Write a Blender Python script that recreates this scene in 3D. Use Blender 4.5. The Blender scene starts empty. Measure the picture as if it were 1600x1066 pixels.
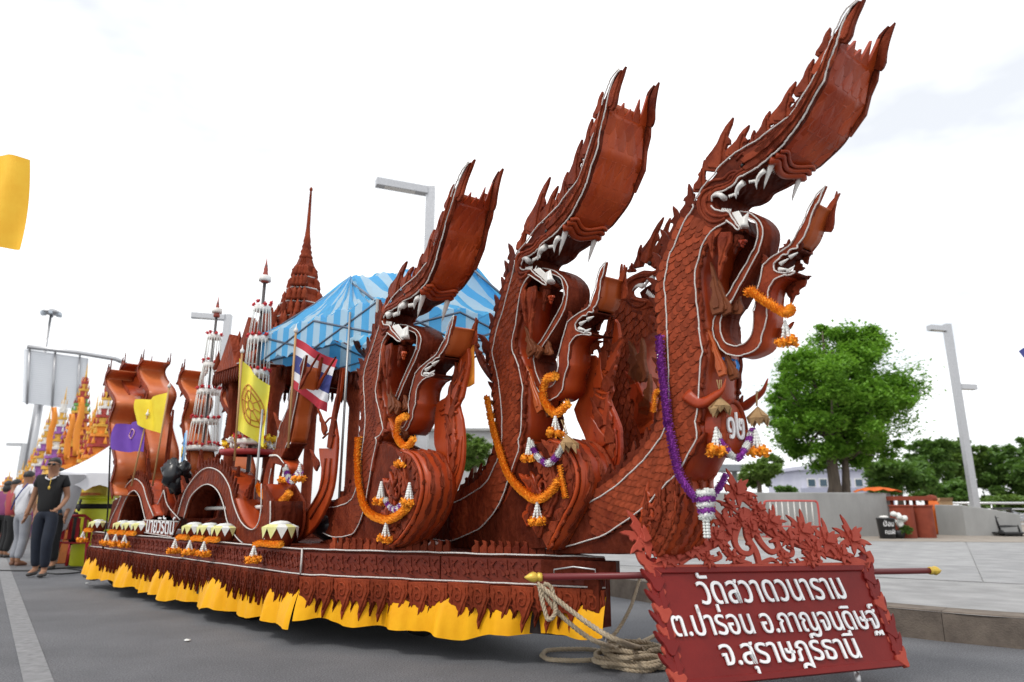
import bpy, bmesh, math, random
import numpy as np
from mathutils import Vector, Matrix
from mathutils.geometry import tessellate_polygon
random.seed(7)
R=math.radians; PI=math.pi
sc=bpy.context.scene
COL=sc.collection
# ---------------------------------------------------------------- camera, sky, sun, exposure
FPX=1067.0; PITCH=R(13.8); CP,SP=math.cos(PITCH),math.sin(PITCH); CAMZ=1.0
cd=bpy.data.cameras.new('camera'); cam=bpy.data.objects.new('camera',cd); COL.objects.link(cam)
cam.location=(0,0,CAMZ); cam.rotation_euler=(R(90)+PITCH,0,0)
cd.sensor_width=36; cd.lens=24.0; cd.clip_start=.05; cd.clip_end=3000
cd.dof.use_dof=True; cd.dof.focus_distance=5.0; cd.dof.aperture_fstop=1.6
sc.camera=cam
w=bpy.data.worlds.new('World'); sc.world=w; w.use_nodes=True
nt=w.node_tree; nt.nodes.clear()
o_=nt.nodes.new('ShaderNodeOutputWorld'); bg=nt.nodes.new('ShaderNodeBackground'); bg.inputs['Strength'].default_value=.1
sky=nt.nodes.new('ShaderNodeTexSky'); sky.sky_type='NISHITA'; sky.sun_disc=False
sky.sun_elevation=R(58); sky.sun_rotation=R(200); sky.air_density=1.0; sky.dust_density=2.0
tc=nt.nodes.new('ShaderNodeTexCoord'); mp=nt.nodes.new('ShaderNodeMapping'); mp.inputs['Scale'].default_value=(1.0,1.0,2.2)
ns=nt.nodes.new('ShaderNodeTexNoise'); ns.inputs['Scale'].default_value=2.1; ns.inputs['Detail'].default_value=5; ns.inputs['Roughness'].default_value=.55
mp.inputs['Location'].default_value=(3.1,1.7,.6)
cr=nt.nodes.new('ShaderNodeValToRGB'); cr.color_ramp.elements[0].position=.36; cr.color_ramp.elements[0].color=(.57,.57,.57,1); cr.color_ramp.elements[1].position=.58; cr.color_ramp.elements[1].color=(1,1,1,1)
mx=nt.nodes.new('ShaderNodeMixRGB'); mx.inputs['Color2'].default_value=(14.6,14.8,15.0,1)
nt.links.new(tc.outputs['Generated'],mp.inputs['Vector']); nt.links.new(mp.outputs[0],ns.inputs['Vector'])
nt.links.new(ns.outputs['Fac'],cr.inputs['Fac']); nt.links.new(cr.outputs['Color'],mx.inputs['Fac'])
nt.links.new(sky.outputs[0],mx.inputs['Color1']); nt.links.new(mx.outputs[0],bg.inputs['Color']); nt.links.new(bg.outputs[0],o_.inputs['Surface'])
sd=bpy.data.lights.new('sun','SUN'); sd.energy=1.5; sd.angle=R(10); sd.color=(1,.96,.9)
so=bpy.data.objects.new('sun',sd); COL.objects.link(so)
# sun stands high behind the camera's left shoulder
_sd=Vector((.38,.42,-.82)); so.rotation_euler=_sd.to_track_quat('-Z','Y').to_euler()
sky.sun_rotation=math.atan2(-_sd.x,-_sd.y)
sc.view_settings.view_transform='Standard'; sc.view_settings.look='None'; sc.view_settings.exposure=0.0; sc.view_settings.gamma=1
# ---------------------------------------------------------------- photograph pixel -> place
def ray(u,v):
    x=(u-800)/FPX; y=(533-v)/FPX
    return (x,CP-y*SP,SP+y*CP)
def gnd(u,v,z=0.0):
    r=ray(u,v); t=(z-CAMZ)/r[2]; return Vector((r[0]*t,r[1]*t,z))
def dep(u,v,Y):
    r=ray(u,v); t=Y/r[1]; return Vector((r[0]*t,Y,CAMZ+r[2]*t))
class Frame:
    """vertical plane through (x,y): s runs along F, w along W, z is height"""
    def __init__(s,x,y,deg):
        a=R(deg); s.O=(x,y); s.F=(math.sin(a),-math.cos(a)); s.W=(math.cos(a),math.sin(a)); s.a=a
    def p(s,q,w=0.0):
        return Vector((s.O[0]+q[0]*s.F[0]+w*s.W[0], s.O[1]+q[0]*s.F[1]+w*s.W[1], q[1]))
    def u(s,px,w=0.0):
        r=ray(*px); t=(s.W[0]*s.O[0]+s.W[1]*s.O[1]+w)/(s.W[0]*r[0]+s.W[1]*r[1])
        x,y,z=r[0]*t-s.O[0],r[1]*t-s.O[1],CAMZ+r[2]*t
        return (x*s.F[0]+y*s.F[1],z)
    def us(s,pts,w=0.0): return [s.u(q,w) for q in pts]
def V(x0,y0,k,pts): return [(x0+k*a,y0+k*b) for a,b in pts]
# ---------------------------------------------------------------- materials
MATS={}
def mat(name,col,rough=.6,col2=None,scale=8,bump=0,bscale=60,metal=0,coat=0,spec=.5,detail=4,amt=.6,sss=0,trans=0,stretch=(1,1,1),rnd=0,groove=0):
    if name in MATS: return MATS[name]
    m=bpy.data.materials.new(name); m.use_nodes=True; t=m.node_tree; b=t.nodes['Principled BSDF']
    b.inputs['Base Color'].default_value=(*col,1); b.inputs['Roughness'].default_value=rough; b.inputs['Metallic'].default_value=metal
    b.inputs['Specular IOR Level'].default_value=spec
    if coat: b.inputs['Coat Weight'].default_value=coat; b.inputs['Coat Roughness'].default_value=.15
    if trans: b.inputs['Transmission Weight'].default_value=trans
    co=t.nodes.new('ShaderNodeTexCoord'); mpn=t.nodes.new('ShaderNodeMapping'); mpn.inputs['Scale'].default_value=stretch
    t.links.new(co.outputs['Object'],mpn.inputs['Vector'])
    if col2:
        n=t.nodes.new('ShaderNodeTexNoise'); n.inputs['Scale'].default_value=scale; n.inputs['Detail'].default_value=detail; n.inputs['Roughness'].default_value=.62
        r=t.nodes.new('ShaderNodeValToRGB'); r.color_ramp.elements[0].position=.5-.5*amt*.6; r.color_ramp.elements[1].position=.5+.5*amt*.6
        r.color_ramp.elements[0].color=(*col,1); r.color_ramp.elements[1].color=(*col2,1)
        t.links.new(mpn.outputs[0],n.inputs['Vector']); t.links.new(n.outputs['Fac'],r.inputs['Fac']); t.links.new(r.outputs['Color'],b.inputs['Base Color'])
        n3=t.nodes.new('ShaderNodeMapRange'); n3.inputs['To Min'].default_value=max(.03,rough-.09); n3.inputs['To Max'].default_value=min(1,rough+.12)
        t.links.new(n.outputs['Fac'],n3.inputs['Value']); t.links.new(n3.outputs[0],b.inputs['Roughness'])
    if bump:
        n2=t.nodes.new('ShaderNodeTexNoise'); n2.inputs['Scale'].default_value=bscale; n2.inputs['Detail'].default_value=5
        bp=t.nodes.new('ShaderNodeBump'); bp.inputs['Strength'].default_value=bump; bp.inputs['Distance'].default_value=.01
        t.links.new(mpn.outputs[0],n2.inputs['Vector']); t.links.new(n2.outputs['Fac'],bp.inputs['Height']); t.links.new(bp.outputs[0],b.inputs['Normal'])
    if groove:
        wv=t.nodes.new('ShaderNodeTexWave'); wv.inputs['Scale'].default_value=groove; wv.inputs['Distortion'].default_value=7; wv.inputs['Detail'].default_value=2; wv.inputs['Detail Scale'].default_value=1.3; wv.wave_profile='SIN'
        b2=t.nodes.new('ShaderNodeBump'); b2.inputs['Strength'].default_value=.35; b2.inputs['Distance'].default_value=.012
        t.links.new(mpn.outputs[0],wv.inputs['Vector']); t.links.new(wv.outputs['Fac'],b2.inputs['Height'])
        if bump: t.links.new(bp.outputs[0],b2.inputs['Normal'])
        t.links.new(b2.outputs[0],b.inputs['Normal'])
    if rnd:
        oi=t.nodes.new('ShaderNodeObjectInfo'); mr=t.nodes.new('ShaderNodeMapRange'); mr.inputs['To Min'].default_value=1-rnd; mr.inputs['To Max'].default_value=1+rnd; hs=t.nodes.new('ShaderNodeHueSaturation')
        t.links.new(oi.outputs['Random'],mr.inputs['Value']); t.links.new(mr.outputs[0],hs.inputs['Value'])
        src=b.inputs['Base Color'].links
        if src: t.links.new(src[0].from_socket,hs.inputs['Color'])
        else: hs.inputs['Color'].default_value=(*col,1)
        t.links.new(hs.outputs[0],b.inputs['Base Color'])
    MATS[name]=m; return m
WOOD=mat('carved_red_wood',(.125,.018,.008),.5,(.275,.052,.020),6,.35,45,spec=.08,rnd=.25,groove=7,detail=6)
WOODD=mat('carved_dark_and_shade_wood',(.072,.011,.005),.55,(.145,.026,.011),8,.35,45,spec=.07,rnd=.2,groove=7)  # darker red wood; behind feathers and scales it paints the recess shade
GLOSS=mat('varnished_red_board',(.27,.026,.007),.34,(.43,.065,.012),3.0,.2,30,stretch=(1,1,.45),spec=.3,rnd=.14,detail=7)
ORANGE=mat('varnished_lit_orange_board',(.36,.065,.012),.34,(.46,.10,.022),3,.08,18,spec=.35)  # lit copy of the red varnish, brighter light put into its colour
PALE=mat('ochre_carving',(.20,.06,.022),.5,(.13,.035,.014),9,.2,40,spec=.2)
ROPE=mat('white_cord',(.72,.68,.64),.6,(.55,.50,.47),40,.5,220)
TOOTH=mat('white_paint',(.80,.79,.76),.4,(.70,.67,.62),14)
MARI=mat('marigold_petals',(.86,.26,.008),.75,(.93,.37,.012),60,.6,160)
PURP=mat('purple_garland',(.26,.03,.32),.85,(.34,.06,.42),70,.8,260)
JAS=mat('jasmine_white',(.80,.80,.77),.7,(.68,.70,.66),60)
YCLOTH=mat('yellow_satin',(.78,.35,.005),.5,(.86,.43,.010),5,.2,30,spec=.15)
YFLAG=mat('yellow_flag',(.88,.80,.10),.7,(.82,.70,.06),6)
GOLD=mat('gold_paint',(.75,.52,.08),.35,(.6,.38,.05),20,.2,50,metal=.3)
# ---------------------------------------------------------------- mesh building
def inset(poly,d):
    n=len(poly); out=[]
    A=sum(poly[i][0]*poly[(i+1)%n][1]-poly[(i+1)%n][0]*poly[i][1] for i in range(n)); sg=1 if A>0 else -1
    for i in range(n):
        p0,p1,p2=poly[i-1],poly[i],poly[(i+1)%n]
        e1=Vector((p1[0]-p0[0],p1[1]-p0[1])); e2=Vector((p2[0]-p1[0],p2[1]-p1[1]))
        l1=e1.length or 1e-6; l2=e2.length or 1e-6
        n1=Vector((-e1.y,e1.x))*sg/l1; n2=Vector((-e2.y,e2.x))*sg/l2
        m=n1+n2; L=m.length
        if L<1e-4: m=n1; k=1
        else:
            m/=L; k=min(1/max(m.dot(n1),.35),1.8)
        dd=min(d,.33*min(l1,l2)*1.5)
        out.append((p1[0]+m.x*dd*k,p1[1]+m.y*dd*k))
    return out
def clean(poly):
    o=[]
    for q in poly:
        if not o or abs(q[0]-o[-1][0])+abs(q[1]-o[-1][1])>1e-4: o.append(q)
    if abs(o[0][0]-o[-1][0])+abs(o[0][1]-o[-1][1])<1e-4: o.pop()
    return o
def spline(pts,n=4,closed=False):
    """Catmull-Rom through the points, any dimension"""
    P=[Vector(q) for q in pts]; m=len(P); out=[]
    rng=range(m) if closed else range(m-1)
    for i in rng:
        p0=P[i-1] if (closed or i>0) else P[0]*2-P[1]
        p1=P[i]; p2=P[(i+1)%m]; p3=P[(i+2)%m] if (closed or i+2<m) else P[-1]*2-P[-2]
        for k in range(n):
            t=k/n
            out.append(.5*((2*p1)+(p2-p0)*t+(2*p0-5*p1+4*p2-p3)*t*t+(3*p1-p0-3*p2+p3)*t*t*t))
    if not closed: out.append(P[-1].copy())
    return [tuple(q) for q in out]
class MB:
    def __init__(s): s.v=[]; s.f=[]; s.sm=[]
    def add(s,vs,fs,smooth=False):
        b=len(s.v); s.v+= [tuple(q) for q in vs]; s.f+=[tuple(b+i for i in f) for f in fs]; s.sm+=[smooth]*len(fs)
        return s
    def plate(s,poly,P,w0,w1,ch=.005):
        """polygon (s,z) extruded from w0 (back) to w1 (the face seen), chamfered rim; P(q,w)->Vector"""
        poly=clean(poly); n=len(poly)
        if n<3: return s
        q=inset(poly,ch); d=1 if w1>w0 else -1; c=min(ch,abs(w1-w0)*.5)
        vs=[P(a,w0) for a in poly]+[P(a,w1-d*c) for a in poly]+[P(a,w1) for a in q]
        tri=tessellate_polygon([[Vector((a[0],a[1],0)) for a in poly]])
        fs=[]
        for i in range(n):
            j=(i+1)%n; fs.append((i,j,n+j,n+i)); fs.append((n+i,n+j,2*n+j,2*n+i))
        fs+=[tuple(2*n+k for k in t) for t in tri]+[tuple(k for k in reversed(t)) for t in tri]
        return s.add(vs,fs)
    def tube(s,pts,r,n=6,r2=None,cap=True,smooth=True,flat=1.0):
        P=[Vector(q) for q in pts]; m=len(P)
        if m<2: return s
        vs=[]; up=None
        for i in range(m):
            t=(P[min(i+1,m-1)]-P[max(i-1,0)])
            if t.length<1e-9: t=Vector((0,0,1))
            t.normalize()
            if up is None:
                up=t.orthogonal().normalized()
            else:
                up=up-t*up.dot(t)
                up=up.normalized() if up.length>1e-6 else t.orthogonal().normalized()
            bi=t.cross(up)
            if callable(r): rr=r(i/(m-1))
            else: rr=r if r2 is None else r+(r2-r)*i/(m-1)
            for k in range(n):
                a=2*PI*k/n; vs.append(P[i]+up*(rr*math.cos(a))+bi*(rr*flat*math.sin(a)))
        fs=[]
        for i in range(m-1):
            for k in range(n):
                k2=(k+1)%n; fs.append((i*n+k,i*n+k2,(i+1)*n+k2,(i+1)*n+k))
        if cap: fs+= [tuple(range(n-1,-1,-1)),tuple((m-1)*n+k for k in range(n))]
        return s.add(vs,fs,smooth)
    def grid(s,rows,thick=None,smooth=True,closed=False):
        """rows: list of lists of points"""
        m=len(rows); n=len(rows[0]); vs=[Vector(q) for r_ in rows for q in r_]; fs=[]
        for i in range(m-1):
            for k in range(n-1 if not closed else n):
                k2=(k+1)%n; fs.append((i*n+k,i*n+k2,(i+1)*n+k2,(i+1)*n+k))
        if thick:
            N=[Vector((0,0,0)) for _ in vs]
            for f in fs:
                nn=(vs[f[2]]-vs[f[0]]).cross(vs[f[3]]-vs[f[1]])
                for i in f: N[i]+=nn
            b=len(vs); vs=vs+[vs[i]-(N[i].normalized()*thick if N[i].length>1e-12 else Vector((0,0,0))) for i in range(b)]
            bk=[tuple(b+i for i in reversed(f)) for f in fs]
            ed={}
            for f in fs:
                for i in range(4):
                    e=(f[i],f[(i+1)%4]); 
                    if (e[1],e[0]) in ed: del ed[(e[1],e[0])]
                    else: ed[e]=1
            s.add(vs,fs+bk,smooth); b0=len(s.v)-len(vs)
            for e in ed: s.f.append((b0+e[1],b0+e[0],b0+b+e[0],b0+b+e[1])); s.sm.append(False)
            return s
        return s.add(vs,fs,smooth)
    def box(s,c,size,rz=0,M=None):
        x,y,z=size[0]/2,size[1]/2,size[2]/2; ca,sa=math.cos(rz),math.sin(rz); vs=[]
        for dx,dy,dz in ((-1,-1,-1),(1,-1,-1),(1,1,-1),(-1,1,-1),(-1,-1,1),(1,-1,1),(1,1,1),(-1,1,1)):
            a,b=dx*x,dy*y; q=Vector((c[0]+a*ca-b*sa,c[1]+a*sa+b*ca,c[2]+dz*z)); vs.append(M@q if M else q)
        return s.add(vs,[(3,2,1,0),(4,5,6,7),(0,1,5,4),(1,2,6,5),(2,3,7,6),(3,0,4,7)])
    def lathe(s,prof,c=(0,0,0),n=12,smooth=True,M=None,cap=True):
        vs=[]; m=len(prof)
        for r_,z in prof:
            for k in range(n):
                a=2*PI*k/n; q=Vector((c[0]+r_*math.cos(a),c[1]+r_*math.sin(a),c[2]+z)); vs.append(M@q if M else q)
        fs=[(i*n+k,i*n+(k+1)%n,(i+1)*n+(k+1)%n,(i+1)*n+k) for i in range(m-1) for k in range(n)]
        if cap: fs+=[tuple(range(n-1,-1,-1)),tuple((m-1)*n+k for k in range(n))]
        return s.add(vs,fs,smooth)
    def ball(s,c,r,n=8,m=5,sq=(1,1,1),jit=0):
        vs=[];c=Vector(c)
        for i in range(m+1):
            t=PI*i/m
            for k in range(n):
                a=2*PI*k/n; j=1+random.uniform(-jit,jit)
                vs.append(c+Vector((r*sq[0]*math.sin(t)*math.cos(a)*j,r*sq[1]*math.sin(t)*math.sin(a)*j,r*sq[2]*math.cos(t)*j)))
        fs=[(i*n+k,(i+1)*n+k,(i+1)*n+(k+1)%n,i*n+(k+1)%n) for i in range(m) for k in range(n)]
        return s.add(vs,fs,True)
    def mesh(s,name,m):
        me=bpy.data.meshes.new(name); me.from_pydata(s.v,[],s.f); me.materials.append(m)
        me.polygons.foreach_set('use_smooth',s.sm); me.update(); return me
    def build(s,name,m,parent=None):
        if not s.v: return None
        o=bpy.data.objects.new(name,s.mesh(name,m)); COL.objects.link(o)
        if parent is not None: kid(o,parent)
        return o
def kid(o,parent):
    o.parent=parent; o.matrix_parent_inverse=world(parent).inverted()
def world(o):
    M=Matrix.LocRotScale(o.location,o.rotation_euler,o.scale)
    return (world(o.parent)@o.matrix_parent_inverse@M) if o.parent else M
def tag(o,label,cat=None,group=None,kind=None):
    if label: o['label']=label
    if cat: o['category']=cat
    if group: o['group']=group
    if kind: o['kind']=kind
    return o
def thing(name,loc,label,cat,group=None,rz=0):
    o=bpy.data.objects.new(name,None); COL.objects.link(o); o.location=loc; o.rotation_euler=(0,0,rz); o.empty_display_size=.1
    return tag(o,label,cat,group)
def struct(name,mb,m):
    o=mb.build(name,m); o['kind']='structure'; return o
def inst(name,me,parent,M):
    o=bpy.data.objects.new(name,me); COL.objects.link(o)
    if parent is not None:
        o.parent=parent; o.matrix_parent_inverse=world(parent).inverted()
    o.matrix_basis=M; return o
def flame(base,tip,wd,hook=1,n=7,notch=True):
    """kranok flame outline in 2D: swollen root, S-curved body, notch on one flank, needle tip"""
    b=Vector(base); t=Vector(tip); d=t-b; L=d.length; d/=L; s=Vector((-d.y,d.x))*hook
    pr=[(0,-.42),(.10,-.56),(.24,-.52),(.38,-.36),(.52,-.24),(.68,-.20),(.84,-.10),(1.0,.10)]
    pl=[(1.0,.10),(.88,.14),(.76,.12),(.66,.12),(.60,.30),(.52,.36),(.50,.24),(.42,.22),(.34,.34),(.24,.52),(.12,.50),(0,.40)] if notch else [(1,.10),(.8,.18),(.6,.22),(.4,.32),(.2,.50),(.08,.5),(0,.4)]
    return [tuple(b+d*(L*a)+s*(wd*c)) for a,c in pr+pl[1:]]
def arc(pts):
    L=[0]
    for a,b in zip(pts,pts[1:]): L.append(L[-1]+(Vector(b)-Vector(a)).length)
    return L
def along(pts,t,L=None):
    L=L or arc(pts); d=t*L[-1]
    for i in range(len(pts)-1):
        if d<=L[i+1] or i==len(pts)-2:
            k=(d-L[i])/max(L[i+1]-L[i],1e-9); return tuple(Vector(pts[i]).lerp(Vector(pts[i+1]),k))
# ---------------------------------------------------------------- ground
ASPH=mat('asphalt',(.125,.127,.136),.9,(.225,.227,.238),1.1,1.0,300,detail=14,amt=1.1,spec=.2)
def speckle(m,scale,lo,hi):
    t=m.node_tree; b_=t.nodes['Principled BSDF']; co=t.nodes.new('ShaderNodeTexCoord'); n=t.nodes.new('ShaderNodeTexNoise'); n.inputs['Scale'].default_value=scale; n.inputs['Detail'].default_value=3; mr=t.nodes.new('ShaderNodeMapRange'); mr.inputs['From Min'].default_value=.3; mr.inputs['From Max'].default_value=.7; mr.inputs['To Min'].default_value=lo; mr.inputs['To Max'].default_value=hi
    hs=t.nodes.new('ShaderNodeHueSaturation'); t.links.new(co.outputs['Object'],n.inputs['Vector']); t.links.new(n.outputs['Fac'],mr.inputs['Value']); t.links.new(mr.outputs[0],hs.inputs['Value']); t.links.new(b_.inputs['Base Color'].links[0].from_socket,hs.inputs['Color']); t.links.new(hs.outputs[0],b_.inputs['Base Color'])
speckle(ASPH,95,.62,1.42)
b=MB(); b.add([(-300,-8,0),(400,-8,0),(400,900,0),(-300,900,0)],[(0,1,2,3)]); struct('road',b,ASPH)
PZ=.22
KP=[(-14,46),(-6,24),(-2,14.2),(1.2,8.45),(2.2,6.95),(3.25,5.78),(3.95,5.28),(5.2,4.75),(8,4.0),(22,1.5)]
kp=spline(KP,6)
PLAZA=mat('plaza_concrete',(.26,.257,.257),.85,(.32,.316,.312),1.3,.35,90,detail=8,amt=.9,spec=.2)
far=[(60,2),(60,46)]
b=MB(); poly=[(q[0],q[1]) for q in kp]+far; tri=tessellate_polygon([[Vector((x,y,0)) for x,y in poly]])
b.add([(x,y,PZ-.006) for x,y in poly],[t if True else t for t in tri]); plaza=struct('plaza',b,PLAZA)
for p in plaza.data.polygons:
    if p.normal.z<0: p.flip()
KERB=mat('kerb_stone',(.20,.165,.135),.85,(.115,.095,.08),6,.5,80,spec=.2)
L=arc(kp); n=int(L[-1]/.9)
def kpos(d,off):
    t=d/L[-1]; a=Vector(along(kp,t,L)); a2=Vector(along(kp,min(t+.002,1),L)); a1=Vector(along(kp,max(t-.002,0),L)); dr=(a2-a1).normalized(); nn=Vector((-dr.y,dr.x)); return a+nn*off
for i in range(n):
    d0,d1=i*.9+.002,(i+1)*.9-.002
    if kpos(d0,0).y>30 or kpos(d0,0).x>9: continue
    m=MB(); P=[kpos(d0,0),kpos((d0+d1)/2,0),kpos(d1,0),kpos(d1,.26),kpos((d0+d1)/2,.26),kpos(d0,.26)]; Q=[kpos(d0,.018),kpos((d0+d1)/2,.018),kpos(d1,.018),kpos(d1,.26),kpos((d0+d1)/2,.26),kpos(d0,.26)]
    m.add([(p.x,p.y,-.01) for p in P]+[(p.x,p.y,PZ-.012) for p in P]+[(p.x,p.y,PZ+.004) for p in Q],[(i_,(i_+1)%6,6+(i_+1)%6,6+i_) for i_ in range(6)]+[(6+i_,6+(i_+1)%6,12+(i_+1)%6,12+i_) for i_ in range(6)]+[tuple(range(12,18))]); o=m.build('kerb_stone',KERB); kid(o,plaza)
# paving slabs
SLAB=[mat('paving_slab_%s'%c,k1,.8,k2,2.2,.3,110,detail=8,amt=.9,spec=.25) for c,k1,k2 in (('pale',(.275,.275,.278),(.335,.332,.33)),('grey',(.245,.245,.25),(.31,.307,.305)))]
BEIGE=mat('beige_paving',(.27,.235,.20),.85,(.33,.29,.25),3,.35,110,detail=8,amt=.9,spec=.2)
for m in SLAB+[BEIGE,PLAZA]: speckle(m,2.6,.84,1.14); speckle(m,130,.9,1.1)
ar=R(-32); dx,dy=Vector((math.cos(ar),math.sin(ar))),Vector((-math.sin(ar),math.cos(ar)))
rs=random.Random(2); sm=[MB().box((0,0,0),(2.386,2.386,.012)).mesh('paving_slab',m) for m in SLAB]
def inplaza(p,mar=.33):
    best=min(range(len(kp)),key=lambda i:(kp[i][0]-p.x)**2+(kp[i][1]-p.y)**2); i=min(max(best,1),len(kp)-2); a=Vector(kp[i-1]); c=Vector(kp[i+1]); d=(c-a).normalized(); nn=Vector((-d.y,d.x)); return (p-Vector(kp[i])).dot(nn)
for i in range(-3,14):
    for j in range(-2,9):
        c=Vector((3.5,7.5))+dx*(i*2.4)+dy*(j*2.4)
        cs=[c+dx*sx*1.2+dy*sy*1.2 for sx in(-1,1) for sy in (-1,1)]
        ins_=[inplaza(q)>.30 for q in cs]
        if c.y>18.6 or c.x>22 or c.x<-2 or not any(ins_): continue
        if all(ins_):
            o=inst('paving_slab',sm[rs.random()>.6],None,Matrix.Translation((c.x,c.y,PZ-.003))@Matrix.Rotation(ar,4,'Z')); kid(o,plaza); o.matrix_basis=Matrix.Translation((c.x,c.y,PZ-.003))@Matrix.Rotation(ar,4,'Z')
b=MB(); 
bs=[(-1,19.5),(9,17.4),(13,16.6),(30,15.5),(60,16),(60,46),(-8,46)]
b.add([(x,y,PZ+.008) for x,y in bs],[tuple(range(len(bs)))]); o=b.build('paved_apron',BEIGE); o['kind']='structure'
# painted road line at the left
b=MB(); q=[gnd(0,905),gnd(22,905),gnd(84,1066),gnd(36,1066)]; dl=(q[2]-q[1]); q2=[q[0]+(q[0]-q[3])*4,q[1]+(q[1]-q[2])*4,q[2]-(q[1]-q[2])*.6,q[3]-(q[0]-q[3])*.6]
b.add([(p.x,p.y,.004) for p in q2],[(3,2,1,0)]); o=b.build('road_line',mat('worn_white_paint',(.27,.27,.275),.85,(.14,.14,.145),14,.2,90,detail=8,amt=.9)); o['kind']='structure'
# ---------------------------------------------------------------- naga figures (carved boards on both flanks, boards bent between them)
K=260/1386
def vA(*p): return V(1070,170,K,p)
def vB(*p): return V(1160,0,K,p)
def vC(*p): return V(1070,290,K,p)
def vD(*p): return V(1070,470,K,p)
def vE(*p): return V(940,320,K,p)
def vF(*p): return V(900,640,K,p)
def vG(*p): return V(840,480,K,p)
def z3(*p): return V(730,100,.3940,p)
def z4(*p): return V(700,480,.3751,p)
def z5(*p): return V(520,250,.2908,p)
def z6(*p): return V(520,520,.3377,p)
def tps(src,dst,reg=2e-3):
    S=np.array(src,float); D=np.array(dst,float); n=len(S)
    def U(r2): return np.where(r2>1e-12,r2*np.log(np.maximum(r2,1e-12)),0)
    Kk=U(((S[:,None]-S[None])**2).sum(-1))+reg*np.eye(n); Pm=np.hstack([np.ones((n,1)),S])
    A=np.zeros((n+3,n+3)); A[:n,:n]=Kk; A[:n,n:]=Pm; A[n:,:n]=Pm.T
    sol=np.linalg.solve(A,np.vstack([D,np.zeros((3,2))]))
    def go(q):
        q=np.array(q,float); u=U(((S-q)**2).sum(-1)); r=u@sol[:n]+np.array([1,*q])@sol[n:]; return (float(r[0]),float(r[1]))
    return go
# the photographed landmarks of the three great nagas
LM=[((1344,2),(971,111),(735,255)),((1288,128),(935,234),(694,366)),((1192,257),(872,362),(652,459)),((1274,120),(927,214),(690,355)),
((1158,235),(860,336),(636,445)),((1113,315),(816,415),(601,497)),((1089,313),(807,403),(596,500)),((1157,359),(856,445),(628,533)),((1138,345),(828,429),(607,520)),
((1115,513),(827,566),(608,652)),((1152,556),(857,625),(630,679)),((1188,539),(880,607),(645,652)),((1210,416),(900,508),(660,582)),((1290,290),(947,409),(710,493)),
((1190,342),(882,431),(658,517)),((1069,348),(801,431),(593,512)),((1041,431),(772,540),(571,581)),((1088,421),(802,529),(589,604)),((1045,641),(785,690),(567,702)),
((1090,685),(811,705),(589,692)),((1050,749),(775,799),(567,807)),((964,759),(737,772),(545,785)),((937,839),(700,846),(520,839))]
def scale_mesh(wd,ln,th,m):
    b=MB(); o=[(-.5,0),(-.5,-.45),(-.40,-.75),(-.2,-.95),(0,-1.02),(.2,-.95),(.40,-.75),(.5,-.45),(.5,0)]
    n=len(o); top=[(x*wd,y*ln,-th*(.15+.85*min(1,-y*1.1))) for x,y in o]; bot=[(x*wd,y*ln,.004) for x,y in o]
    b.add(top+bot,[tuple(range(n))]+[(i+1,i,n+i,n+i+1) for i in range(n-1)])
    return b.mesh('scale',m)
T_LIP=vA((232,775),(235,735),(265,700),(330,685),(390,655),(425,625),(450,585),(490,560),(540,535),(600,500),(650,465),(700,420),(760,370),(820,315),(860,260),(910,195),(960,130),(1000,70))+vB((550,920),(600,820),(685,680),(705,590),(745,480),(790,370),(820,265),(860,170),(900,85),(975,5))
T_UP=vA((90,770),(150,665),(225,580),(310,470),(370,415),(470,345),(600,270),(700,195),(770,140),(880,65))+vB((470,870),(510,800),(610,640),(660,560),(690,470),(740,360),(765,285),(805,205),(832,150),(878,76),(968,-2))
T_JAW=vA((222,760),(232,812),(265,845),(310,857),(380,865),(400,900),(440,960),(470,1000),(455,1014),(420,985),(365,938),(300,985),(250,1000),(190,985),(150,930),(110,870),(95,800),(105,740),(150,670),(215,655),(250,690))
T_CREST=[(vA((100,690),(162,420)),60,1),(vA((225,520),(375,65)),115,-1),(vA((390,410),(513,125)),90,-1),(vA((560,320),(613,178)),50,-1),(vA((640,260),(738,20)),80,-1),(vB((290,1030),(473,684)),90,-1),(vB((500,790),(628,487)),80,-1),(vB((684,445),(770,222)),75,-1),(vB((850,225),(985,4)),60,-1)]
T_BACK=vE((770,0),(765,40),(690,150),(610,350),(570,430),(540,590),(527,680),(540,770),(550,920),(555,1060))+vG((1090,200),(1095,360),(1100,620),(1095,860))+vF((745,175),(690,265),(600,390),(490,500),(340,635),(150,760),(-100,880))
T_FRONT=vE((1050,145),(920,225),(840,350),(820,450),(790,540),(785,620),(795,760),(810,920),(825,1060))+vG((1350,170),(1380,370),(1360,480),(1350,750),(1325,930))+vF((1000,100),(1015,240),(940,380),(870,510),(800,580),(700,680),(600,790),(500,870),(330,990),(200,1060),(-100,1150))
T_S1=vC((470,215),(540,230),(600,270),(645,330),(655,400),(630,520),(590,610),(520,740),(440,880),(380,990))+vD((395,0),(330,90),(305,160),(300,230),(320,310),(360,365),(440,375),(510,350),(550,300),(575,200),(575,80))+vC((590,990),(605,890),(630,790),(650,690),(660,660),(740,590),(865,510),(900,470),(950,370),(990,300),(1040,180),(1100,80),(1175,0))
T_S2=vC((530,270),(590,300),(608,350),(610,440),(580,530),(520,640),(440,780),(380,880),(310,1000))+vD((335,0),(270,100),(240,200),(245,290),(275,350),(300,400),(350,440),(430,462),(500,450),(570,420),(630,370),(650,270),(690,150),(690,80))+vC((700,890),(720,830),(770,770),(830,748),(905,738),(918,715),(850,728),(775,722),(745,690),(750,650),(790,610),(820,580),(860,570),(890,535),(940,525))
T_SLIP=vC((940,500),(1000,420),(1040,320),(1080,200),(1110,150),(1150,60),(1175,0))
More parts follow.
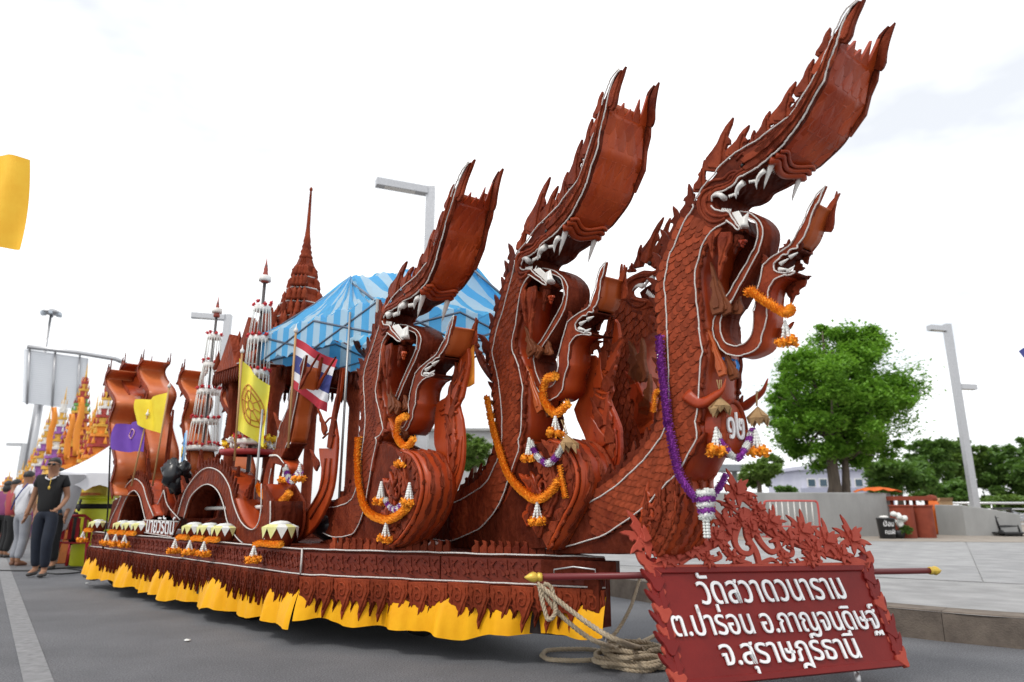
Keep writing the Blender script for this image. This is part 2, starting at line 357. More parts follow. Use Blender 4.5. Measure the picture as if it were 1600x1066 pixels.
def great_naga(idx,x,y,deg,W,label,group,panel,px_scale=.052,join_scales=False):
    fr=Frame(x,y,deg)
    if idx==0: tr=lambda q: fr.u(q)
    else:
        s0=[fr.u(l[0]) for l in LM]   # the first naga's landmarks, flattened in this plane, steer the warp
        g=tps([((l[0][0]-1150)/300,(l[0][1]-400)/300) for l in LM],[fr.u(l[idx]) for l in LM])
        tr=lambda q: g(((q[0]-1150)/300,(q[1]-400)/300))
    T=lambda pts:[tr(q) for q in pts]
    k=(arc(T([LM[1][0],LM[5][0]]))[-1])/1.02    # size against the leading naga
    def shift(q,w):
        P=fr.p(q,0); d=(P.x,P.y,P.z-CAMZ); den=fr.W[0]*d[0]+fr.W[1]*d[1]; t=(fr.W[0]*fr.O[0]+fr.W[1]*fr.O[1]+w)/den
        X,Y=d[0]*t-fr.O[0],d[1]*t-fr.O[1]; return (X*fr.F[0]+Y*fr.F[1],CAMZ+d[2]*t)
    root=thing('naga_figure',fr.p((0,.70)),label,'naga figure',group)
    th=.028
    _a=Vector(tr(T_LIP[11])); _b=Vector(tr(T_LIP[-1])); _ab=_b-_a
    def frp(q,w):   # the snout boards flare outwards on the far flank
        t=(Vector((q[0],q[1]))-_a).dot(_ab)/_ab.length_squared; t=min(max(t,0),1)
        return fr.p(q,w*(1+.29*math.sin(PI*t**.85)))
    def both(name,poly,w,t,m,ch=.006,right=True,par=root):
        o=MB().plate(poly,fr.p,w+t,w,ch).build(name,m,par)
        if right: MB().plate(poly,frp,W-w-t,W-w,ch).build(name,m,par)
        return o
    def band(name,line,m,w0=0.02,w1=None,bulge=0.0,thick=.012,n=5,inn=.0):
        w1=W-.02 if w1 is None else w1
        rows=[]
        L=len(line)
        for i,q in enumerate(line):
            a=Vector(line[max(i-1,0)]); b=Vector(line[min(i+1,L-1)]); d=(b-a); d=d.normalized() if d.length>1e-9 else Vector((1,0)); nn=Vector((d.y,-d.x))
            row=[]
            for j in range(n):
                f=j/(n-1); bb=bulge*4*f*(1-f)+inn
                row.append((frp if name.startswith('snout') else fr.p)((q[0]+nn.x*bb,q[1]+nn.y*bb),w0+(w1-w0)*f))
            rows.append(row)
        return MB().grid(rows,thick).build(name,m,root)
    def rope(pts,w=-.009,r=.0052,name='rope_trim',par=root):
        P=[fr.p(q,w) for q in spline(pts,3)]
        P=[q+Vector((random.uniform(-1,1),random.uniform(-1,1),random.uniform(-1,1)))*.0022 for q in P]
        return MB().tube(P,r*(.75+.25*k),5).build(name,ROPE,par)
    lip=T(T_LIP); up=T(T_UP); jaw=T(T_JAW); back=T(T_BACK); front=T(T_FRONT)
    # --- head
    head=both('snout_board',spline(lip,2)+spline(up,2)[::-1],-.0,th,WOODD)  # dark base colour paints shade into the gaps between brow feathers
    both('jaw_board',jaw,-.006,th+.006,WOOD)
    jo=[o for o in root.children if o.name.startswith('jaw_board')][0]
    # snout underside and roof boards, palate and tongue floor
    iL=[i for i,q in enumerate(T_LIP) if q==T_LIP[11]][0]
    under=spline(lip[iL-1:-4],3); 
    bu=band('snout_underside',under,GLOSS,bulge=.0,thick=.02)
    roof=[tuple(Vector(q).lerp(Vector(along(lip,.15+.72*i/(len(up[5:-4])-1))),.25)) for i,q in enumerate(up[5:-4])]
    band('snout_roof',spline(roof,2),ORANGE,thick=.012)  # orange colour paints the brighter light on the upward side
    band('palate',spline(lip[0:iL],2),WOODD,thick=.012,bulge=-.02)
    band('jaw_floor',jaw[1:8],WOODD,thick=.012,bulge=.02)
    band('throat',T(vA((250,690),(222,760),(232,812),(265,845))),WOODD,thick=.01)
    # jagged top edge of the underside board: pointed tabs
    e0=Vector(under[-1]); e1=Vector(under[-4]); dd=(e0-e1).normalized()
    for j in range(5):
        wa=.02+(W-.04)*j/5; wb=.02+(W-.04)*(j+1)/5; hh=(.05,.09,.07,.15,.19)[j]*k
        MB().plate([(wa,0),(wb,0),((wa+wb)/2+.01,hh)],lambda q,w:frp((e0.x+dd.x*q[1]-dd.y*w,e0.y+dd.y*q[1]+dd.x*w),q[0]),.0,.02,.003).build('edge_tab',GLOSS,root)
    lt=Vector(lip[-1]); al=lambda t,o:tuple(Vector(along(lip,t))+Vector((dd.y,-dd.x))*o*k)
    MB().plate([al(.56,0),al(.66,.022),al(.74,.016),al(.80,.034),al(.88,.024),al(.93,.02),tuple(lt),al(.93,-.025),al(.86,-.045),al(.83,-.03),al(.78,-.05),al(.68,-.03)],frp,W-.016,W+.008,.004).build('tip_spike',WOOD,root)
    MB().plate(flame(tuple(Vector(along(up,.70))),(lt.x,lt.y),.10*k,-1),fr.p,.016,-.008,.004).build('tip_spike',WOOD,root)
    # shallow feathers on the underside
    LA=arc(under)
    def onband(q,h):
        t=min(max(q[0],0),1); c=Vector(along(under,t,LA)); c2=Vector(along(under,min(t+.02,1),LA)); c1=Vector(along(under,max(t-.02,0),LA)); d=(c2-c1).normalized()
        return frp((c.x+d.y*h,c.y-d.x*h),.02+(W-.04)*min(max(q[1],0),1))
    rr=random.Random(idx+3)
    for i in range(9):
        for j in range(4):
            t0=.10+.093*i; f0=.06+.24*j+.10*(i%2); 
            if f0>.93: continue
            poly=[(t0,f0-.02),(t0+.05,f0-.05),(t0+.10,f0-.02),(t0+.165,f0+.08),(t0+.125,f0+.15),(t0+.06,f0+.17),(t0,f0+.12)]
            poly=[(min(a,.995),min(max(b,.01),.99)) for a,b in poly]
            hh=.0008+rr.random()*.001
            b=MB().plate([(a*1,b_) for a,b_ in poly],onband,-.002,hh,.004); b.build('feather',GLOSS,bu)
    # lip rolls
    for off,r0 in ((.018,.016),(.045,.012)):
        ln=[]
        for i,q in enumerate(lip[:iL+1]):
            a=Vector(lip[max(i-1,0)]); b=Vector(lip[i+1]); d=(b-a).normalized(); ln.append((q[0]-d.y*off*k,q[1]+d.x*off*k))
        for ww in (-.004,W+.004): MB().tube([fr.p(q,ww) for q in spline(ln,3)],r0*k,7).build('lip_roll',WOOD,head)
    wv=[(0,0),(.12,.05),(.26,-.02),(.42,-.085),(.58,-.09),(.74,-.03),(.88,.03),(1,-.01)]
    c=Vector(lip[iL]); dl=(Vector(lip[iL+1])-c).normalized()
    for h,r0 in ((0,.028),(.05,.020),(.09,.013)):
        MB().tube([fr.p((c.x+dl.x*(b*.45+h)*k+dl.y*.012,c.y+dl.y*(b*.45+h)*k-dl.x*.012),.0+W*a) for a,b in spline(wv,3)],r0*k,7).build('lip_roll',GLOSS,root)
    ridges=[vA((240,660),(170,690),(130,760),(135,840),(170,905),(230,945),(300,940),(345,915)),vA((235,700),(190,740),(175,800),(195,860),(250,895),(320,900),(380,885)),vA((165,660),(230,600),(320,585),(370,540),(420,520),(470,545),(440,590),(380,630),(300,660)),vA((360,600),(385,560),(430,545)),vA((430,430),(490,370),(560,400),(570,460),(520,500))]
    for j,q in enumerate(ridges):
        for ww in (-.008 if j<2 else 0,): MB().tube([fr.p(a,ww) for a in spline(T(q),3)],.013*k,6).build('cheek_roll',WOOD,jo if j<2 else head)
    e=tr(vA((490,475))[0]); MB().ball(fr.p(e,-.008),.016*k,8,6).build('eye',mat('dark_eye',(.01,.006,.005),.15),head)
    MB().tube([fr.p((e[0]+.03*k*math.cos(a),e[1]+.024*k*math.sin(a)),-.002) for a in [i*PI/6 for i in range(13)]],.008*k,6).build('eye_ring',WOOD,head)
    # long brow feathers running up the snout
    l2=lip[iL-3:-3]; u2=up[4:-3]; a1=arc(l2); a2=arc(u2)
    def onhead(q,wv_): 
        t=min(max(q[0],0),1); f=q[1]; P=Vector(along(l2,t,a1)).lerp(Vector(along(u2,t,a2)),f); return fr.p(tuple(P),wv_)
    n=0
    for i in range(8):
        for f0 in (.12,.38,.62):
            t0=-.0+.105*i+.035*((f0>.3)+(f0>.5)); ln=.26; n+=1
            if t0+ln>1.02: continue
            poly=[(t0,f0-.02),(t0+.08,f0-.06),(t0+.17,f0-.02),(t0+ln,f0+.16),(t0+.19,f0+.18),(t0+.15,f0+.25),(t0+.12,f0+.20),(t0+.05,f0+.22),(t0,f0+.15)]
            MB().plate(poly,onhead,.001,-.012-.010*((n*7)%3),.006).build('brow_feather',WOOD,head)
    for ci,((b,t),wd,hk) in enumerate(T_CREST):
        bb,tt=tr(b),tr(t)
        if 3<=ci<8:
            dv=Vector(tt)-Vector(bb); nv=Vector((-dv.y,dv.x)).normalized()*.055*k; tt=(tt[0]+nv.x,tt[1]+nv.y)
        wd=wd*K*(4.2/FPX)*2.35*k
        if ci==8:
            bb=tuple(Vector(bb).lerp(Vector(along(lip,.80)),.6)); dv=Vector(tt)-Vector(bb); tt=(bb[0]+dv.x*1.12,bb[1]+dv.y*1.12); wd*=1.15
        fp=flame(bb,tt,wd,hk,notch=ci!=8); both('crest_flame',fp,.004,.020,WOOD,.004)
        MB().plate(flame(tuple(Vector(bb).lerp(Vector(tt),.06)),tuple(Vector(bb).lerp(Vector(tt),.72)),wd*.55,hk,notch=False),fr.p,.006,-.006,.004).build('crest_flame',WOOD,root)
    for (b,t),wd in ((vA((300,480),(300,330)),70),(vA((150,640),(120,520)),60),(vA((450,360),(520,240)),60),(vA((530,330),(590,210)),50),(vA((720,190),(800,60)),60),(vB((380,960),(480,780)),60),(vB((560,700),(640,560)),50),(vA((60,800),(60,700)),60)):
        bb,tt=tr(b),tr(t); wd=wd*K*(4.2/FPX)*1.7*k
        both('crest_flame',flame(bb,tt,wd,-1),.010,.014,WOODD,.004)
    # --- teeth
    def fang(b,t,r0,w,bend=.18,m=TOOTH):
        b=Vector(b); t=Vector(t); d=t-b; s=Vector((-d.y,d.x))*bend
        P=[b.lerp(t,i/5)+s*(4*(i/5)*(1-i/5)) for i in range(6)]
        MB().tube([fr.p(tuple(q),w) for q in P],lambda u:r0*(1-u)**.7+.001,6,flat=.6).build('fang',m,root)
    for w_ in (0.0,):
        fang(tr(vA((665,515))[0]),tr(vA((600,672))[0]),.030*k,w_,-.22)
        fang(tr(vA((490,615))[0]),tr(vA((428,752))[0]),.040*k,w_,-.22)
        fang(tr(vA((330,745))[0]),tr(vA((190,770))[0]),.036*k,w_,-.25)
        fang(tr(vA((500,985))[0]),tr(vA((525,868))[0]),.040*k,w_,.1)
        for a,b_,nn,sg in ((vA((535,600))[0],vA((622,585))[0],6,-1),(vA((365,722))[0],vA((450,690))[0],6,-1),(vA((300,852))[0],vA((385,862))[0],6,1),(vA((395,880))[0],vA((462,985))[0],7,1)):
            a,b2=Vector(tr(a)),Vector(tr(b_)); m_=MB()
            for i in range(nn):
                c0=a.lerp(b2,(i+.5)/nn); d=(b2-a)/nn; nv=Vector((-d.y,d.x))*1.5*sg
                m_.tube([fr.p(tuple(c0),w_),fr.p(tuple(c0+nv),w_)],.008*k,5,.002)
            m_.build('tooth_row',TOOTH,root)
        MB().plate(T(vA((392,868),(450,850),(480,905),(530,868),(520,960),(470,1000),(440,950))),fr.p,w_+.004,w_-.006,.004).build('jaw_tooth',TOOTH,root)
    m_=MB()
    for i in range(9):
        a=.30+.05*i; q=(c.x-dl.x*.035*k,c.y-dl.y*.035*k); m_.tube([fr.p(q,W*a),fr.p((q[0]-dl.x*.035*k,q[1]-dl.y*.05*k),W*a)],.010*k,5,.001)
    m_.build('tooth_row',TOOTH,root)
    for a in (.12,.93):
        q=Vector((c.x-dl.x*.0,c.y-dl.y*.0)); m_=MB(); m_.tube([fr.p((q.x-dl.x*.12*k*u+.02*u*u,q.y-.17*k*u),W*a) for u in (0,.25,.5,.75,1)],lambda u:.03*k*(1-u)**.7+.001,6,flat=.6); m_.build('fang',TOOTH,root)
    # --- neck and body
    outer=[]
    for i,q in enumerate(back):
        a=Vector(back[max(i-1,0)]); b=Vector(back[min(i+1,len(back)-1)]); d=(b-a).normalized(); outer.append((q[0]+d.y*.045*k*-1 if False else q[0]-abs(d.y)*.05*k,q[1]+abs(d.x)*.05*k))
    neck=both('neck_board',spline(outer,2)+spline(front,2)[::-1],.004,th,WOODD)  # dark base colour paints shade into the gaps between scales
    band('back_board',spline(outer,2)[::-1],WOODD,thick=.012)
    band('belly_board',spline(front[1:],2),GLOSS,bulge=-.03,thick=.012,n=7)
    rope(back); rope(front); rope(lip); rope(up); rope(jaw[1:8]+jaw[8:11]+[front[0]],-.016)
    # scales
    fa=arc(front); oa=arc(outer); Lm=.5*(fa[-1]+oa[-1]); rows=int(Lm/(px_scale*.78)); rows=min(rows,62)
    sm=scale_mesh(px_scale*1.04,px_scale*1.45,.013,WOOD); mb=MB(); cnt=0
    for i in range(rows):
        t=.02+.86*i/rows
        A=Vector(along(outer,t,oa)); B=Vector(along(front,t,fa)); A2=Vector(along(outer,t+.02,oa)); B2=Vector(along(front,t+.02,fa))
        wdt=(B-A).length; nn=max(2,int(wdt/px_scale)); u=(B-A)/wdt; dn=((A2-A)+(B2-B)).normalized()
        for j in range(nn):
            f=(j+(.25 if i%2 else .75))/nn
            if f>.97 or f<.03: continue
            c=A.lerp(B,f); X=fr.p((u.x,u.y),0)-fr.p((0,0),0); Yv=fr.p((-dn.x,-dn.y),0)-fr.p((0,0),0); X=X.normalized(); Z=X.cross(Yv).normalized(); Yv=Z.cross(X)
            tw=random.uniform(-.08,.08); X2=X*math.cos(tw)+Yv*math.sin(tw); Y2=Yv*math.cos(tw)-X*math.sin(tw)
            if Z.dot(Vector((fr.W[0],fr.W[1],0)))<0: Z=-Z
            sx=wdt/nn/px_scale
            P=fr.p((c.x,c.y),.0035); M=Matrix(((X2.x*sx,Y2.x,Z.x,P.x),(X2.y*sx,Y2.y,Z.y,P.y),(X2.z*sx,Y2.z,Z.z,P.z),(0,0,0,1)))
            if join_scales or cnt>=300: mb.add([M@v.co for v in sm.vertices],[tuple(p.vertices) for p in sm.polygons])
            else: inst('scale',sm,neck,M)
            cnt+=1
    o=mb.build('scales',WOOD,neck)
    if o: o['kind']='stuff'
    # spines down the back
    for i in range(16):
        t=.02+.055*i; a=Vector(along(outer,t,oa)); b=Vector(along(outer,t+.03,oa)); d=(b-a).normalized(); nrm=Vector((-abs(d.y),abs(d.x)))
        tp=a+nrm*.13*k-d*.19*k
        both('spine_flame',flame(tuple(a+d*.02-nrm*.03*k),tuple(tp),.15*k,1),.008,.018,WOODD,.003)
    # beard and throat flames
    for (b,t),wd,m,ww in ((vC((220,400),(235,625)),75,WOOD,-.01),(vC((350,390),(285,790)),110,WOOD,-.014),(vC((480,450),(470,515)),60,GLOSS,-.004),(vC((430,400),(380,560)),70,WOODD,.02),
        (vC((240,1060),(190,620)),110,PALE,.03),(vC((300,1060),(215,740)),90,PALE,.05),(vC((330,1050),(360,800)),120,PALE,.09),(vD((280,620),(165,230)),70,ORANGE,.03),(vD((330,640),(240,330)),80,PALE,.08)):
        wd=wd*K*(4.2/FPX)*1.3*k; p0=flame(tr(b),tr(t),wd,1)
        MB().plate(p0,fr.p,ww+.02,ww,.004).build('throat_flame',m,root)
        MB().plate(flame(tuple(Vector(tr(b)).lerp(Vector(tr(t)),.1)),tuple(Vector(tr(b)).lerp(Vector(tr(t)),.7)),wd*.5,-1,notch=False),fr.p,ww,ww-.008,.004).build('throat_flame',m,root)
    # layered flame fins along both front edges of the neck and over the belly
    rr=random.Random(idx+70); fr0=front[1:17]; fla=arc(fr0)
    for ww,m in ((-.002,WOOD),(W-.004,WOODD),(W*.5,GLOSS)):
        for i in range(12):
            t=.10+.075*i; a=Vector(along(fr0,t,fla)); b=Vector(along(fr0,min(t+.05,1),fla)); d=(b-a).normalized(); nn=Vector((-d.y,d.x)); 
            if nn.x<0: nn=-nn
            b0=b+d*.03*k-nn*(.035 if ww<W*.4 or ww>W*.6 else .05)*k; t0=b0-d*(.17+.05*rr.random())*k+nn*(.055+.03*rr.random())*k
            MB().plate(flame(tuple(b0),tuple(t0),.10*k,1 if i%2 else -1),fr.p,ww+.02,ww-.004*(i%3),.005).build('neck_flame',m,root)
    # --- the lesser naga that leaves the mouth
    ws0=.085*k; ws1=ws0+.19*k; sh=lambda pts:[shift(tr(q),ws0) for q in pts]
    s1,s2,sl=sh(T_S1),sh(T_S2),sh(T_SLIP)
    sb=MB().plate(spline(s1,2)+spline(sl,2)[::-1][1:]+s2[::-1],fr.p,ws0+.02,ws0,.004).build('lesser_naga_board',WOOD,root)
    MB().plate(spline(s1,2)+spline(sl,2)[::-1][1:]+s2[::-1],fr.p,ws1-.02,ws1,.004).build('lesser_naga_board',WOOD,root)
    i_u=21
    band('lesser_naga_scaled_board',spline(s1[:i_u],2),WOODD,ws0+.01,ws1-.005,thick=.01,n=3)
    band('lesser_naga_belly_board',spline(s2[:27],2),GLOSS,ws0+.01,ws1-.005,thick=.01,n=3)
    band('lesser_naga_back_board',spline(s1[i_u:i_u+9],2),WOODD,ws0+.01,ws1-.005,thick=.01,n=3)
    band('lesser_snout_underside',spline(sl[:5],3),ORANGE,ws0+.01,ws1-.01,thick=.012,n=4)
    band('lesser_mouth',s2[27:],WOODD,ws0+.01,ws1-.01,thick=.008,n=3)
    rope(s1[:i_u+8],ws0-.006,.0042); rope(s2[:27],ws0-.006,.0042); rope(s1[i_u+7:],ws0-.006,.0042); rope(s2[26:]+sl[:1],ws0-.006,.0046); rope(sl,ws0-.006,.0042)
    for i in range(14):
        t=.06+.05*i; a=Vector(along(s1[:i_u],t)); b=Vector(along(s1[:i_u],t+.06)); d=(b-a).normalized(); nr=Vector((d.y,-d.x))
        q=[fr.p(tuple(a+nr*-.004),ws0+.02+(ws1-ws0-.03)*f) for f in (0,.33,.66,1)]
        MB().tube(q,.008*k,5).build('scale_ridge',WOODD,sb)
    m_=MB()
    for (a,b) in ((vC((800,655))[0],vC((870,610))[0]),(vC((880,600))[0],vC((945,560))[0]),(vC((790,700))[0],vC((860,700))[0]),(vC((860,720))[0],vC((915,675))[0])):
        a,b=shift(tr(a),ws0),shift(tr(b),ws0); m_.tube([fr.p(a,ws0-.004),fr.p(b,ws0-.004)],.016*k,6,.003)
    m_.build('tooth_row',TOOTH,root)
    shf=lambda q: shift(tr(q),ws1)
    for (b,t),wd,m in ((vC((850,790),(1068,765)),70,WOOD),(vC((990,770),(885,990)),80,WOOD),(vC((880,820),(900,960)),90,WOODD),(vC((985,600),(1075,540)),110,WOODD),(vC((930,680),(1010,700)),80,WOODD),(vD((780,300),(925,185)),70,WOOD)):
        wd=wd*K*(4.2/FPX)*1.5*k; MB().plate(flame(shf(b),shf(t),wd,1),fr.p,ws1-.02,ws1,.004).build('lesser_flame',m,root)
    for (b,t),wd in ((vC((900,530),(1010,330)),60),(vC((930,500),(940,380)),45),(vC((660,640),(640,560)),60),(vC((800,560),(860,440)),70)):
        MB().plate(flame(shift(tr(b),ws0),shift(tr(t),ws0),wd*K*(4.2/FPX)*1.5*k,1),fr.p,ws0+.03,ws0+.012,.004).build('lesser_flame',WOODD,root)
    b_,t_=vC((1060,330),(1150,-20)); MB().plate(flame(shift(tr(b_),ws0),shift(tr(t_),ws0),.06*k,1),fr.p,ws1-.012,ws1+.006,.003).build('lesser_flame',WOOD,root)
    # dark board behind the lesser naga, on the far flank
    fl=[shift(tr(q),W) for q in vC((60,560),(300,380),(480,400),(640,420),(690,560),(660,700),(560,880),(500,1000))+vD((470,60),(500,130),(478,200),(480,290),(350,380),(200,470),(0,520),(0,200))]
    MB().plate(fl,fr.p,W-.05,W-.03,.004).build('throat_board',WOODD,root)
    # --- breast panel and the belly below
    pl,fedge=panel
    P=fr.us(pl); pb=both('breast_panel',spline(P,2,True),.010,th,WOODD)
    fe=spline(fr.us(fedge),3)
    for f in (.12,.3,.45,.62,.78,.9):
        MB().tube([fr.p((q[0]+.02*math.sin(PI*f)+.004,q[1]),.02+(W-.03)*(f+.05*math.sin(i*.35+f*9))) for i,q in enumerate(fe)],.007,5).build('carved_streak',GLOSS,root)
    rows=[]
    for q in fe: rows.append([fr.p((q[0]+.02*math.sin(PI*f),q[1]),.02+(W-.03)*f) for f in (0,.2,.4,.6,.8,1)])
    MB().grid(rows,.012).build('breast_board',GLOSS,root)
    LE=arc(fe)
    def onbreast(q,h):
        t=min(max(q[0],0),1); c0=Vector(along(fe,t,LE)); d=(Vector(along(fe,min(t+.03,1),LE))-Vector(along(fe,max(t-.03,0),LE))).normalized(); f=min(max(q[1],0),1)
        return fr.p((c0.x+.02*math.sin(PI*f)-d.y*h,c0.y+d.x*h),.02+(W-.03)*f)
    for i in range(7):
        for j in range(3):
            t0=.98-.13*i-.04*j; f0=.2+.3*j; MB().plate([(t0+(a-.0)*1.0,f0+b_) for a,b_ in flame((0,0),(-.20,.02),.15,1 if j%2 else -1)],onbreast,-.004,.022,.006).build('breast_flame',WOOD,root)
    cx=sum(q[0] for q in P)/len(P); cz=sum(q[1] for q in P)/len(P)
    # carved swirls and flames covering the panel
    fp2=fr.us(fedge); La=arc(fp2); ctr=Vector((cx,cz)); rr=random.Random(idx+40)
    for row in range(3):
        nn_=(9,7,5)[row]
        for i in range(nn_):
            t=(i+.5)/nn_; e=Vector(along(fp2,t,La)); e2=Vector(along(fp2,min(t+.05,1),La)); d=(e-e2); d=d.normalized() if d.length>1e-6 else Vector((0,1))
            b0=e.lerp(ctr,.10+.27*row)-d*.05*k; t0=b0+d*(.17+.05*rr.random())*k+(e-ctr).normalized()*.03
            fl_=flame(tuple(b0),tuple(t0),.105*k,1 if (i+row)%2 else -1)
            MB().plate(fl_,fr.p,.014,-.004-.005*row,.005).build('carved_flame',WOOD if row<2 else GLOSS,pb)
            MB().plate(flame(tuple(b0.lerp(t0,.1)),tuple(b0.lerp(t0,.68)),.05*k,1,notch=False),fr.p,.0,-.012-.005*row,.004).build('carved_flame',WOOD,pb)
    for j,(f,r0) in enumerate(((.35,.075),(.75,.06))):
        cc=Vector(along(fp2,f,La)).lerp(ctr,.5); r0*=k
        MB().tube([fr.p((cc.x+r0*(1-.8*u)*math.cos(2+u*8),cc.y+r0*(1-.8*u)*math.sin(2+u*8)),-.012) for u in [i/22 for i in range(23)]],lambda u:.015*k*(1-.55*u),6).build('carved_swirl',WOOD,pb)
    MB().tube([fr.p((q[0]-.012,q[1]),.004) for q in fe],.013*k,6).build('panel_rim',GLOSS,pb)
    return root,fr,tr,k,shift
LB='naga figure on the float, '
n1=great_naga(0,.46,4.55,37,.335,'largest carved red naga figure, at the float bow, with number shield and purple garland','great nagas on the float',
  (vF((870,510),(832,570),(838,700),(845,850),(800,1000))+[(1035,856),(985,866),(940,866),(880,866),(840,866),(880,856)]+vF((200,1060),(330,990),(500,870),(600,790),(700,680),(800,580)),vF((870,510),(832,570),(838,700),(845,850),(800,1000))+[(1030,866)]))
n2=great_naga(1,-.05,5.1,34,.335,'middle long-snouted naga figure, second behind the float bow, taller than the next','great nagas on the float',
  ([(812,705),(840,692),(860,688),(882,696),(899,722),(904,752),(898,780),(882,810),(858,850),(840,858),(760,858),(700,856),(660,858),(690,848),(745,825),(775,799),(800,758)],[(860,688),(882,696),(899,722),(904,752),(898,780),(882,810),(858,858)]))
n3=great_naga(2,-1.1,5.55,34,.265,'smallest long-snouted naga figure, rising in front of the blue striped canopy','great nagas on the float',
  ([(589,694),(615,700),(628,704),(645,712),(657,735),(660,763),(655,790),(643,817),(624,844),(600,852),(540,852),(480,852),(520,841),(548,826),(567,807),(578,760)],[(628,704),(645,712),(657,735),(660,763),(655,790),(643,817),(624,844),(610,854)]),join_scales=True)
# ---------------------------------------------------------------- the float's boat-shaped base
BW=Vector((.60,4.62)); C1=Vector((-1.62,5.55)); R1=Vector((-5.71,9.65)); C2=Vector((-.34,6.84)); R2=Vector((-4.44,10.94))
ZD,ZL=.685,.51
fl=thing('parade_float',((-2.2),7.6,0),'boat-shaped red carved float base with yellow skirt, carrying the nagas','float')
def plan_prism(pts,z0,z1,grow=0):
    c=sum((Vector(p) for p in pts),Vector((0,0)))/len(pts); b=MB()
    P=[Vector(p)+(Vector(p)-c).normalized()*grow for p in pts]; n=len(P)
    b.add([(p.x,p.y,z0) for p in P]+[(p.x,p.y,z1) for p in P],[tuple(range(n-1,-1,-1)),tuple(range(n,2*n))]+[(i,(i+1)%n,n+(i+1)%n,n+i) for i in range(n)])
    return b
hullpts=[BW,C2,R2,R1,C1]
plan_prism(hullpts,.20,ZD-.01,-.05).build('hull_core',mat('dark_underframe',(.018,.010,.008),.8),fl)
plan_prism(hullpts,ZD-.012,ZD+.012,-.0).build('deck',WOODD,fl)
# axles and wheels in the dark underneath
for t in (.25,.62,.9):
    c=C1.lerp(R1,t); c2=C2.lerp(R2,t)
    for a,b_ in ((c,c2),(c2,c)):
        q=a.lerp(b_,.16); M=Matrix.Translation((q.x,q.y,.2))@Matrix.Rotation(R(45),4,'Z')@Matrix.Rotation(R(90),4,'X')
        w_=MB().lathe([(.08,-.07),(.2,-.075),(.2,.075),(.08,.07)],n=18,M=M).build('wheel',mat('tyre_rubber',(.015,.015,.016),.8),fl)
q=BW.lerp((C1+C2)/2,.85); M=Matrix.Translation((q.x,q.y,.13))@Matrix.Rotation(R(45),4,'Z')@Matrix.Rotation(R(90),4,'X'); MB().lathe([(.06,-.06),(.13,-.065),(.13,.065),(.06,.06)],n=18,M=M).build('wheel',MATS['tyre_rubber'],fl)
HULLRED=mat('hull_red_panel',(.12,.016,.008),.5,(.18,.030,.013),6,.3,40,spec=.25)
class Side:
    def __init__(s,a,b): s.a=a; s.b=b; s.d=(b-a); s.L=s.d.length; s.d=s.d/s.L; s.n=Vector((-s.d.y,s.d.x)); s.n=s.n if s.n.dot(Vector((-s.a.x,-s.a.y)))>0 else -s.n
    def p(s,q,w=0):
        x=s.a+s.d*q[0]+s.n*(-w); return Vector((x.x,x.y,q[1]))   # w<0 is outwards, towards the road
sides=[Side(BW,C1),Side(C1,R1)]
# scroll piece of the hanging fringe
def scroll_mesh(wd,h):
    b=MB(); P=lambda q,w:Vector((q[0],-w,q[1]))
    o=[(-.5,0),(-.46,-.18),(-.5,-.30),(-.36,-.46),(-.30,-.62),(-.12,-.80),(.02,-1.0),(.08,-.82),(.02,-.66),(.10,-.54),(.22,-.52),(.30,-.60),(.44,-.44),(.36,-.34),(.50,-.24),(.46,-.10),(.5,0)]
    b.plate([(x*wd,y*h) for x,y in o],P,0,.022,.004)
    sp=[(.02+.26*(1-t)*math.cos(1.2+t*8),-.30+.20*(1-t)*math.sin(1.2+t*8)) for t in [i/16 for i in range(17)]]
    b.tube([P((x*wd,y*h),.024) for x,y in sp],lambda u:.010*(1-.5*u),5)
    b.plate([(x*wd,y*h) for x,y in [(-.36,-.10),(-.40,-.30),(-.26,-.50),(-.10,-.74),(-.02,-.80),(-.06,-.62),(-.16,-.46),(-.22,-.28)]],P,.02,.032,.004)
    b.plate([(x*wd,y*h) for x,y in [(.30,-.05),(.40,-.2),(.36,-.38),(.22,-.46),(.28,-.3),(.22,-.15)]],P,.02,.032,.004)
    return b
def sprig_mesh(wd,h):
    b=MB(); P=lambda q,w:Vector((q[0],-w,q[1]))
    for bx,by,tx,ty,ww in ((-.3,-.2,-.1,.35,.16),(0,-.25,.25,.3,.18),(.2,-.3,.45,.1,.15),(-.1,.1,-.42,.38,.14),(.1,.0,.05,.45,.12),(-.35,-.05,-.48,-.35,.14),(.1,-.3,-.15,-.45,.13),(.3,.2,.48,.42,.12)):
        b.plate(flame((bx*wd,by*h),(tx*wd,ty*h),ww*wd,1 if bx<0 else -1),P,0,.011,.003)
    return b
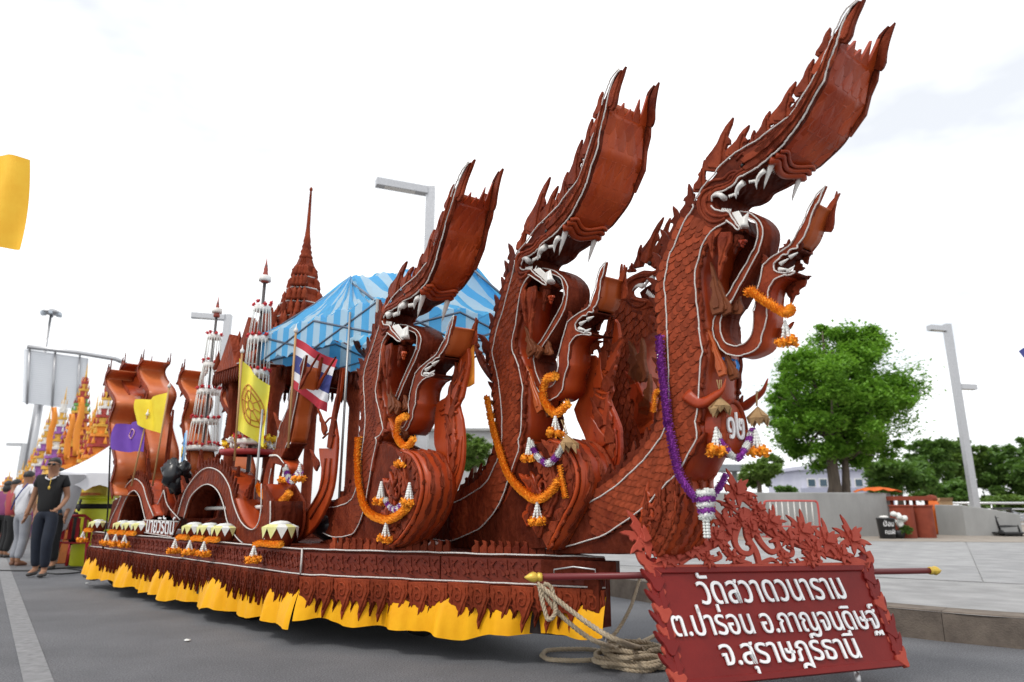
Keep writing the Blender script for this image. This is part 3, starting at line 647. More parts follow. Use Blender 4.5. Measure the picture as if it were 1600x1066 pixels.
for si,(S,npc,pw) in enumerate(((sides[0],15,.165),(sides[1],40,.148))):
    rz=math.atan2(S.d.y,S.d.x)
    flip=Vector((S.n.x,S.n.y,0)); X=Vector((S.d.x,S.d.y,0)); Z=Vector((0,0,1))
    def Mx(x,z,off,S=S,X=X,flip=flip): 
        p=S.a+S.d*x+S.n*off; return Matrix(((X.x,-flip.x,0,p.x),(X.y,-flip.y,0,p.y),(0,0,1,z),(0,0,0,1)))
    nb=2 if si==0 else 5
    for j in range(nb):
        x0=S.L*j/nb+.004; x1=S.L*(j+1)/nb-.004
        rb=MB().plate([(x0,ZL),(x1,ZL),(x1,ZD),(x0,ZD)],S.p,.03,0,.006).build('rim_board',HULLRED,fl)
        me=sprig_mesh(.145,.145).mesh('carved_sprig',HULLRED) if j==0 else me
        nx=int((x1-x0)/.14)
        for i in range(nx): inst('carved_sprig',me,rb,Mx(x0+(i+.5)*(x1-x0)/nx,(ZL+ZD)/2,.0005))
    MB().plate([(0,ZL-.10),(S.L,ZL-.10),(S.L,ZL-.004),(0,ZL-.004)],S.p,.03,.004,.005).build('lower_rail',WOODD,fl)
    sm=scroll_mesh(pw*1.0,.29 if si==0 else .27).mesh('fringe_scroll',WOOD if si==0 else WOODD)
    for i in range(npc): inst('fringe_scroll',sm,fl,Mx((i+.5)*S.L/npc,ZL-.012+random.uniform(-.006,.006),.012+.004*(i%2))@Matrix.Rotation(random.uniform(-.03,.03),4,'Y'))
    sp2=scroll_mesh(pw*.7,.22).mesh('fringe_leaf',WOODD)
    for i in range(npc-1): inst('fringe_leaf',sp2,fl,Mx((i+1)*S.L/npc,ZL-.05,.0))
    for z,w in ((ZD+.012,-.012),(ZL,-.012)):
        pts=[S.p((S.L*i/24,z+random.uniform(-.003,.003)),w) for i in range(25)]; MB().tube(pts,.006,5).build('rope_trim',ROPE,fl)
MB().tube([sides[1].p((0,ZD+.015),-.016),sides[1].p((-.01,.6),-.02),sides[1].p((0,ZL),-.016)],.008,5).build('rope_trim',ROPE,fl)
# comb of dark tooth-like boards lying on the deck edge between the naga bodies
for S,xa,xb,n in ((sides[0],.30,.98,11),(sides[0],1.15,2.2,17)):
    for i in range(n):
        x=xa+(xb-xa)*i/n; d=(xb-xa)/n
        MB().plate([(x,ZD+.012),(x+d*.92,ZD+.012),(x+d*.92,ZD+.05),(x+d*.5,ZD+.072),(x+d*.62,ZD+.10),(x+d*.12,ZD+.088),(x+d*.02,ZD+.05)],S.p,.06,.035,.003).build('comb_tooth',WOOD,fl)
# yellow skirt, gathered
def skirt(S,ztop,zb,n,seed,wob,amp):
    r=random.Random(seed); ph=[r.uniform(0,6) for _ in range(4)]; rows=[]
    xs=[S.L*i/n for i in range(n+1)]
    for k in range(7):
        f=k/6; row=[]
        for x in xs:
            pl=math.sin(x*12+ph[0]+2.2*math.sin(x*2.3+ph[1]))+.4*math.sin(x*27+ph[2]+1.5*math.sin(x*5))+.12*math.sin(x*61)
            out=.008+.11*f*(1.35-.5*f)*(.6+.4*math.sin(x*4.7+ph[2]))+amp*f*pl*.028*(1.2-f*.3)
            bz=zb(x/S.L)+wob*1.15*(.6*math.sin(x*7.3+ph[3])+.4*math.sin(x*13.7+ph[1])+.25*abs(math.sin(x*9.5)))
            row.append(S.p((x,ztop+(bz-ztop)*f),-out+.02))
        rows.append(row)
    return MB().grid(rows).build('skirt_cloth',YCLOTH,fl)
skirt(sides[0],.46,lambda t:.235-.05*math.sin(PI*min(t*1.2,1))-.06*t,240,3,.022,1.4)
skirt(sides[1],.46,lambda t:.135+.0*t-.03*math.sin(PI*t),420,8,.020,1.2)
# bow timber, handle and coil
MB().box((BW.x-.16,BW.y+.02,.63),(.50,.10,.09),R(-22)).build('bow_timber',WOODD,fl)
MB().box((BW.x-.05,BW.y+.05,.47),(.12,.12,.40),R(45)).build('stem_post',WOODD,fl)
hb=[dep(866,902,4.62),dep(866,890,4.62),dep(896,886,4.55),dep(930,890,4.5),dep(931,902,4.5)]
MB().tube(hb,.006,5).build('handle',mat('galvanised_bar',(.5,.5,.5),.4,metal=.8),fl)
cg=dep(945,985,4.66); 
MB().tube([Vector((cg.x,cg.y,.24)),Vector((cg.x,cg.y-.03,.15))],.012,5).build('tie_pin',MATS['galvanised_bar'],fl)
# ---------------------------------------------------------------- temple sign on wheels
BL=Vector((.855,3.84,.13)); EX=Vector((.942,.336,0)).normalized(); EU=Vector((-.10,.364,.926)); EU=(EU-EX*EU.dot(EX)).normalized(); EN=EX.cross(EU)
SW,SH=1.55,.59
def sp(q,w=0): return BL+EX*q[0]+EU*q[1]+EN*w
def su(px):
    r=Vector(ray(*px)); c=Vector((0,0,CAMZ)); t=(BL-c).dot(EN)/r.dot(EN); P=c+r*t-BL; return (P.dot(EX),P.dot(EU))
z7=lambda *p:[su(q) for q in V(960,740,.30573,p)]
SIGNRED=mat('sign_red_paint',(.155,.010,.009),.38,(.205,.016,.013),3,.1,60,spec=.2)
SIGNTERRA=mat('sign_carving_red',(.36,.055,.035),.5,(.43,.08,.052),9,.2,60,spec=.12)
sg=thing('temple_sign',(1.6,4.1,0),'red wooden temple name board with carved crest and white Thai letters','sign')
TL,TR,BR_,BL_=z7((195,482))[0],z7((1275,470))[0],z7((1480,985))[0],z7((325,1066))[0]
BL_=(TL[0]+ (BL_[0]-TL[0]),BL_[1]-.03); BR_=(BR_[0],BR_[1]-.0)
panel=MB().plate([BL_,BR_,TR,TL],sp,-.03,0,.004).build('board',SIGNRED,sg)
ins=inset([BL_,BR_,TR,TL],.035)
for a,b in ((0,1),(1,2),(2,3),(3,0)):
    A=[BL_,BR_,TR,TL]; MB().plate([A[a],A[b],ins[b],ins[a]],sp,-.01,.014,.004).build('frame_strip',SIGNRED,sg)
def text_mesh(txt,ext=.012):
    c=bpy.data.curves.new('t','FONT'); c.body=txt; c.extrude=ext; c.resolution_u=3; c.bevel_depth=.004; c.bevel_resolution=0; c.offset=.001
    o=bpy.data.objects.new('t',c); COL.objects.link(o); bpy.context.view_layer.update()
    dg=bpy.context.evaluated_depsgraph_get(); me=bpy.data.meshes.new_from_object(o.evaluated_get(dg)); bpy.data.objects.remove(o); return me
def put_text(name,txt,a,b,h,P,m,parent,thick=.010,lift=0,slant=0,hmul=1.0):
    """letters between plane points a and b (baseline), consonant height h, each letter a part"""
    me=text_mesh(txt); xs=[v.co.x for v in me.vertices]
    if not xs: return
    x0,x1=min(xs),max(xs); k=(Vector(b)-Vector(a)).length/(x1-x0); d=(Vector(b)-Vector(a)).normalized(); up=Vector((-d.y,d.x))
    zs=[v.co.z for v in me.vertices]; z0,z1=min(zs),max(zs)
    ky=h/.53
    vs=[]
    for v in me.vertices:
        q=Vector(a)+d*((v.co.x-x0)*k)+up*(v.co.y*ky)+d*(slant*v.co.y*ky); vs.append(P((q.x,q.y),lift+(v.co.z-z0)/(z1-z0)*thick))
    # islands -> letters
    bm=bmesh.new(); bm.from_mesh(me); par=list(range(len(bm.verts)))
    def fd(i):
        while par[i]!=i: par[i]=par[par[i]]; i=par[i]
        return i
    for e in bm.edges: par[fd(e.verts[0].index)]=fd(e.verts[1].index)
    bm.free(); gr={}
    for p in me.polygons: gr.setdefault(fd(p.vertices[0]),[]).append(tuple(p.vertices))
    for k_,fs in sorted(gr.items(),key=lambda g:min(me.vertices[i].co.x for i in g[1][0])):
        ids=sorted({i for f in fs for i in f}); mp_={i:j for j,i in enumerate(ids)}
        MB().add([vs[i] for i in ids],[tuple(mp_[i] for i in f) for f in fs]).build(name,m,parent)
LET=mat('letter_white',(.82,.82,.82),.45,spec=.3)
LETS=mat('letter_shadow_edge',(.05,.03,.06),.6)
for txt,a,b,h in (('วัดสวาดวนาราม',(448,672),(1188,641),.118),('ต.ป่าร่อน อ.กาญจนดิษฐ์',(306,836),(1364,794),.100),('จ.สุราษฎร์ธานี',(560,984),(1260,943),.100)):
    A,B=z7(a,b); put_text('letter',txt,A,B,h,sp,LET,panel,.012,.004,slant=-.10)
# crest: pierced scrollwork
cr_=MB
base=MB().plate(z7((170,470),(1300,455),(1290,492),(195,500)),sp,-.012,.012,.004).build('crest_rail',SIGNTERRA,sg)
def vine(pts,w0,w1,lift=.0,name='vine'):
    L=spline(z7(*pts),4); n=len(L); l=[];r_=[]
    for i in range(n):
        a=Vector(L[max(i-1,0)]);b=Vector(L[min(i+1,n-1)]); d=(b-a).normalized(); wd=(w0+(w1-w0)*i/(n-1))*1.85; l.append((L[i][0]-d.y*wd,L[i][1]+d.x*wd)); r_.append((L[i][0]+d.y*wd,L[i][1]-d.x*wd))
    MB().plate(l+r_[::-1],sp,-.010+lift,.010+lift,.003).build(name,SIGNTERRA,sg)
vine([(660,190),(600,300),(500,360),(380,410),(270,460),(190,480)],.018,.012); vine([(690,200),(800,300),(950,360),(1100,410),(1240,450),(1290,470)],.018,.012)
vine([(672,180),(672,260),(680,330),(720,400),(740,470)],.014,.010,.004); vine([(650,210),(610,330),(640,400),(690,410),(700,370),(670,360)],.013,.004,.006); vine([(700,220),(730,330),(790,400),(830,390),(820,350),(790,350)],.013,.004,.006)
vine([(560,340),(570,400),(620,440),(660,430),(650,400)],.012,.004); vine([(820,330),(850,390),(900,420),(910,390),(880,375)],.012,.004)
vine([(430,400),(480,440),(540,430),(530,400)],.012,.004); vine([(980,390),(1000,440),(950,460),(930,435)],.012,.004); vine([(330,460),(400,420),(470,425)],.010,.006); vine([(1060,460),(1010,420),(960,400)],.010,.006)
vine([(740,470),(800,440),(840,460)],.010,.004); vine([(700,470),(640,450),(590,470)],.010,.004); vine([(130,400),(150,450),(210,480)],.016,.010); vine([(1290,400),(1310,440),(1290,470)],.014,.01)
def rosette(cx,cy,sz,up,nm='crest_leaf'):
    sz*=1.3
    c=Vector(z7((cx,cy))[0]); u=math.radians(up)
    for j,(da,l,wd,lf) in enumerate(((0,1.35,.72,.010),(50,1.15,.70,.016),(-50,1.15,.70,.014),(98,1.0,.66,.022),(-98,1.0,.66,.024),(22,.85,.62,.030),(-26,.8,.62,.036),(150,.75,.6,.028),(-150,.75,.6,.026),(5,.5,.5,.046))):
        an=u+math.radians(da); t=c+Vector((math.cos(an),math.sin(an)))*sz*l
        MB().plate(flame(tuple(c-Vector((math.cos(an),math.sin(an)))*sz*.08),tuple(t),sz*wd,1 if da>=0 else -1,notch=j<5),sp,lf-.012,lf,.003).build(nm,SIGNTERRA,sg)
for a in ((630,110,.105,95),(590,175,.06,150),(720,185,.06,20),(160,345,.115,110),(320,365,.105,100),(450,300,.10,105),(565,260,.085,120),(800,260,.085,60),(960,310,.10,70),(1085,360,.10,75),(1215,350,.105,90),(680,140,.05,90)): rosette(*a)
for a in ((240,430,.07,60),(400,395,.07,80),(520,345,.07,70),(890,340,.07,110),(1030,400,.07,100),(1160,420,.07,95),(470,450,.05,60),(600,430,.05,100),(860,440,.05,80),(1000,450,.05,110),(700,300,.055,90),(640,250,.05,120),(745,255,.05,60)): rosette(*a)
# side flames
for side in (0,1):
    for i in range(12):
        f=i/11.0
        if side==0: b=Vector(TL).lerp(Vector(BL_),f*.98); dirn=Vector((-.75,.66))
        else: b=Vector(TR).lerp(Vector(BR_),f*.98); dirn=Vector((.62,.78)) 
        ln=.15 if i%2==0 else .115; b=b+Vector((.03 if side==0 else -.02,0))
        MB().plate(flame(tuple(b),tuple(b+dirn*ln),.085,-1 if side==0 else 1),sp,-.012,.006+.006*(i%3),.003).build('edge_flame',SIGNTERRA if i%2 else SIGNRED,sg)
for a,b in ((TL,BL_),(TR,BR_)):
    o_=Vector((-.02,0)) if a is TL else Vector((.02,0)); A=Vector(a)+o_; B=Vector(b)+o_; MB().plate([tuple(A-Vector((.02,0))),tuple(A+Vector((.02,0))),tuple(B+Vector((.02,0))),tuple(B-Vector((.02,0)))],sp,-.02,.008,.003).build('edge_strip',SIGNRED,sg)
# stand and castors
STEEL=mat('brushed_steel',(.42,.42,.43),.35,(.50,.50,.51),20,metal=.9)
for px in ((1350,1052),(1085,1085)):
    q=su(px); p0=sp((q[0],.02),-.03); MB().tube([p0,Vector((p0.x,p0.y,.10))],.014,6).build('leg',STEEL,sg)
    M=Matrix.Translation((p0.x,p0.y,.045))@Matrix.Rotation(R(70),4,'Z')@Matrix.Rotation(R(90),4,'X'); MB().lathe([(.012,-.014),(.045,-.014),(.045,.014),(.012,.014)],n=16,M=M).build('castor',MATS['galvanised_bar'],sg)
for x in (.35,1.25):
    p0=sp((x,.50),-.03); MB().tube([p0,Vector((p0.x+.1,p0.y+.28,.03))],.016,6).build('rear_strut',SIGNRED,sg)
    MB().tube([sp((x,.03),-.03),Vector((p0.x+.1,p0.y+.28,.03))],.014,6).build('rear_strut',SIGNRED,sg)
# red carrying pole with gilt tips behind the sign
a=dep(846,902,4.05); b=dep(1452,892,4.75)
POLE=mat('maroon_pole',(.16,.018,.02),.35,spec=.4)
pl=thing('carrying_pole',a,'long maroon pole with gold pointed tips passing behind the temple sign','pole')
MB().tube([a,b],.019,10).build('shaft',POLE,pl)
d=(b-a).normalized()
for p,s in ((a,-1),(b,1)):
    prof=[(0,.024),(.02,.026),(.024,.018),(.034,.027),(.05,.030),(.07,.022),(.10,.003)]
    m_=MB(); pts=[p+d*s*x for x,_ in prof]; rs=[r_ for _,r_ in prof]; m_.tube(pts,lambda u,rs=rs:rs[min(6,int(round(u*6)))],10); m_.build('gilt_tip',GOLD,pl)
# tow rope: hanging loops and a coil on the road
TOW=mat('tow_rope_hemp',(.42,.33,.22),.85,(.52,.43,.31),30,.8,120)
tr_=thing('tow_rope',gnd(960,1040),'thick hemp tow rope hanging from the bow into a coil on the road','rope')
def lay(pts,r=.017):
    P=spline(pts,6); P=[Vector(q) for q in P]; out=MB()
    for k in range(3):
        st=[]; acc=0
        for i,q in enumerate(P):
            t=(P[min(i+1,len(P)-1)]-P[max(i-1,0)]).normalized(); u=t.orthogonal().normalized(); u=Vector((0,0,1))-t*t.z; u=u.normalized() if u.length>.1 else t.orthogonal().normalized(); v=t.cross(u)
            if i: acc+=(q-P[i-1]).length
            an=acc*75+k*2.094; st.append(q+u*(r*.5*math.cos(an))+v*(r*.5*math.sin(an)))
        out.tube(st,r*.56,5)
    return out
def subd(pts,step=.02):
    o=[]
    for a,b in zip(pts,pts[1:]):
        a,b=Vector(a),Vector(b); n=max(1,int((b-a).length/step))
        for i in range(n): o.append(tuple(a.lerp(b,i/n)))
    o.append(tuple(pts[-1])); return o
def lay2(pts,r=.017): 
    s=spline(pts,8); return lay(subd(s,.022),r)
lay2([dep(842,914,4.5),dep(850,950,4.48),dep(857,968,4.46),dep(868,955,4.47),dep(862,920,4.5),dep(850,912,4.5)],.014).build('hanging_loop',TOW,tr_)
lay2([dep(840,912,4.5),dep(880,945,4.45),dep(930,982,4.38),dep(975,1005,4.35),gnd(1010,1015,.03),gnd(1060,1030,.03)],.016).build('hanging_line',TOW,tr_)
lay2([dep(842,916,4.5),dep(870,955,4.5),dep(910,990,4.5),dep(945,1008,4.55),gnd(975,1012,.02),gnd(1000,1000,.03)],.015).build('hanging_line',TOW,tr_)
lay2([gnd(846,1024,.02),gnd(860,1016,.02),gnd(920,1015,.02),gnd(960,1020,.02),gnd(1000,1005,.04),gnd(1030,990,.05)],.016).build('coil_turn',TOW,tr_)
lay2([gnd(846,1024,.02),gnd(862,1031,.02),gnd(920,1032,.02),gnd(970,1024,.03),gnd(1015,1012,.05)],.016).build('coil_turn',TOW,tr_)
rc=random.Random(4); cc=gnd(990,1042,0)
for j in range(8):
    r1,r2=.23+rc.uniform(-.06,.05),.155+rc.uniform(-.05,.04); ox,oy=rc.uniform(-.05,.05),rc.uniform(-.06,.06); zz=.018+.013*j; a0=rc.uniform(0,6)
    lay2([(cc.x+ox+r1*math.cos(a0+i*PI/6),cc.y+oy+r2*math.sin(a0+i*PI/6)+.03*math.sin(i*2+j),zz+.008*math.sin(i*1.3+j)) for i in range(12)],.016).build('coil_turn',TOW,tr_)
sl=[dep(985,950,4.8),dep(965,985,4.7),dep(950,1000,4.66)]; lay2([dep(1000,905,5.1)]+sl,.012).build('hanging_line',TOW,tr_)
# ---------------------------------------------------------------- right-hand setting
CONC=mat('weathered_concrete',(.24,.24,.235),.9,(.37,.37,.36),1.4,.5,40,detail=9,amt=1.0,stretch=(1,1,.35),spec=.15)
def wall_path(name,pts,tops,th,m,label,cat):
    rows=[]; P=[Vector((x,y)) for x,y in pts]; n=len(P); root=None; b=MB(); prof=[]
    for i in range(n):
        d=(P[min(i+1,n-1)]-P[max(i-1,0)]).normalized(); nn=Vector((d.y,-d.x)); a,c=P[i],P[i]-nn*th; z=tops[i]
        prof.append([(a.x,a.y,PZ),(a.x+0,a.y,z-.02),(a.x-nn.x*.02,a.y-nn.y*.02,z),(c.x+nn.x*.02,c.y+nn.y*.02,z),(c.x,c.y,z-.02),(c.x,c.y,PZ)])
    b.grid(prof,smooth=False); b.add(prof[0],[(0,1,2,3,4,5)]); b.add(prof[-1],[(5,4,3,2,1,0)])
    o=b.build(name,m); return tag(o,label,cat)
def gz(u,v): q=gnd(u,v,PZ); return (q.x,q.y)
wp=[gz(1020,836),gz(1100,838),gz(1180,839),gz(1260,840),gz(1330,841),gz(1375,842)]; wp=[(x,20.4+ (x-4)*.0) for x,y in wp]
wp+=[(dep(1388,800,20.4).x,20.42),(dep(1388,800,20.4).x+.3,20.7),(dep(1388,800,20.4).x+.45,21.4),(dep(1388,800,20.4).x+.5,23.5)]
wall_path('planter_wall',wp,[1.46]*6+[1.45,1.44,1.42,1.40],.28,CONC,'long grey concrete planter wall beneath the big tree','wall')
rp=[(13.0,21.6),(13.4,20.9),(14.2,20.8),(14.95,20.75)]
wall_path('ramp_wall',rp,[1.12,1.10,.98,.84],.35,CONC,'low sloping concrete wall end beside the red bins','wall')
b=MB(); o=b.lathe([(9.5,0),(9.3,.0)],(8.6,30,0),n=4).build  # planter soil
MB().add([(4,20.6,1.30),(12.2,20.6,1.30),(12.2,27,1.30),(4,27,1.30)],[(0,1,2,3)]).build('planter_soil',mat('soil',(.08,.06,.045),.95,(.05,.04,.03),9)); bpy.data.objects['planter_soil']['kind']='structure'
# --- trees
BARK=mat('bark',(.15,.115,.085),.9,(.09,.07,.055),12,.8,40,stretch=(1,1,.25))
def leafmat(name,c1,c2): 
    m=mat(name,c1,.55,c2,2.2,0,spec=.3,detail=3,amt=.9); t=m.node_tree; b_=t.nodes['Principled BSDF']
    tr2=t.nodes.new('ShaderNodeBsdfTranslucent'); ms=t.nodes.new('ShaderNodeMixShader'); ms.inputs[0].default_value=.28; out=t.nodes['Material Output']
    tr2.inputs['Color'].default_value=(c2[0]*1.5,c2[1]*1.6,c2[2]*1.0,1); t.links.new(b_.outputs[0],ms.inputs[1]); t.links.new(tr2.outputs[0],ms.inputs[2]); t.links.new(ms.outputs[0],out.inputs['Surface']); return m
LEAF=leafmat('broad_leaf',(.085,.205,.022),(.19,.36,.045)); LEAF2=leafmat('dark_leaf',(.065,.135,.034),(.125,.225,.05)); LEAF3=leafmat('pale_leaf',(.085,.155,.032),(.14,.22,.05))
def crown(lobes,n,size,rnd,m,name,parent,flat=.0,hollow=.55):
    """leaves scattered in shells of overlapping lobes ((x,y,z),(rx,ry,rz))"""
    V_=[];F_=[]; wts=[l[1][0]*l[1][1]+l[1][0]*l[1][2] for l in lobes]; tot=sum(wts); r=rnd
    for (c,rad),wt in zip(lobes,wts):
        # twig clumps on each lobe
        nc=max(3,int(26*wt/tot*len(lobes)/3)); clumps=[]
        for _ in range(nc):
            th=r.uniform(0,2*PI); ph=math.acos(r.uniform(-.75,1)); k=r.uniform(hollow,1.08); clumps.append((c[0]+rad[0]*k*math.sin(ph)*math.cos(th),c[1]+rad[1]*k*math.sin(ph)*math.sin(th),c[2]+rad[2]*k*math.cos(ph)))
        per=int(n*wt/tot/nc)
        for cl in clumps:
            cr=r.uniform(.16,.34)*max(rad)
            for _ in range(per):
                p=Vector((cl[0]+r.gauss(0,cr*.6),cl[1]+r.gauss(0,cr*.6),cl[2]+r.gauss(0,cr*.42)))
                s=size*r.uniform(.6,1.25); th=r.uniform(0,2*PI); dn=r.uniform(-.9,.35); d=Vector((math.cos(th),math.sin(th),dn)).normalized(); sd_=d.cross(Vector((r.uniform(-.5,.5),r.uniform(-.5,.5),1))).normalized()
                b0=len(V_); up=sd_.cross(d)
                V_+= [tuple(p-d*s*.5),tuple(p+sd_*s*.26+up*s*.05),tuple(p+d*s*.55-up*s*.08),tuple(p-sd_*s*.26+up*s*.05)]; F_+=[(b0,b0+1,b0+2,b0+3)]
    o=MB().add(V_,F_).build(name,m,parent); return o
def tree(name,base,trunks,lobes,nl,size,m,label,seed,cat='tree',group=None,limbs=True):
    r=random.Random(seed); t=thing(name,base,label,cat,group)
    for dxy,r0,top in trunks:
        b0=Vector(base)+Vector((dxy[0],dxy[1],-.05)); tp=Vector(top); pts=[b0.lerp(tp,i/6)+Vector((r.uniform(-.05,.05),r.uniform(-.05,.05),0))*(i>0) for i in range(7)]
        MB().tube(pts,lambda u:r0*(1.25 if u<.05 else 1)*(1-.55*u),9).build('trunk',BARK,t)
        if limbs:
            for (c,rad) in lobes:
                if r.random()<.75:
                    a=pts[r.randint(3,6)]; e=Vector(c); mid=a.lerp(e,.5)+Vector((0,0,-.15*rad[2])); MB().tube(spline([a,mid,e],4),r0*.42,6,r0*.08).build('limb',BARK,t)
    crown(lobes,nl,size,r,m,'crown',t); return t
def lob(px,Y,rp,ry=None):
    c=dep(px[0],px[1],Y); k=Y/FPX*1.03; return (tuple(c),(rp[0]*k,(ry or rp[0])*k,rp[1]*k))
Yt=23.2
tb=dep(1303,776,Yt)
LB_=[lob((1300,545),Yt,(48,36)),lob((1262,575),Yt-.4,(45,36)),lob((1345,570),Yt,(48,38)),lob((1235,612),Yt,(42,34)),lob((1300,605),Yt-1.2,(60,46)),lob((1372,612),Yt,(44,38)),lob((1255,655),Yt-.5,(46,34)),lob((1320,660),Yt-.9,(56,36)),lob((1382,655),Yt,(40,32)),lob((1285,698),Yt,(42,24)),lob((1345,705),Yt-.4,(44,22)),lob((1390,690),Yt+.3,(34,20)),lob((1310,640),Yt+1.2,(90,60)),lob((1226,650),Yt+.3,(28,28)),lob((1330,525),Yt+.4,(34,22)),lob((1285,518),Yt+.2,(24,16)),lob((1320,600),Yt+.6,(95,70)),lob((1280,670),Yt+.6,(60,40)),lob((1360,640),Yt-.8,(52,44)),lob((1215,620),Yt,(24,24)),lob((1350,540),Yt,(36,26)),lob((1300,718),Yt+.5,(50,22)),lob((1262,695),Yt,(36,24)),lob((1365,712),Yt+.2,(40,20))]
tree('shade_tree',(tb.x,tb.y,1.30),[((0,0),.22,tuple(dep(1298,650,Yt))),((.48,.2),.15,tuple(dep(1322,655,Yt)))],LB_,70000,.17,LEAF,'big rounded leafy green tree growing behind the concrete planter wall',11)
def bgtree(px,Y,rw,rh,base_v,m,label,seed,n=5000,size=.3,name='background_tree',group='trees behind the plaza railing'):
    r=random.Random(seed); lo=[]; c=px
    for i in range(9):
        lo.append(lob((c[0]+r.uniform(-.62,.62)*rw,c[1]+r.uniform(-.65,.55)*rh),Y+r.uniform(-1,1),(rw*r.uniform(.3,.48),rh*r.uniform(.28,.42))))
    lo.append(lob(c,Y+.5,(rw*.62,rh*.6)))
    b=dep(c[0],base_v,Y); b.z=0.0
    return tree(name,tuple(b),[((0,0),.2,tuple(dep(c[0],c[1],Y)))],lo,n,size,m,label,seed,group=group,limbs=False)
bgtree((1405,748),34,55,34,800,LEAF2,'dark layered tree just left of the steel lamp post, behind the red bins',21,14000,.26)
bgtree((1450,722),42,42,42,800,LEAF2,'narrow feathery dark tree between the red bins and the lamp post',22,10000,.30)
bgtree((1505,730),45,46,52,800,LEAF3,'loose tall pale green tree directly behind the lamp post foot',23,13000,.32)
bgtree((1560,738),45,52,58,800,LEAF2,'dark dense tree behind the railing just right of the lamp post',24,13000,.32)
bgtree((1612,735),43,48,55,800,LEAF2,'dark dense tree behind the railing at the hand truck',25,12000,.32)
bgtree((1470,770),38,50,18,805,LEAF2,'low dark shrub behind the cardboard box and railing',26,6000,.28)
bgtree((1185,742),34,34,36,800,LEAF3,'small sunlit bushy tree between the naga chest and the white building',27,7000,.26)
bgtree((1228,770),60,20,12,800,LEAF2,'tiny distant tree beside the white building',28,2500,.4)
bgtree((742,712),26,40,42,800,LEAF3,'hazy pale bush seen between two naga necks',29,6000,.22)
bgtree((1575,790),36,60,12,815,LEAF3,'low hedge plants along the foot of the railing',30,6000,.25,name='hedge')
# --- white building far behind the tree
WB=mat('pale_lilac_wall',(.60,.60,.68),.8,(.52,.52,.62),.6,spec=.2); SH_=mat('window_glass_dark',(.05,.09,.12),.15)
Yb=62
a=dep(1250,735,Yb); a2=dep(1392,735,Yb); zt=a.z; bl=thing('apartment_building',((a.x+a2.x)/2,Yb+4,0),'pale lilac low apartment building with balconies behind the big tree','building')
MB().box(((a.x+a2.x)/2,Yb+4,zt/2),(a2.x-a.x,8,zt)).build('wall',WB,bl)
MB().box(((a.x+a2.x)/2,Yb+4,zt+.15),(a2.x-a.x+.8,8.8,.3)).build('roof',WB,bl)
for fi in range(2):
    z0=zt-1.1-1.9*fi
    MB().box(((a.x+a2.x)/2,Yb-.35,z0-.75),(a2.x-a.x+.2,.7,.55)).build('balcony',mat('grey_lilac_band',(.36,.37,.46),.8),bl)
    for i in range(7):
        x=a.x+.9+(a2.x-a.x-1.8)*i/6; w_=MB().box((x,Yb-.02,z0),(.75,.1,.75)).build('window',TOOTH,bl); MB().box((x,Yb-.08,z0),(.6,.06,.6)).build('pane',SH_,w_)
bx=dep(1150,735,40); bb=thing('roadside_shelter',(bx.x,40,0),'dark grey flat-roofed shelter edge behind the bow naga chest','building')
MB().box((bx.x-1,40,bx.z+.1),(2.6,2,.35)).build('roof',mat('lead_grey_paint',(.22,.24,.27),.6),bb)
for xx in (-2,-.1): MB().box((bx.x+xx,40,bx.z/2),(.25,.25,bx.z-.16)).build('post',MATS['lead_grey_paint'],bb)
# grey warehouse seen under the nagas
wx=dep(745,672,34); wb=thing('warehouse',(wx.x,36,0),'pale grey plain warehouse wall seen through the gap between two nagas','building')
MB().box((wx.x-1.0,36,wx.z/2),(7.0,3,wx.z)).build('wall',mat('warehouse_grey',(.33,.33,.34),.85,(.40,.40,.41),1),wb); MB().box((wx.x-1.0,36,wx.z+.06),(7.4,3.4,.12)).build('roof',CONC,wb)
# --- steel lamp posts
def boxpole(pts,w,m,name,par):
    P=[Vector(p) for p in pts]; b=MB(); rows=[]
    for p in P: rows.append([p+Vector((dx_*w/2,dy_*w/2,0)) for dx_,dy_ in ((-1,-1),(1,-1),(1,1),(-1,1))])
    b.grid(rows,smooth=False,closed=True); b.add(rows[-1],[(0,1,2,3)]); return b.build(name,m,par)
def lamp(name,base,top_z,arms,w,label,group=None):
    t=thing(name,(base[0],base[1],base[2]),label,'lamp post',group)
    boxpole([(base[0],base[1],base[2]),(base[0],base[1],top_z)],w,STEEL,'pole',t)
    MB().box((base[0],base[1],base[2]+.02),(w*2.2,w*2.2,.04)).build('base_plate',STEEL,t)
    for z,dx_,dy_ in arms:
        L=math.hypot(dx_,dy_); an=math.atan2(dy_,dx_); o=MB().box((base[0]+dx_/2+math.cos(an)*w*.5,base[1]+dy_/2+math.sin(an)*w*.5,z),(L,w*1.05,w*.85),an).build('arm',STEEL,t)
        MB().box((base[0]+dx_*.62,base[1]+dy_*.62,z-w*.43),(L*.6,w*.7,.02),an).build('light_panel',TOOTH,o)
    return t
lb=gnd(1530,829,PZ); tz=dep(1488,507,lb.y).z
lamp('lamp_post',(lb.x,lb.y,PZ),tz,[(tz-.2,-.75,-.2),(dep(1500,604,lb.y).z,.75,.2)],.235,'tall square steel lamp post with two short arms beside the plaza railing')
q=dep(673,300,19.5); lamp('lamp_post',(q.x,q.y,PZ),q.z+.15,[(q.z,-1.45,-.6)],.27,'white lamp post with one long arm rising above the blue canopy','lamp posts behind the float')
q=dep(357,492,30); lamp('lamp_post',(q.x,q.y,0),q.z,[(q.z-.15,-1.35,-.4)],.28,'white lamp post with one arm behind the tiered white umbrellas','lamp posts behind the float')
q=dep(38,693,60); lamp('lamp_post',(q.x,q.y,0),q.z,[(q.z-.1,-1.2,-.2)],.3,'small far lamp post below the billboard','lamp posts behind the float')
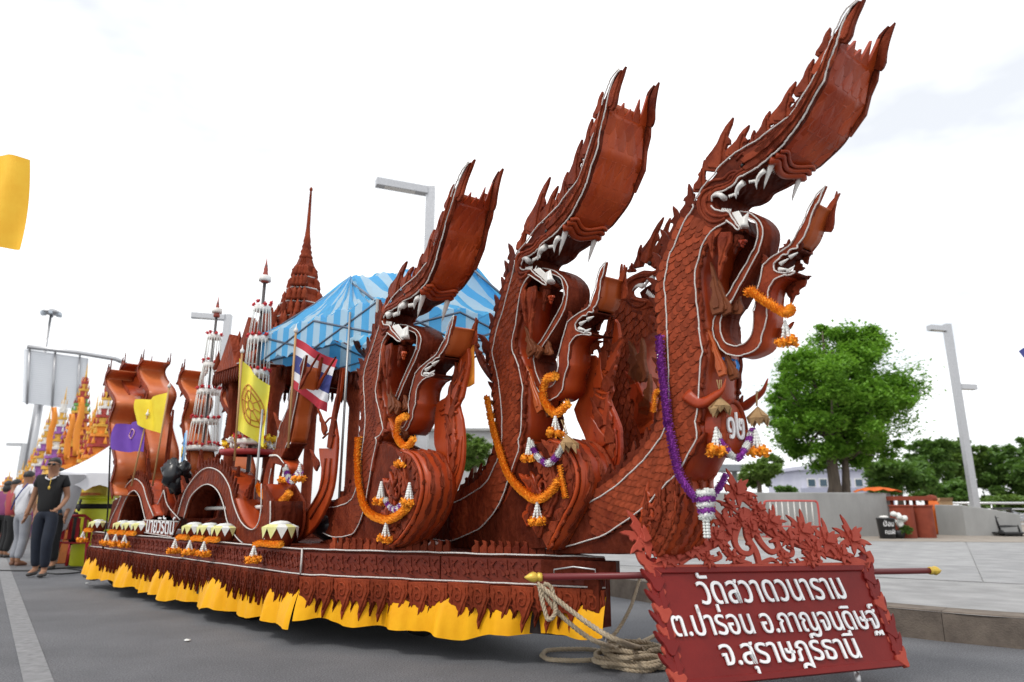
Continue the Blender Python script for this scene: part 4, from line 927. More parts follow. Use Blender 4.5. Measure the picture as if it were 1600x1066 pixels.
# --- railing
RAIL=mat('stainless_rail',(.62,.62,.63),.3,metal=.7)
y0=31.0; xs=[dep(u,787,y0).x for u in (1478,1492,1560,1600)]
rt=thing('railing',((xs[0]+xs[-1])/2,y0,PZ),'stainless railing with crossed braces at the plaza edge','railing')
x=xs[0]; 
while x<xs[-1]+3:
    MB().tube([(x,y0,PZ),(x,y0,1.22)],.035,6).build('post',RAIL,rt)
    MB().tube([(x,y0,.36),(x+2.0,y0,.98)],.025,5).build('brace',RAIL,rt); MB().tube([(x,y0+.03,.98),(x+2.0,y0+.03,.36)],.025,5).build('brace',RAIL,rt); x+=2.0
for z,r_ in ((1.24,.05),(.98,.03),(.34,.03)): MB().tube([(xs[0],y0,z),(x,y0,z)],r_,6).build('rail',RAIL,rt)
# --- crowd barrier
yb=19.6; bx0,bx1=dep(1195,800,yb).x,dep(1279,800,yb).x; bz=dep(1237,783,yb).z
ct=thing('crowd_barrier',((bx0+bx1)/2,yb,PZ),'red framed crowd barrier with white bars in front of the planter wall','barrier'); BR=mat('barrier_red',(.50,.05,.04),.5); 
MB().tube(spline([(bx0,yb,PZ),(bx0,yb,bz-.12),(bx0+.05,yb,bz-.03),(bx0+.15,yb,bz),(bx1-.15,yb,bz),(bx1-.05,yb,bz-.03),(bx1,yb,bz-.12),(bx1,yb,PZ)],3),.025,6).build('frame',BR,ct); MB().tube([(bx0,yb,PZ+.3),(bx1,yb,PZ+.3)],.02,6).build('lower_rail',BR,ct)
for i in range(8): xx=bx0+(bx1-bx0)*(i+1)/9; MB().tube([(xx,yb,PZ+.3),(xx,yb,bz)],.014,5).build('bar',TOOTH,ct)
for xx in (bx0,bx1): MB().box((xx,yb,PZ+.02),(.06,.6,.03)).build('foot',BR,ct)
# --- bins, bucket and odds beside the wall end
TERRA=mat('terracotta_paint',(.26,.055,.028),.65,(.20,.04,.022),4,.2,30,spec=.25)
yb=19.6
for i,(u,v) in enumerate(((1414,838),(1444,838))):
    q=gnd(u,v,PZ); yq=19.3+.2*i; q=Vector((dep(u,v,yq).x,yq,PZ)); t=thing('concrete_drum',tuple(q),('terracotta red cylindrical drum beside the black bucket','terracotta red cylindrical drum beside the low sloping wall')[i],'drum','red drums by the wall')
    MB().lathe([(.30,0),(.305,.02),(.29,.86),(.29,.88),(.26,.88),(.25,.5)],tuple(q),n=24).build('shell',TERRA,t); MB().lathe([(.295,.0),(.31,.0),(.31,.05),(.295,.05)],(q.x,q.y,PZ+.83),n=24).build('rim',TERRA,t)
q=Vector((dep(1420,780,20.3).x,20.3,PZ)); t=thing('barrier_table',tuple(q),'brown red bench rail on posts standing behind the red drums','bench')
MB().box((q.x,q.y,dep(1420,779,20.3).z),(1.15,.4,.12)).build('seat',TERRA,t)
for dx_ in (-.5,-.05,.15,.5): MB().box((q.x+dx_,q.y,(dep(1420,779,20.3).z+PZ-.06)/2),(.07,.07,dep(1420,779,20.3).z-PZ-.06)).build('leg',WOODD,t)
yq=18.9; q=Vector((dep(1387,838,yq).x,yq,PZ)); t=thing('bucket',tuple(q),'black plastic bucket with white hand-painted Thai words','bucket')
BLK=mat('black_plastic',(.012,.013,.015),.45); MB().lathe([(.18,0),(.19,.01),(.225,.50),(.235,.51),(.235,.54),(.215,.54),(.17,.05)],tuple(q),n=24).build('body',BLK,t)
def cyl(q2,w): an=-PI/2+q2[0]/.22; rr=.203+.05*(q2[1]-.25)+w; return Vector((q.x+rr*math.cos(an),q.y+rr*math.sin(an),PZ+q2[1]))
put_text('letter','ป้อม',(-.17,.33),(.11,.33),.10,cyl,LET,t,.004,.004); put_text('letter','คนนผิด',(-.15,.13),(.17,.13),.09,cyl,LET,t,.004,.004)
MB().ball((q.x-.05,q.y-.02,PZ+.56),.10,8,5,(1.2,1,.4),.2).build('plastic_bag',TOOTH,t)
q=Vector((dep(1404,838,19.0).x,19.0,PZ)); t=thing('flower_pot',tuple(q),'potted white bouquet of round blossoms between bucket and red drums','flowers')
MB().lathe([(.12,0),(.17,.22),(.18,.22),(.15,.05)],tuple(q),n=14).build('pot',BLK,t); r=random.Random(5)
for i in range(9): MB().ball((q.x+r.uniform(-.14,.16),q.y-.1+r.uniform(-.1,.1),PZ+.36+.035*i),.085,8,5,(1,1,.85),.12).build('blossom',JAS,t)
crown([((q.x+.1,q.y-.08,PZ+.22),(.2,.15,.14))],500,.10,r,LEAF2,'leaves',t)
oc=dep(1370,772,20.9); m_=MB(); rows=[]
for i in range(9): rows.append([(oc.x-.62+.135*i,20.35+.12*j,1.475+.13*math.sin(PI*min(1,.12+.1*j))*math.sin(PI*(i+.6)/9.2)+.03*math.sin(i*2+j)) for j in range(7)])
tag(m_.grid(rows,.01).build('orange_tarpaulin',mat('orange_cloth',(.75,.16,.02),.7,(.62,.11,.015),6)),'crumpled orange tarpaulin lying on top of the planter wall','tarpaulin')
q=dep(1458,800,22); t=thing('orange_drink_cooler',(q.x,22,PZ),'orange round container with a red lid behind the red drums','container'); z0=dep(1458,797,22).z
MB().lathe([(.16,PZ),(.2,PZ+.1),(.24,z0-.05),(.26,z0),(.18,z0+.22),(.14,z0+.30)],(q.x,22,0),n=14).build('body',MATS['orange_cloth'],t); MB().lathe([(.16,z0+.29),(.18,z0+.31),(.15,z0+.42),(.05,z0+.46)],(q.x,22,0),n=14).build('lid',TERRA,t)
q=dep(1475,800,22.3); z1=dep(1475,783,22.3).z; t=thing('cardboard_box',(q.x,22.3,.9),'brown cardboard box standing on the low sloping wall','box'); CB=mat('cardboard',(.42,.28,.15),.9,(.36,.23,.12),9)
MB().box((q.x,22.3,(z1+PZ)/2),(.42,.35,z1-PZ)).build('carton',CB,t)
for s in (-1,1): MB().plate([(-.2,0),(.2,0),(.2,.16),(-.2,.16)],lambda p,w,s=s:Vector((q.x+p[0],22.3+s*.175+s*w+s*p[1]*.5,z1+p[1]*.6)),0,.01,.002).build('flap',CB,t)
# hand truck
q=gnd(1580,838,PZ); yq=q.y; t=thing('hand_truck',tuple(q),'black steel hand truck standing on the plaza near the railing','hand truck'); BM=mat('black_steel',(.015,.015,.016),.4)
zt=dep(1585,795,yq).z
for dx_ in (-.28,.28): MB().tube([(q.x+dx_,yq,PZ+.12),(q.x+dx_-.08,yq+.1,zt)],.03,6).build('upright',BM,t)
for f in (.25,.6,1): MB().tube([(q.x-.28-.08*f,yq+.1*f,PZ+.12+(zt-PZ-.12)*f),(q.x+.28-.08*f,yq+.1*f,PZ+.12+(zt-PZ-.12)*f)],.025,6).build('crossbar',BM,t)
MB().box((q.x,yq-.2,PZ+.10),(1.0,.6,.04)).build('toe_plate',BM,t)
for dx_ in (-.4,.4): MB().lathe([(.02,-.03),(.09,-.03),(.09,.03),(.02,.03)],n=12,M=Matrix.Translation((q.x+dx_,yq-.2,PZ+.09))@Matrix.Rotation(R(90),4,'Y')).build('wheel',MATS['tyre_rubber'],t)
# ---------------------------------------------------------------- garlands
def petal_tube(pts,r,m_,rnd,step=.011,np_=8,pl=.016):
    P=[Vector(q) for q in subd(pts,step)]; n=len(P)
    for i,q in enumerate(P):
        t=(P[min(i+1,n-1)]-P[max(i-1,0)]).normalized(); u=t.orthogonal().normalized(); v=t.cross(u); a0=rnd.uniform(0,6)
        for k in range(np_):
            a=a0+2*PI*k/np_; d=u*math.cos(a)+v*math.sin(a); s=(v*math.cos(a)-u*math.sin(a)); rr=r*rnd.uniform(.78,1.0); b=q+d*(rr*.45); e=q+d*(rr+pl*.15)+t*rnd.uniform(-.3,.3)*pl
            w_=pl*.52; m_.add([b-s*w_*.6,b+s*w_*.6,e+s*w_+t*pl*.3,e+d*pl*.22,e-s*w_-t*pl*.3],[(0,1,2,3,4)])
    m_.tube(P,r*.62,7)
def blossom(m_,c,r,rnd,n=70):
    m_.ball(c,r*.72,8,6)
    for _ in range(n):
        d=Vector((rnd.gauss(0,1),rnd.gauss(0,1),rnd.gauss(0,1))).normalized(); s=d.orthogonal().normalized(); a=rnd.uniform(0,6); s=(s*math.cos(a)+d.cross(s)*math.sin(a)); b=Vector(c)+d*r*.6; e=Vector(c)+d*r*rnd.uniform(.92,1.12); w_=r*.30
        m_.add([b-s*w_*.5,b+s*w_*.5,e+s*w_,e+d*r*.12,e-s*w_],[(0,1,2,3,4)])
def pendant(par,top,ln,rnd,k=1.0,strings=4,cluster=True):
    top=Vector(top); m_=MB()
    for j in range(strings):
        a=2*PI*j/strings; e=top+Vector((math.cos(a)*.024*k,math.sin(a)*.024*k,-ln))
        nn=max(4,int(ln/.016))
        for i in range(nn): p=top.lerp(e,(i+.5)/nn); m_.ball(p,.0085*k,6,4,(1,1,1.3),.1)
        m_.tube([top,e],.003,4)
    m_.build('jasmine_string',JAS,par)
    m_=MB()
    for j in range(5):
        a=2*PI*j/5; blossom(m_,top+Vector((math.cos(a)*.034*k,math.sin(a)*.034*k,-ln-.012*k+rnd.uniform(-.008,.008))),.027*k,rnd,26)
    m_.build('marigold_cluster',MARI,par)
def garland(label,pts,r,seed,drop=None,m=MARI,dl=.09,k=1.0,cat='garland'):
    rnd=random.Random(seed); P=spline(pts,5); c=min(P,key=lambda q:q[2]); t=thing('garland',tuple(c),label,cat,'flower garlands on the float')
    m_=MB(); petal_tube(P,r,m_,rnd,pl=r*.62); m_.build('flower_rope',m,t)
    if drop is not None: pendant(t,drop,dl,rnd,k)
    return t
def segs(label,pts,r,seed,ends=()):
    """white garland with purple rings, tassels at the ends"""
    rnd=random.Random(seed); P=subd(spline(pts,5),.01); t=thing('garland',tuple(min(P,key=lambda q:q[2])),label,'garland','flower garlands on the float')
    n=len(P); k=0; ln=max(3,n//7)
    for i in range(0,n-1,ln):
        m_=MB(); petal_tube(P[i:min(i+ln+1,n)],r,m_,rnd,.008,9,r*.4); m_.build('purple_ring' if k%2 else 'white_segment',PURP if k%2 else JAS,t); k+=1
    for e,l in ends: pendant(t,e,l,rnd,1.15,7)
    return t
def on(fr,w,pts): return [fr.p(fr.u(q,w),w) for q in pts]
f1,f2,f3=n1[1],n2[1],n3[1]
garland('orange marigold garland looped on the bow naga\'s lesser neck',on(f1,.02,vC((512,895),(560,872),(620,925),(720,985),(800,1040),(850,1060)))+on(f1,.10,vC((880,1035),(850,1010))),.027,1,on(f1,.05,vD((835,165)))[0],dl=.10)
PT=on(f1,-.045,vG((1020,240),(1030,450),(1060,700),(1085,950))+vF((770,120),(800,260),(850,500),(925,640),(1000,735)))
tpg=garland('long purple garland hanging down the bow naga\'s neck to a white knot',PT,.026,2,None,PURP)
rnd=random.Random(3); m_=MB(); P2=on(f1,.02,vF((1010,740),(1070,770)))+on(f1,.25,vF((1140,715),(1205,620),(1245,535))); petal_tube(spline(P2,5),.022,m_,rnd,pl=.014); m_.build('flower_rope',PURP,tpg)
kc=on(f1,.0,vF((1065,770)))[0]
for i,z in enumerate((.045,.015,-.015,-.045,-.07)): m_=MB(); petal_tube([kc+Vector((-.035+.004*i,-.01,z)),kc+Vector((0,-.045,z)),kc+Vector((.045-.004*i,-.0,z))],.026,m_,rnd,.01,9,.012); m_.build('knot_ring',PURP if i%2 else JAS,tpg)
m_=MB(); [m_.ball(kc+Vector((.012*math.cos(j*1.6),-.02+.012*math.sin(j*1.6),-.10-.016*i)),.009,6,4) for i in range(6) for j in range(4)]; m_.build('jasmine_string',JAS,tpg)
garland('short orange strand hanging beside the purple garland',on(f1,-.03,vG((1010,690),(980,720),(972,800),(962,870))),.018,4)
z2=lambda *p:V(940,400,.45,p)
segs('white and purple garland under the number shield of the bow naga',on(f1,.03,z2((405,600),(432,670)))+on(f1,.10,z2((465,702),(495,680)))+on(f1,.22,z2((520,620),(522,600))),.021,5,[(on(f1,.02,z2((398,595)))[0],.11),(on(f1,.22,z2((535,605)))[0],.10)])
def bell(label,top,bot,seed,wd=.085):
    """bunch of dried palm-leaf pouches on straw strings"""
    r=random.Random(seed); t=thing('palm_leaf_tassel',tuple(bot),label,'tassel','dried palm leaf tassels'); top,bot=Vector(top),Vector(bot); m=mat('dried_palm_leaf',(.40,.25,.11),.8,(.30,.18,.08),18,.4,60); mid=top.lerp(bot,.45)
    for j in range(3): MB().tube([top+Vector((r.uniform(-.015,.015),0,0)),mid+Vector((r.uniform(-.01,.01),0,0))],.003,4).build('string',m,t)
    for j in range(7):
        a=2*PI*j/7; e=bot+Vector((math.cos(a)*wd*.6,math.sin(a)*wd*.5,r.uniform(-.02,.03))); s=Vector((-math.sin(a),math.cos(a),0))*wd*.38; o=Vector((math.cos(a),math.sin(a),0))*wd*.2
        MB().add([mid,mid.lerp(e,.55)-s+o,e,mid.lerp(e,.55)+s+o,mid.lerp(e,.6)+o*2.0,mid.lerp(e,.6)-o],[(0,1,4),(1,2,4),(2,3,4),(3,0,4),(0,5,1),(1,5,2),(2,5,3),(3,5,0)]).build('leaf_pouch',m,t)
bell('dried palm leaf pouch bunch left of the number shield',on(f1,.01,z2((410,430)))[0],on(f1,.01,z2((413,560)))[0],6)
bell('dried palm leaf pouch bunch right of the number shield',on(f1,.25,z2((540,470)))[0],on(f1,.25,z2((545,585)))[0],7)
# number shield and horns of the bow naga
sh_=MB().plate([(.075*math.cos(a),.135*math.sin(a)) for a in [i*2*PI/24 for i in range(24)]],lambda q,w:fs_(q,w),.0,.03,.008) if False else None
c=on(f1,.12,z2((462,600)))[0]; sxv=Vector((f1.W[0],f1.W[1],0)); fv=Vector((f1.F[0],f1.F[1],0))
def fs_(q,w): return c+sxv*q[0]+Vector((0,0,q[1]))+fv*w
root1=n1[0]
sh_=MB().plate([(.10*math.cos(a),.15*math.sin(a)) for a in [i*2*PI/28 for i in range(28)]],fs_,-.12,.0,.012).build('number_shield',GLOSS,root1)
MB().tube([fs_((.10*math.cos(a),.15*math.sin(a)),.0) for a in [i*2*PI/28 for i in range(29)]],.014,6).build('shield_rim',WOOD,sh_)
put_text('numeral','๑๒',(-.075,-.055),(.075,-.055),.13,fs_,LET,sh_,.012,.002)
for w_,b_,mid_,t_ in ((.0,(300,480),(395,485),(432,425)),(.335,(450,500),(525,500),(578,425))):
    MB().tube(spline(on(f1,w_,z2(b_,((b_[0]+mid_[0])/2,mid_[1]+25),mid_,((mid_[0]+t_[0])/2+8,(mid_[1]+t_[1])/2+8),t_)),4),lambda u:.045*(1-u)**.8+.003,8,flat=.6).build('breast_horn',GLOSS,root1)
RIB=mat('blue_ribbon',(.03,.22,.62),.5); m_=MB()
rb=thing('ribbon',tuple(on(f1,.1,vD((330,560)))[0]),'blue ribbon bow tied beneath the lesser neck of the bow naga','ribbon','ribbons and streamers')
for a_,b_ in ((vD((265,440)),vD((330,590))),(vD((430,490)),vD((430,600))),(vD((300,480)),vD((400,500)))):
    p=on(f1,.1,a_+b_); MB().tube([p[0],p[0].lerp(p[1],.5)+Vector((.01,0,0)),p[1]],.014,6,.02,flat=.4).build('ribbon_tail',RIB,rb)
# naga 2 garlands
garland('long orange marigold garland draped down the middle naga\'s neck',on(f2,-.04,z4((165,375),(185,480),(215,590),(250,690),(310,765),(372,800)))+on(f2,-.03,z4((430,765),(455,722))),.030,11,on(f2,-.05,z4((372,812)))[0],dl=.11,k=1.15)
garland('orange marigold loop on the middle naga\'s lesser neck',on(f2,.04,z4((448,285),(405,305),(398,380),(440,440),(470,430),(500,400))),.030,12,on(f2,.02,z4((447,455)))[0],dl=.10,k=1.15)
segs('white and purple garland on the middle naga\'s breast',on(f2,-.02,z4((345,560),(370,615),(415,650),(455,615),(480,570))),.026,13,[(on(f2,-.03,z4((338,545)))[0],.13)])
bell('dried palm leaf pouch bunch on the middle naga\'s breast',on(f2,-.02,z4((478,470)))[0],on(f2,-.03,z4((512,605)))[0],14)
garland('short orange strand hanging below the middle naga\'s palm leaf pouch',on(f2,-.03,z4((465,660),(475,720),(490,795))),.020,15)
garland('long orange marigold garland around the neck of the naga before the canopy',on(f3,-.04,z6((118,485),(115,600),(125,720),(160,825),(240,865),(300,845),(345,805))),.030,16,on(f3,-.05,z6((247,880)))[0],dl=.10,k=1.15)
garland('orange marigold loop on the lesser neck of the naga before the canopy',on(f3,.03,z6((340,385),(302,410),(298,480),(330,525),(355,515),(372,490))),.028,17,on(f3,.01,z6((325,540)))[0],dl=.10,k=1.15)
segs('white and purple garland on the breast of the naga before the canopy',on(f3,-.02,z6((245,770),(262,800),(292,818),(325,790))),.024,18,[(on(f3,-.03,z6((225,690)))[0],.13),(on(f3,-.03,z6((355,695)))[0],.12)])
# monk's orange robe cloth hung on the lesser snout
oc=mat('robe_orange',(.80,.26,.01),.7,(.70,.20,.008),5); rows=[]
for i in range(8):
    f=i/7; rows.append(on(f3,.30,z6(*[(570+80*g/6-34*(1-f)*(1-g/6)+6*math.sin(g*2.2+f),20+215*f+(25*math.sin(PI*g/6) if i==7 else 0)-18*(g==0)) for g in range(7)])))
for i,r_ in enumerate(rows): 
    for j,q in enumerate(r_): q.y+=.03*math.sin(j*2.1+i*.4)
tag(MB().grid(rows,.006).build('robe_cloth',oc),'orange robe cloth hung beside the naga before the canopy','cloth')
# ---------------------------------------------------------------- upright breast prows with a carved face (far flank of nagas 2 and 3)
def prow(nn,W,px,ridges,name):
    root,fr=nn[0],nn[1]; P=fr.us(px,W); o=MB().plate(spline(P,2,True),fr.p,W+.02,W-.004,.006).build('breast_prow',GLOSS,root)
    for r_,wd in ridges: MB().tube([fr.p(q,W-.008) for q in spline(fr.us(r_,W),4)],wd,6).build('carved_lip',GLOSS,o)
    return o
def prow_flames(nn,W,px,n,wd,o):
    fr=nn[1]; L=spline(fr.us(px,W),4); la=arc(L); r_=random.Random(n)
    for i in range(n):
        t=(i+.8)/(n+.6); b=Vector(along(L,t,la)); a=Vector(along(L,max(t-.9/n-.05,0),la)); d=(a-b); s=Vector((-d.y,d.x)).normalized()
        for j in (-1,1):
            b0=b+s*j*wd*.35; t0=b0+d*1.25+s*j*wd*.55; MB().plate(flame(tuple(b0),tuple(t0),wd,j),fr.p,W,W-.016-.004*(i%3),.005).build('prow_flame',WOOD if (i+j)%3 else GLOSS,o)
prow(n3,.265,z6((480,330),(520,300),(555,240),(585,130),(605,25),(625,70),(630,150),(612,240),(600,300),(582,335),(598,400),(606,480),(606,560),(596,640),(570,720),(530,800),(470,880),(420,950),(380,990),(340,1000),(400,900),(450,820),(480,740),(500,660),(490,580),(470,520),(470,440)),[(z6((500,360),(540,340),(570,345),(590,325)),.012),(z6((505,380),(550,365),(580,370)),.010),(z6((560,250),(590,200),(600,120)),.009),(z6((600,480),(585,620),(530,740),(450,860)),.008),(z6((570,480),(555,620),(500,740),(420,860)),.008)],'p3'); prow_flames(n3,.265,z6((592,150),(580,240),(545,330),(550,440),(560,560),(540,660),(490,780),(420,890)),9,.075,[x for x in n3[0].children if x.name.startswith('breast_prow')][0])
prow(n2,.335,vG((400,420),(470,400),(520,450),(600,400),(645,100),(685,230),(660,420),(640,500),(610,590),(625,700),(600,770),(640,870),(690,1000))+vF((375,230),(378,320),(365,460),(330,620),(270,780),(180,930),(60,1050),(-60,1150),(-120,1180),(0,1000),(90,800),(130,600),(140,450),(60,200),(-20,0))+vG((380,700),(390,560)),[(vG((500,700),(560,720),(610,715)),.014),(vG((490,730),(550,765),(600,755)),.012),(vG((520,560),(580,540),(640,450)),.011),(vG((560,560),(600,610)),.014),(vF((330,150),(350,300),(320,500),(200,760),(50,960)),.009),(vF((270,150),(290,320),(250,500),(150,740),(20,930)),.009),(vF((200,160),(220,330),(190,500),(100,720)),.009)],'p2'); prow_flames(n2,.335,vG((640,250),(600,430),(560,600),(530,800))+vF((220,60),(270,260),(240,480),(140,720),(0,940)),10,.10,[x for x in n2[0].children if x.name.startswith('breast_prow')][0])
# ---------------------------------------------------------------- short-snouted naga head beside the bow naga's neck (far flank)
fe=Frame(.62,5.35,34)
rr_=thing('naga_figure',fe.p((0,.70)),'short-snouted scaled naga head peering out behind the bow naga\'s neck','naga figure','great nagas on the float')
def tE(*p): return fe.us(vE(*p))
def pl_(name,poly,w0,w1,m,par=rr_,sp_=True): return MB().plate(spline(poly,2,True) if sp_ else poly,fe.p,w0,w1,.005).build(name,m,par)
hd=pl_('head_board',tE((180,720),(185,640),(230,600),(290,570),(350,545),(420,550),(480,530),(560,480),(700,400),(760,420),(640,540),(500,580),(440,590),(380,610),(300,670),(250,715),(265,760),(330,775),(390,790),(430,850),(400,850),(330,880),(240,850),(190,790)),.03,0,WOOD)
for t_ in ([(190,650),(260,610),(330,580),(400,575),(470,550)],[(210,700),(240,640),(320,600),(390,590)],[(200,760),(240,820),(310,850),(370,820)],[(250,780),(320,800),(380,810)]): MB().tube([fe.p(q,-.002) for q in spline(tE(*t_),4)],.012,6).build('lip_roll',WOOD,hd)
MB().ball(fe.p(tE((410,492))[0],-.01),.018,8,6).build('eye',MATS['dark_eye'],hd)
for b_,t_,wd,hk in (((345,480),(495,95),.15,-1),((480,420),(550,105),.13,-1),((235,560),(245,480),.09,1),((420,520),(560,250),.14,-1),((160,700),(150,490),.08,-1),((600,430),(650,190),.12,-1),((300,520),(310,330),.10,-1)):
    a,b=tE(b_,t_); MB().plate(flame(a,b,wd,hk),fe.p,.025,.005,.004).build('crest_flame',WOOD,rr_); MB().plate(flame(a,tuple(Vector(a).lerp(Vector(b),.7)),wd*.5,hk,notch=False),fe.p,.006,-.006,.004).build('crest_flame',WOOD,rr_)
def fang2(b_,t_,r0,bend):
    a,b=[Vector(q) for q in tE(b_,t_)]; d=b-a; s=Vector((-d.y,d.x))*bend; MB().tube([fe.p(tuple(a.lerp(b,i/5)+s*4*(i/5)*(1-i/5)),-.002) for i in range(6)],lambda u:r0*(1-u)**.7+.001,6,flat=.6).build('fang',TOOTH,rr_)
fang2((350,680),(255,720),.026,-.2); fang2((430,610),(360,705),.032,-.2); fang2((440,800),(470,860),.03,.1)
m_=MB(); A,B=[Vector(q) for q in tE((380,745),(470,830))]
for i in range(8): c0=A.lerp(B,i/8); m_.tube([fe.p(tuple(c0),-.002),fe.p((c0.x+.01,c0.y+.035),-.002)],.011,5,.002)
m_.build('tooth_row',TOOTH,rr_)
pl_('palate_board',tE((250,715),(300,670),(440,590),(560,560),(700,480),(800,600),(700,800),(500,850),(430,850),(390,790),(265,760)),.12,.08,WOODD,sp_=False)
nb_=fe.us(vE((150,760),(60,980))+vG((560,380),(470,620))+[(930,640),(915,700),(900,760),(870,820),(820,855)]); nf_=fe.us(vE((430,860),(400,1000))+vG((740,300),(760,620),(820,850))+[(1010,690),(1012,740),(1000,790),(985,830),(960,860)])
nk=MB().plate(spline(nb_,2)+spline(nf_,2)[::-1],fe.p,.04,.01,.006).build('neck_board',WOOD,rr_)
MB().tube([fe.p(q,.0) for q in spline(nb_,3)],.014,5).build('back_ridge',WOOD,nk)
oa,fa_=arc(nb_),arc(nf_); sme=scale_mesh(.075,.10,.016,WOOD); cnt=0
for i in range(34):
    t=.01+.85*i/34; A=Vector(along(nb_,t,oa)); B=Vector(along(nf_,t,fa_)); wdt=(B-A).length; n_=max(2,int(wdt/.075)); u=(B-A)/wdt; dn=Vector((u.y,-u.x))
    for j in range(n_):
        f=(j+(.25 if i%2 else .75))/n_; q=A.lerp(B,f); X=(fe.p(tuple(u))-fe.p((0,0))).normalized(); Yv=-(fe.p(tuple(dn))-fe.p((0,0))).normalized(); Z=Vector((fe.W[0],fe.W[1],0)); P=fe.p(tuple(q),.011)
        inst('scale',sme,nk,Matrix(((X.x,Yv.x,Z.x,P.x),(X.y,Yv.y,Z.y,P.y),(X.z,Yv.z,Z.z,P.z),(0,0,0,1))))
rows=[[fe.p(q,.02+.3*g/3) for g in range(4)] for q in spline(nb_,2)]; MB().grid(rows,.01).build('back_board',WOODD,rr_); rows=[[fe.p(q,.02+.3*g/3) for g in range(4)] for q in spline(nf_,2)]; MB().grid(rows,.01).build('belly_board',GLOSS,rr_)
for b_,t_,wd,m,w_ in (((400,900),(420,1066),.13,WOOD,-.01),((300,880),(260,1040),.12,WOODD,.0),((480,880),(500,1040),.12,WOODD,.0)):
    a,b=tE(b_,t_); MB().plate(flame(a,b,wd,1),fe.p,w_+.02,w_,.004).build('beard_flame',m,rr_)
for b_,t_,wd,m in (((840,640),(790,280),.16,PALE),((850,620),(900,260),.16,PALE),((940,980),(760,520),.20,GLOSS),((930,1040),(840,560),.16,GLOSS),((900,900),(960,560),.12,PALE)):
    a,b=fe.us(vG(b_,t_)); MB().plate(flame(a,b,wd,1),fe.p,.0,-.03,.005).build('throat_flame',m,rr_)
for b_,t_,wd in (((560,1000),(650,110),.13),((600,600),(500,300),.1)):
    a,b=fe.us(vG(b_,t_)); MB().plate(flame(a,b,wd,1),fe.p,.01,-.02,.005).build('spine_flame',WOODD,rr_)
# dark tail hooks curling beside the canopy (far flank)
ft=Frame(-.75,6.25,38); tl=thing('naga_tail_hooks',ft.p((0,.7)),'pair of dark curled naga crest hooks beneath the blue canopy','naga figure','great nagas on the float')
for pts in ([(548,500),(552,520),(560,545),(580,562),(600,575),(612,640),(612,700)],[(738,535),(744,545),(755,570),(775,595),(800,615),(800,690)]):
    P=spline(ft.us(pts),4); MB().tube([ft.p(q,0) for q in P],lambda u:.012+.05*min(1,u*1.6),8,flat=.45).build('hook',WOODD,tl)
    for i in range(2,12,2): q=Vector(P[i]); MB().plate(flame(tuple(q),(q.x-.03-.02*(i%4),q.y+.10),.06,1),ft.p,.02,.0,.003).build('hook_flame',WOODD,tl)
# ---------------------------------------------------------------- small naga by the float's corner
z8=lambda *p:V(380,480,.394,p)
f4=Frame(-1.70,6.0,40); W4=.17
t4=thing('naga_figure',f4.p((0,.70)),'small naga figure with smooth orange snout standing in front of the Thai flag','naga figure','great nagas on the float')
def b4(name,pts,m,w0=.01,w1=W4-.01,th=.012): return MB().grid([[f4.p(q,w0+(w1-w0)*g/4) for g in range(5)] for q in spline(f4.us(pts),3)],th).build(name,m,t4)
lipL=z8((170,560),(185,520),(200,440),(215,370),(228,300),(240,250),(250,190)); upL=z8((130,560),(150,470),(180,400),(190,330),(210,280),(235,220),(250,190))
for ww,d in ((0,1),(W4,-1)):
    MB().plate(f4.us(lipL)+f4.us(upL)[::-1],f4.p,ww+.02*d,ww-.006*d,.004).build('snout_board',WOOD,t4)
    MB().plate(spline(f4.us(z8((130,560),(170,560),(150,600),(170,640),(120,620),(110,700),(130,780),(120,860),(100,930),(60,935),(70,820),(75,720),(95,620))),2,True),f4.p,ww+.02*d,ww-.003*d,.004).build('neck_board',WOOD,t4)
    for b_,t_,wd in (((185,420),(245,190),.10),((150,480),(120,420),.09),((215,330),(300,185),.05)):
        a,b=f4.us(z8(b_,t_)); MB().plate(flame(a,b,wd,-1),f4.p,ww+.01*d,ww-.008*d,.003).build('crest_flame',WOOD,t4)
b4('snout_underside',z8((185,540),(200,470),(205,420),(220,350),(232,290),(240,235)),ORANGE)
b4('palate',z8((120,620),(150,600),(170,560),(190,540)),WOODD)
b4('belly_board',z8((150,610),(175,640),(140,700),(150,780),(160,860),(150,930)),GLOSS)
for pts in (lipL,upL,z8((115,640),(105,700),(110,780),(95,880)),z8((80,640),(65,740),(72,860))): MB().tube([f4.p(q,-.01) for q in spline(f4.us(pts),3)],.0045,5).build('rope_trim',ROPE,t4)
MB().tube([f4.p(q,-.01) for q in spline(f4.us(z8((110,590),(140,590),(165,620))),3)],.012,6,.004).build('fang',TOOTH,t4)
P=f4.us(z8((340,560),(345,470),(360,380),(385,290),(395,240),(385,330),(372,400),(362,450),(372,520),(368,600),(360,680),(345,750),(310,830),(260,900),(200,935),(160,930),(220,860),(270,790),(300,720),(310,640),(300,560)),W4)
pr=MB().plate(spline(P,2,True),f4.p,W4+.025,W4-.004,.006).build('breast_prow',GLOSS,t4)
for r_ in ([(330,460),(350,440),(372,450)],[(320,520),(345,500),(368,510)],[(350,600),(335,720),(270,840)],[(330,600),(310,720),(240,840)]): MB().tube([f4.p(q,W4-.01) for q in spline(f4.us(z8(*r_),W4),4)],.010,6).build('carved_lip',WOOD,pr)
for b_,t_,wd in (((345,560),(395,240),.09),((330,500),(300,400),.08),((300,640),(270,560),.09)):
    a,b=f4.us(z8(b_,t_),W4); MB().plate(flame(a,b,wd,1),f4.p,W4,W4-.02,.004).build('crest_flame',WOOD,t4)
garland('orange garland on the small naga by the float corner',on(f4,-.04,z8((62,708),(75,740),(130,772),(160,765),(182,735))),.034,31,on(f4,-.05,z8((150,785)))[0],dl=.09,k=1.3)
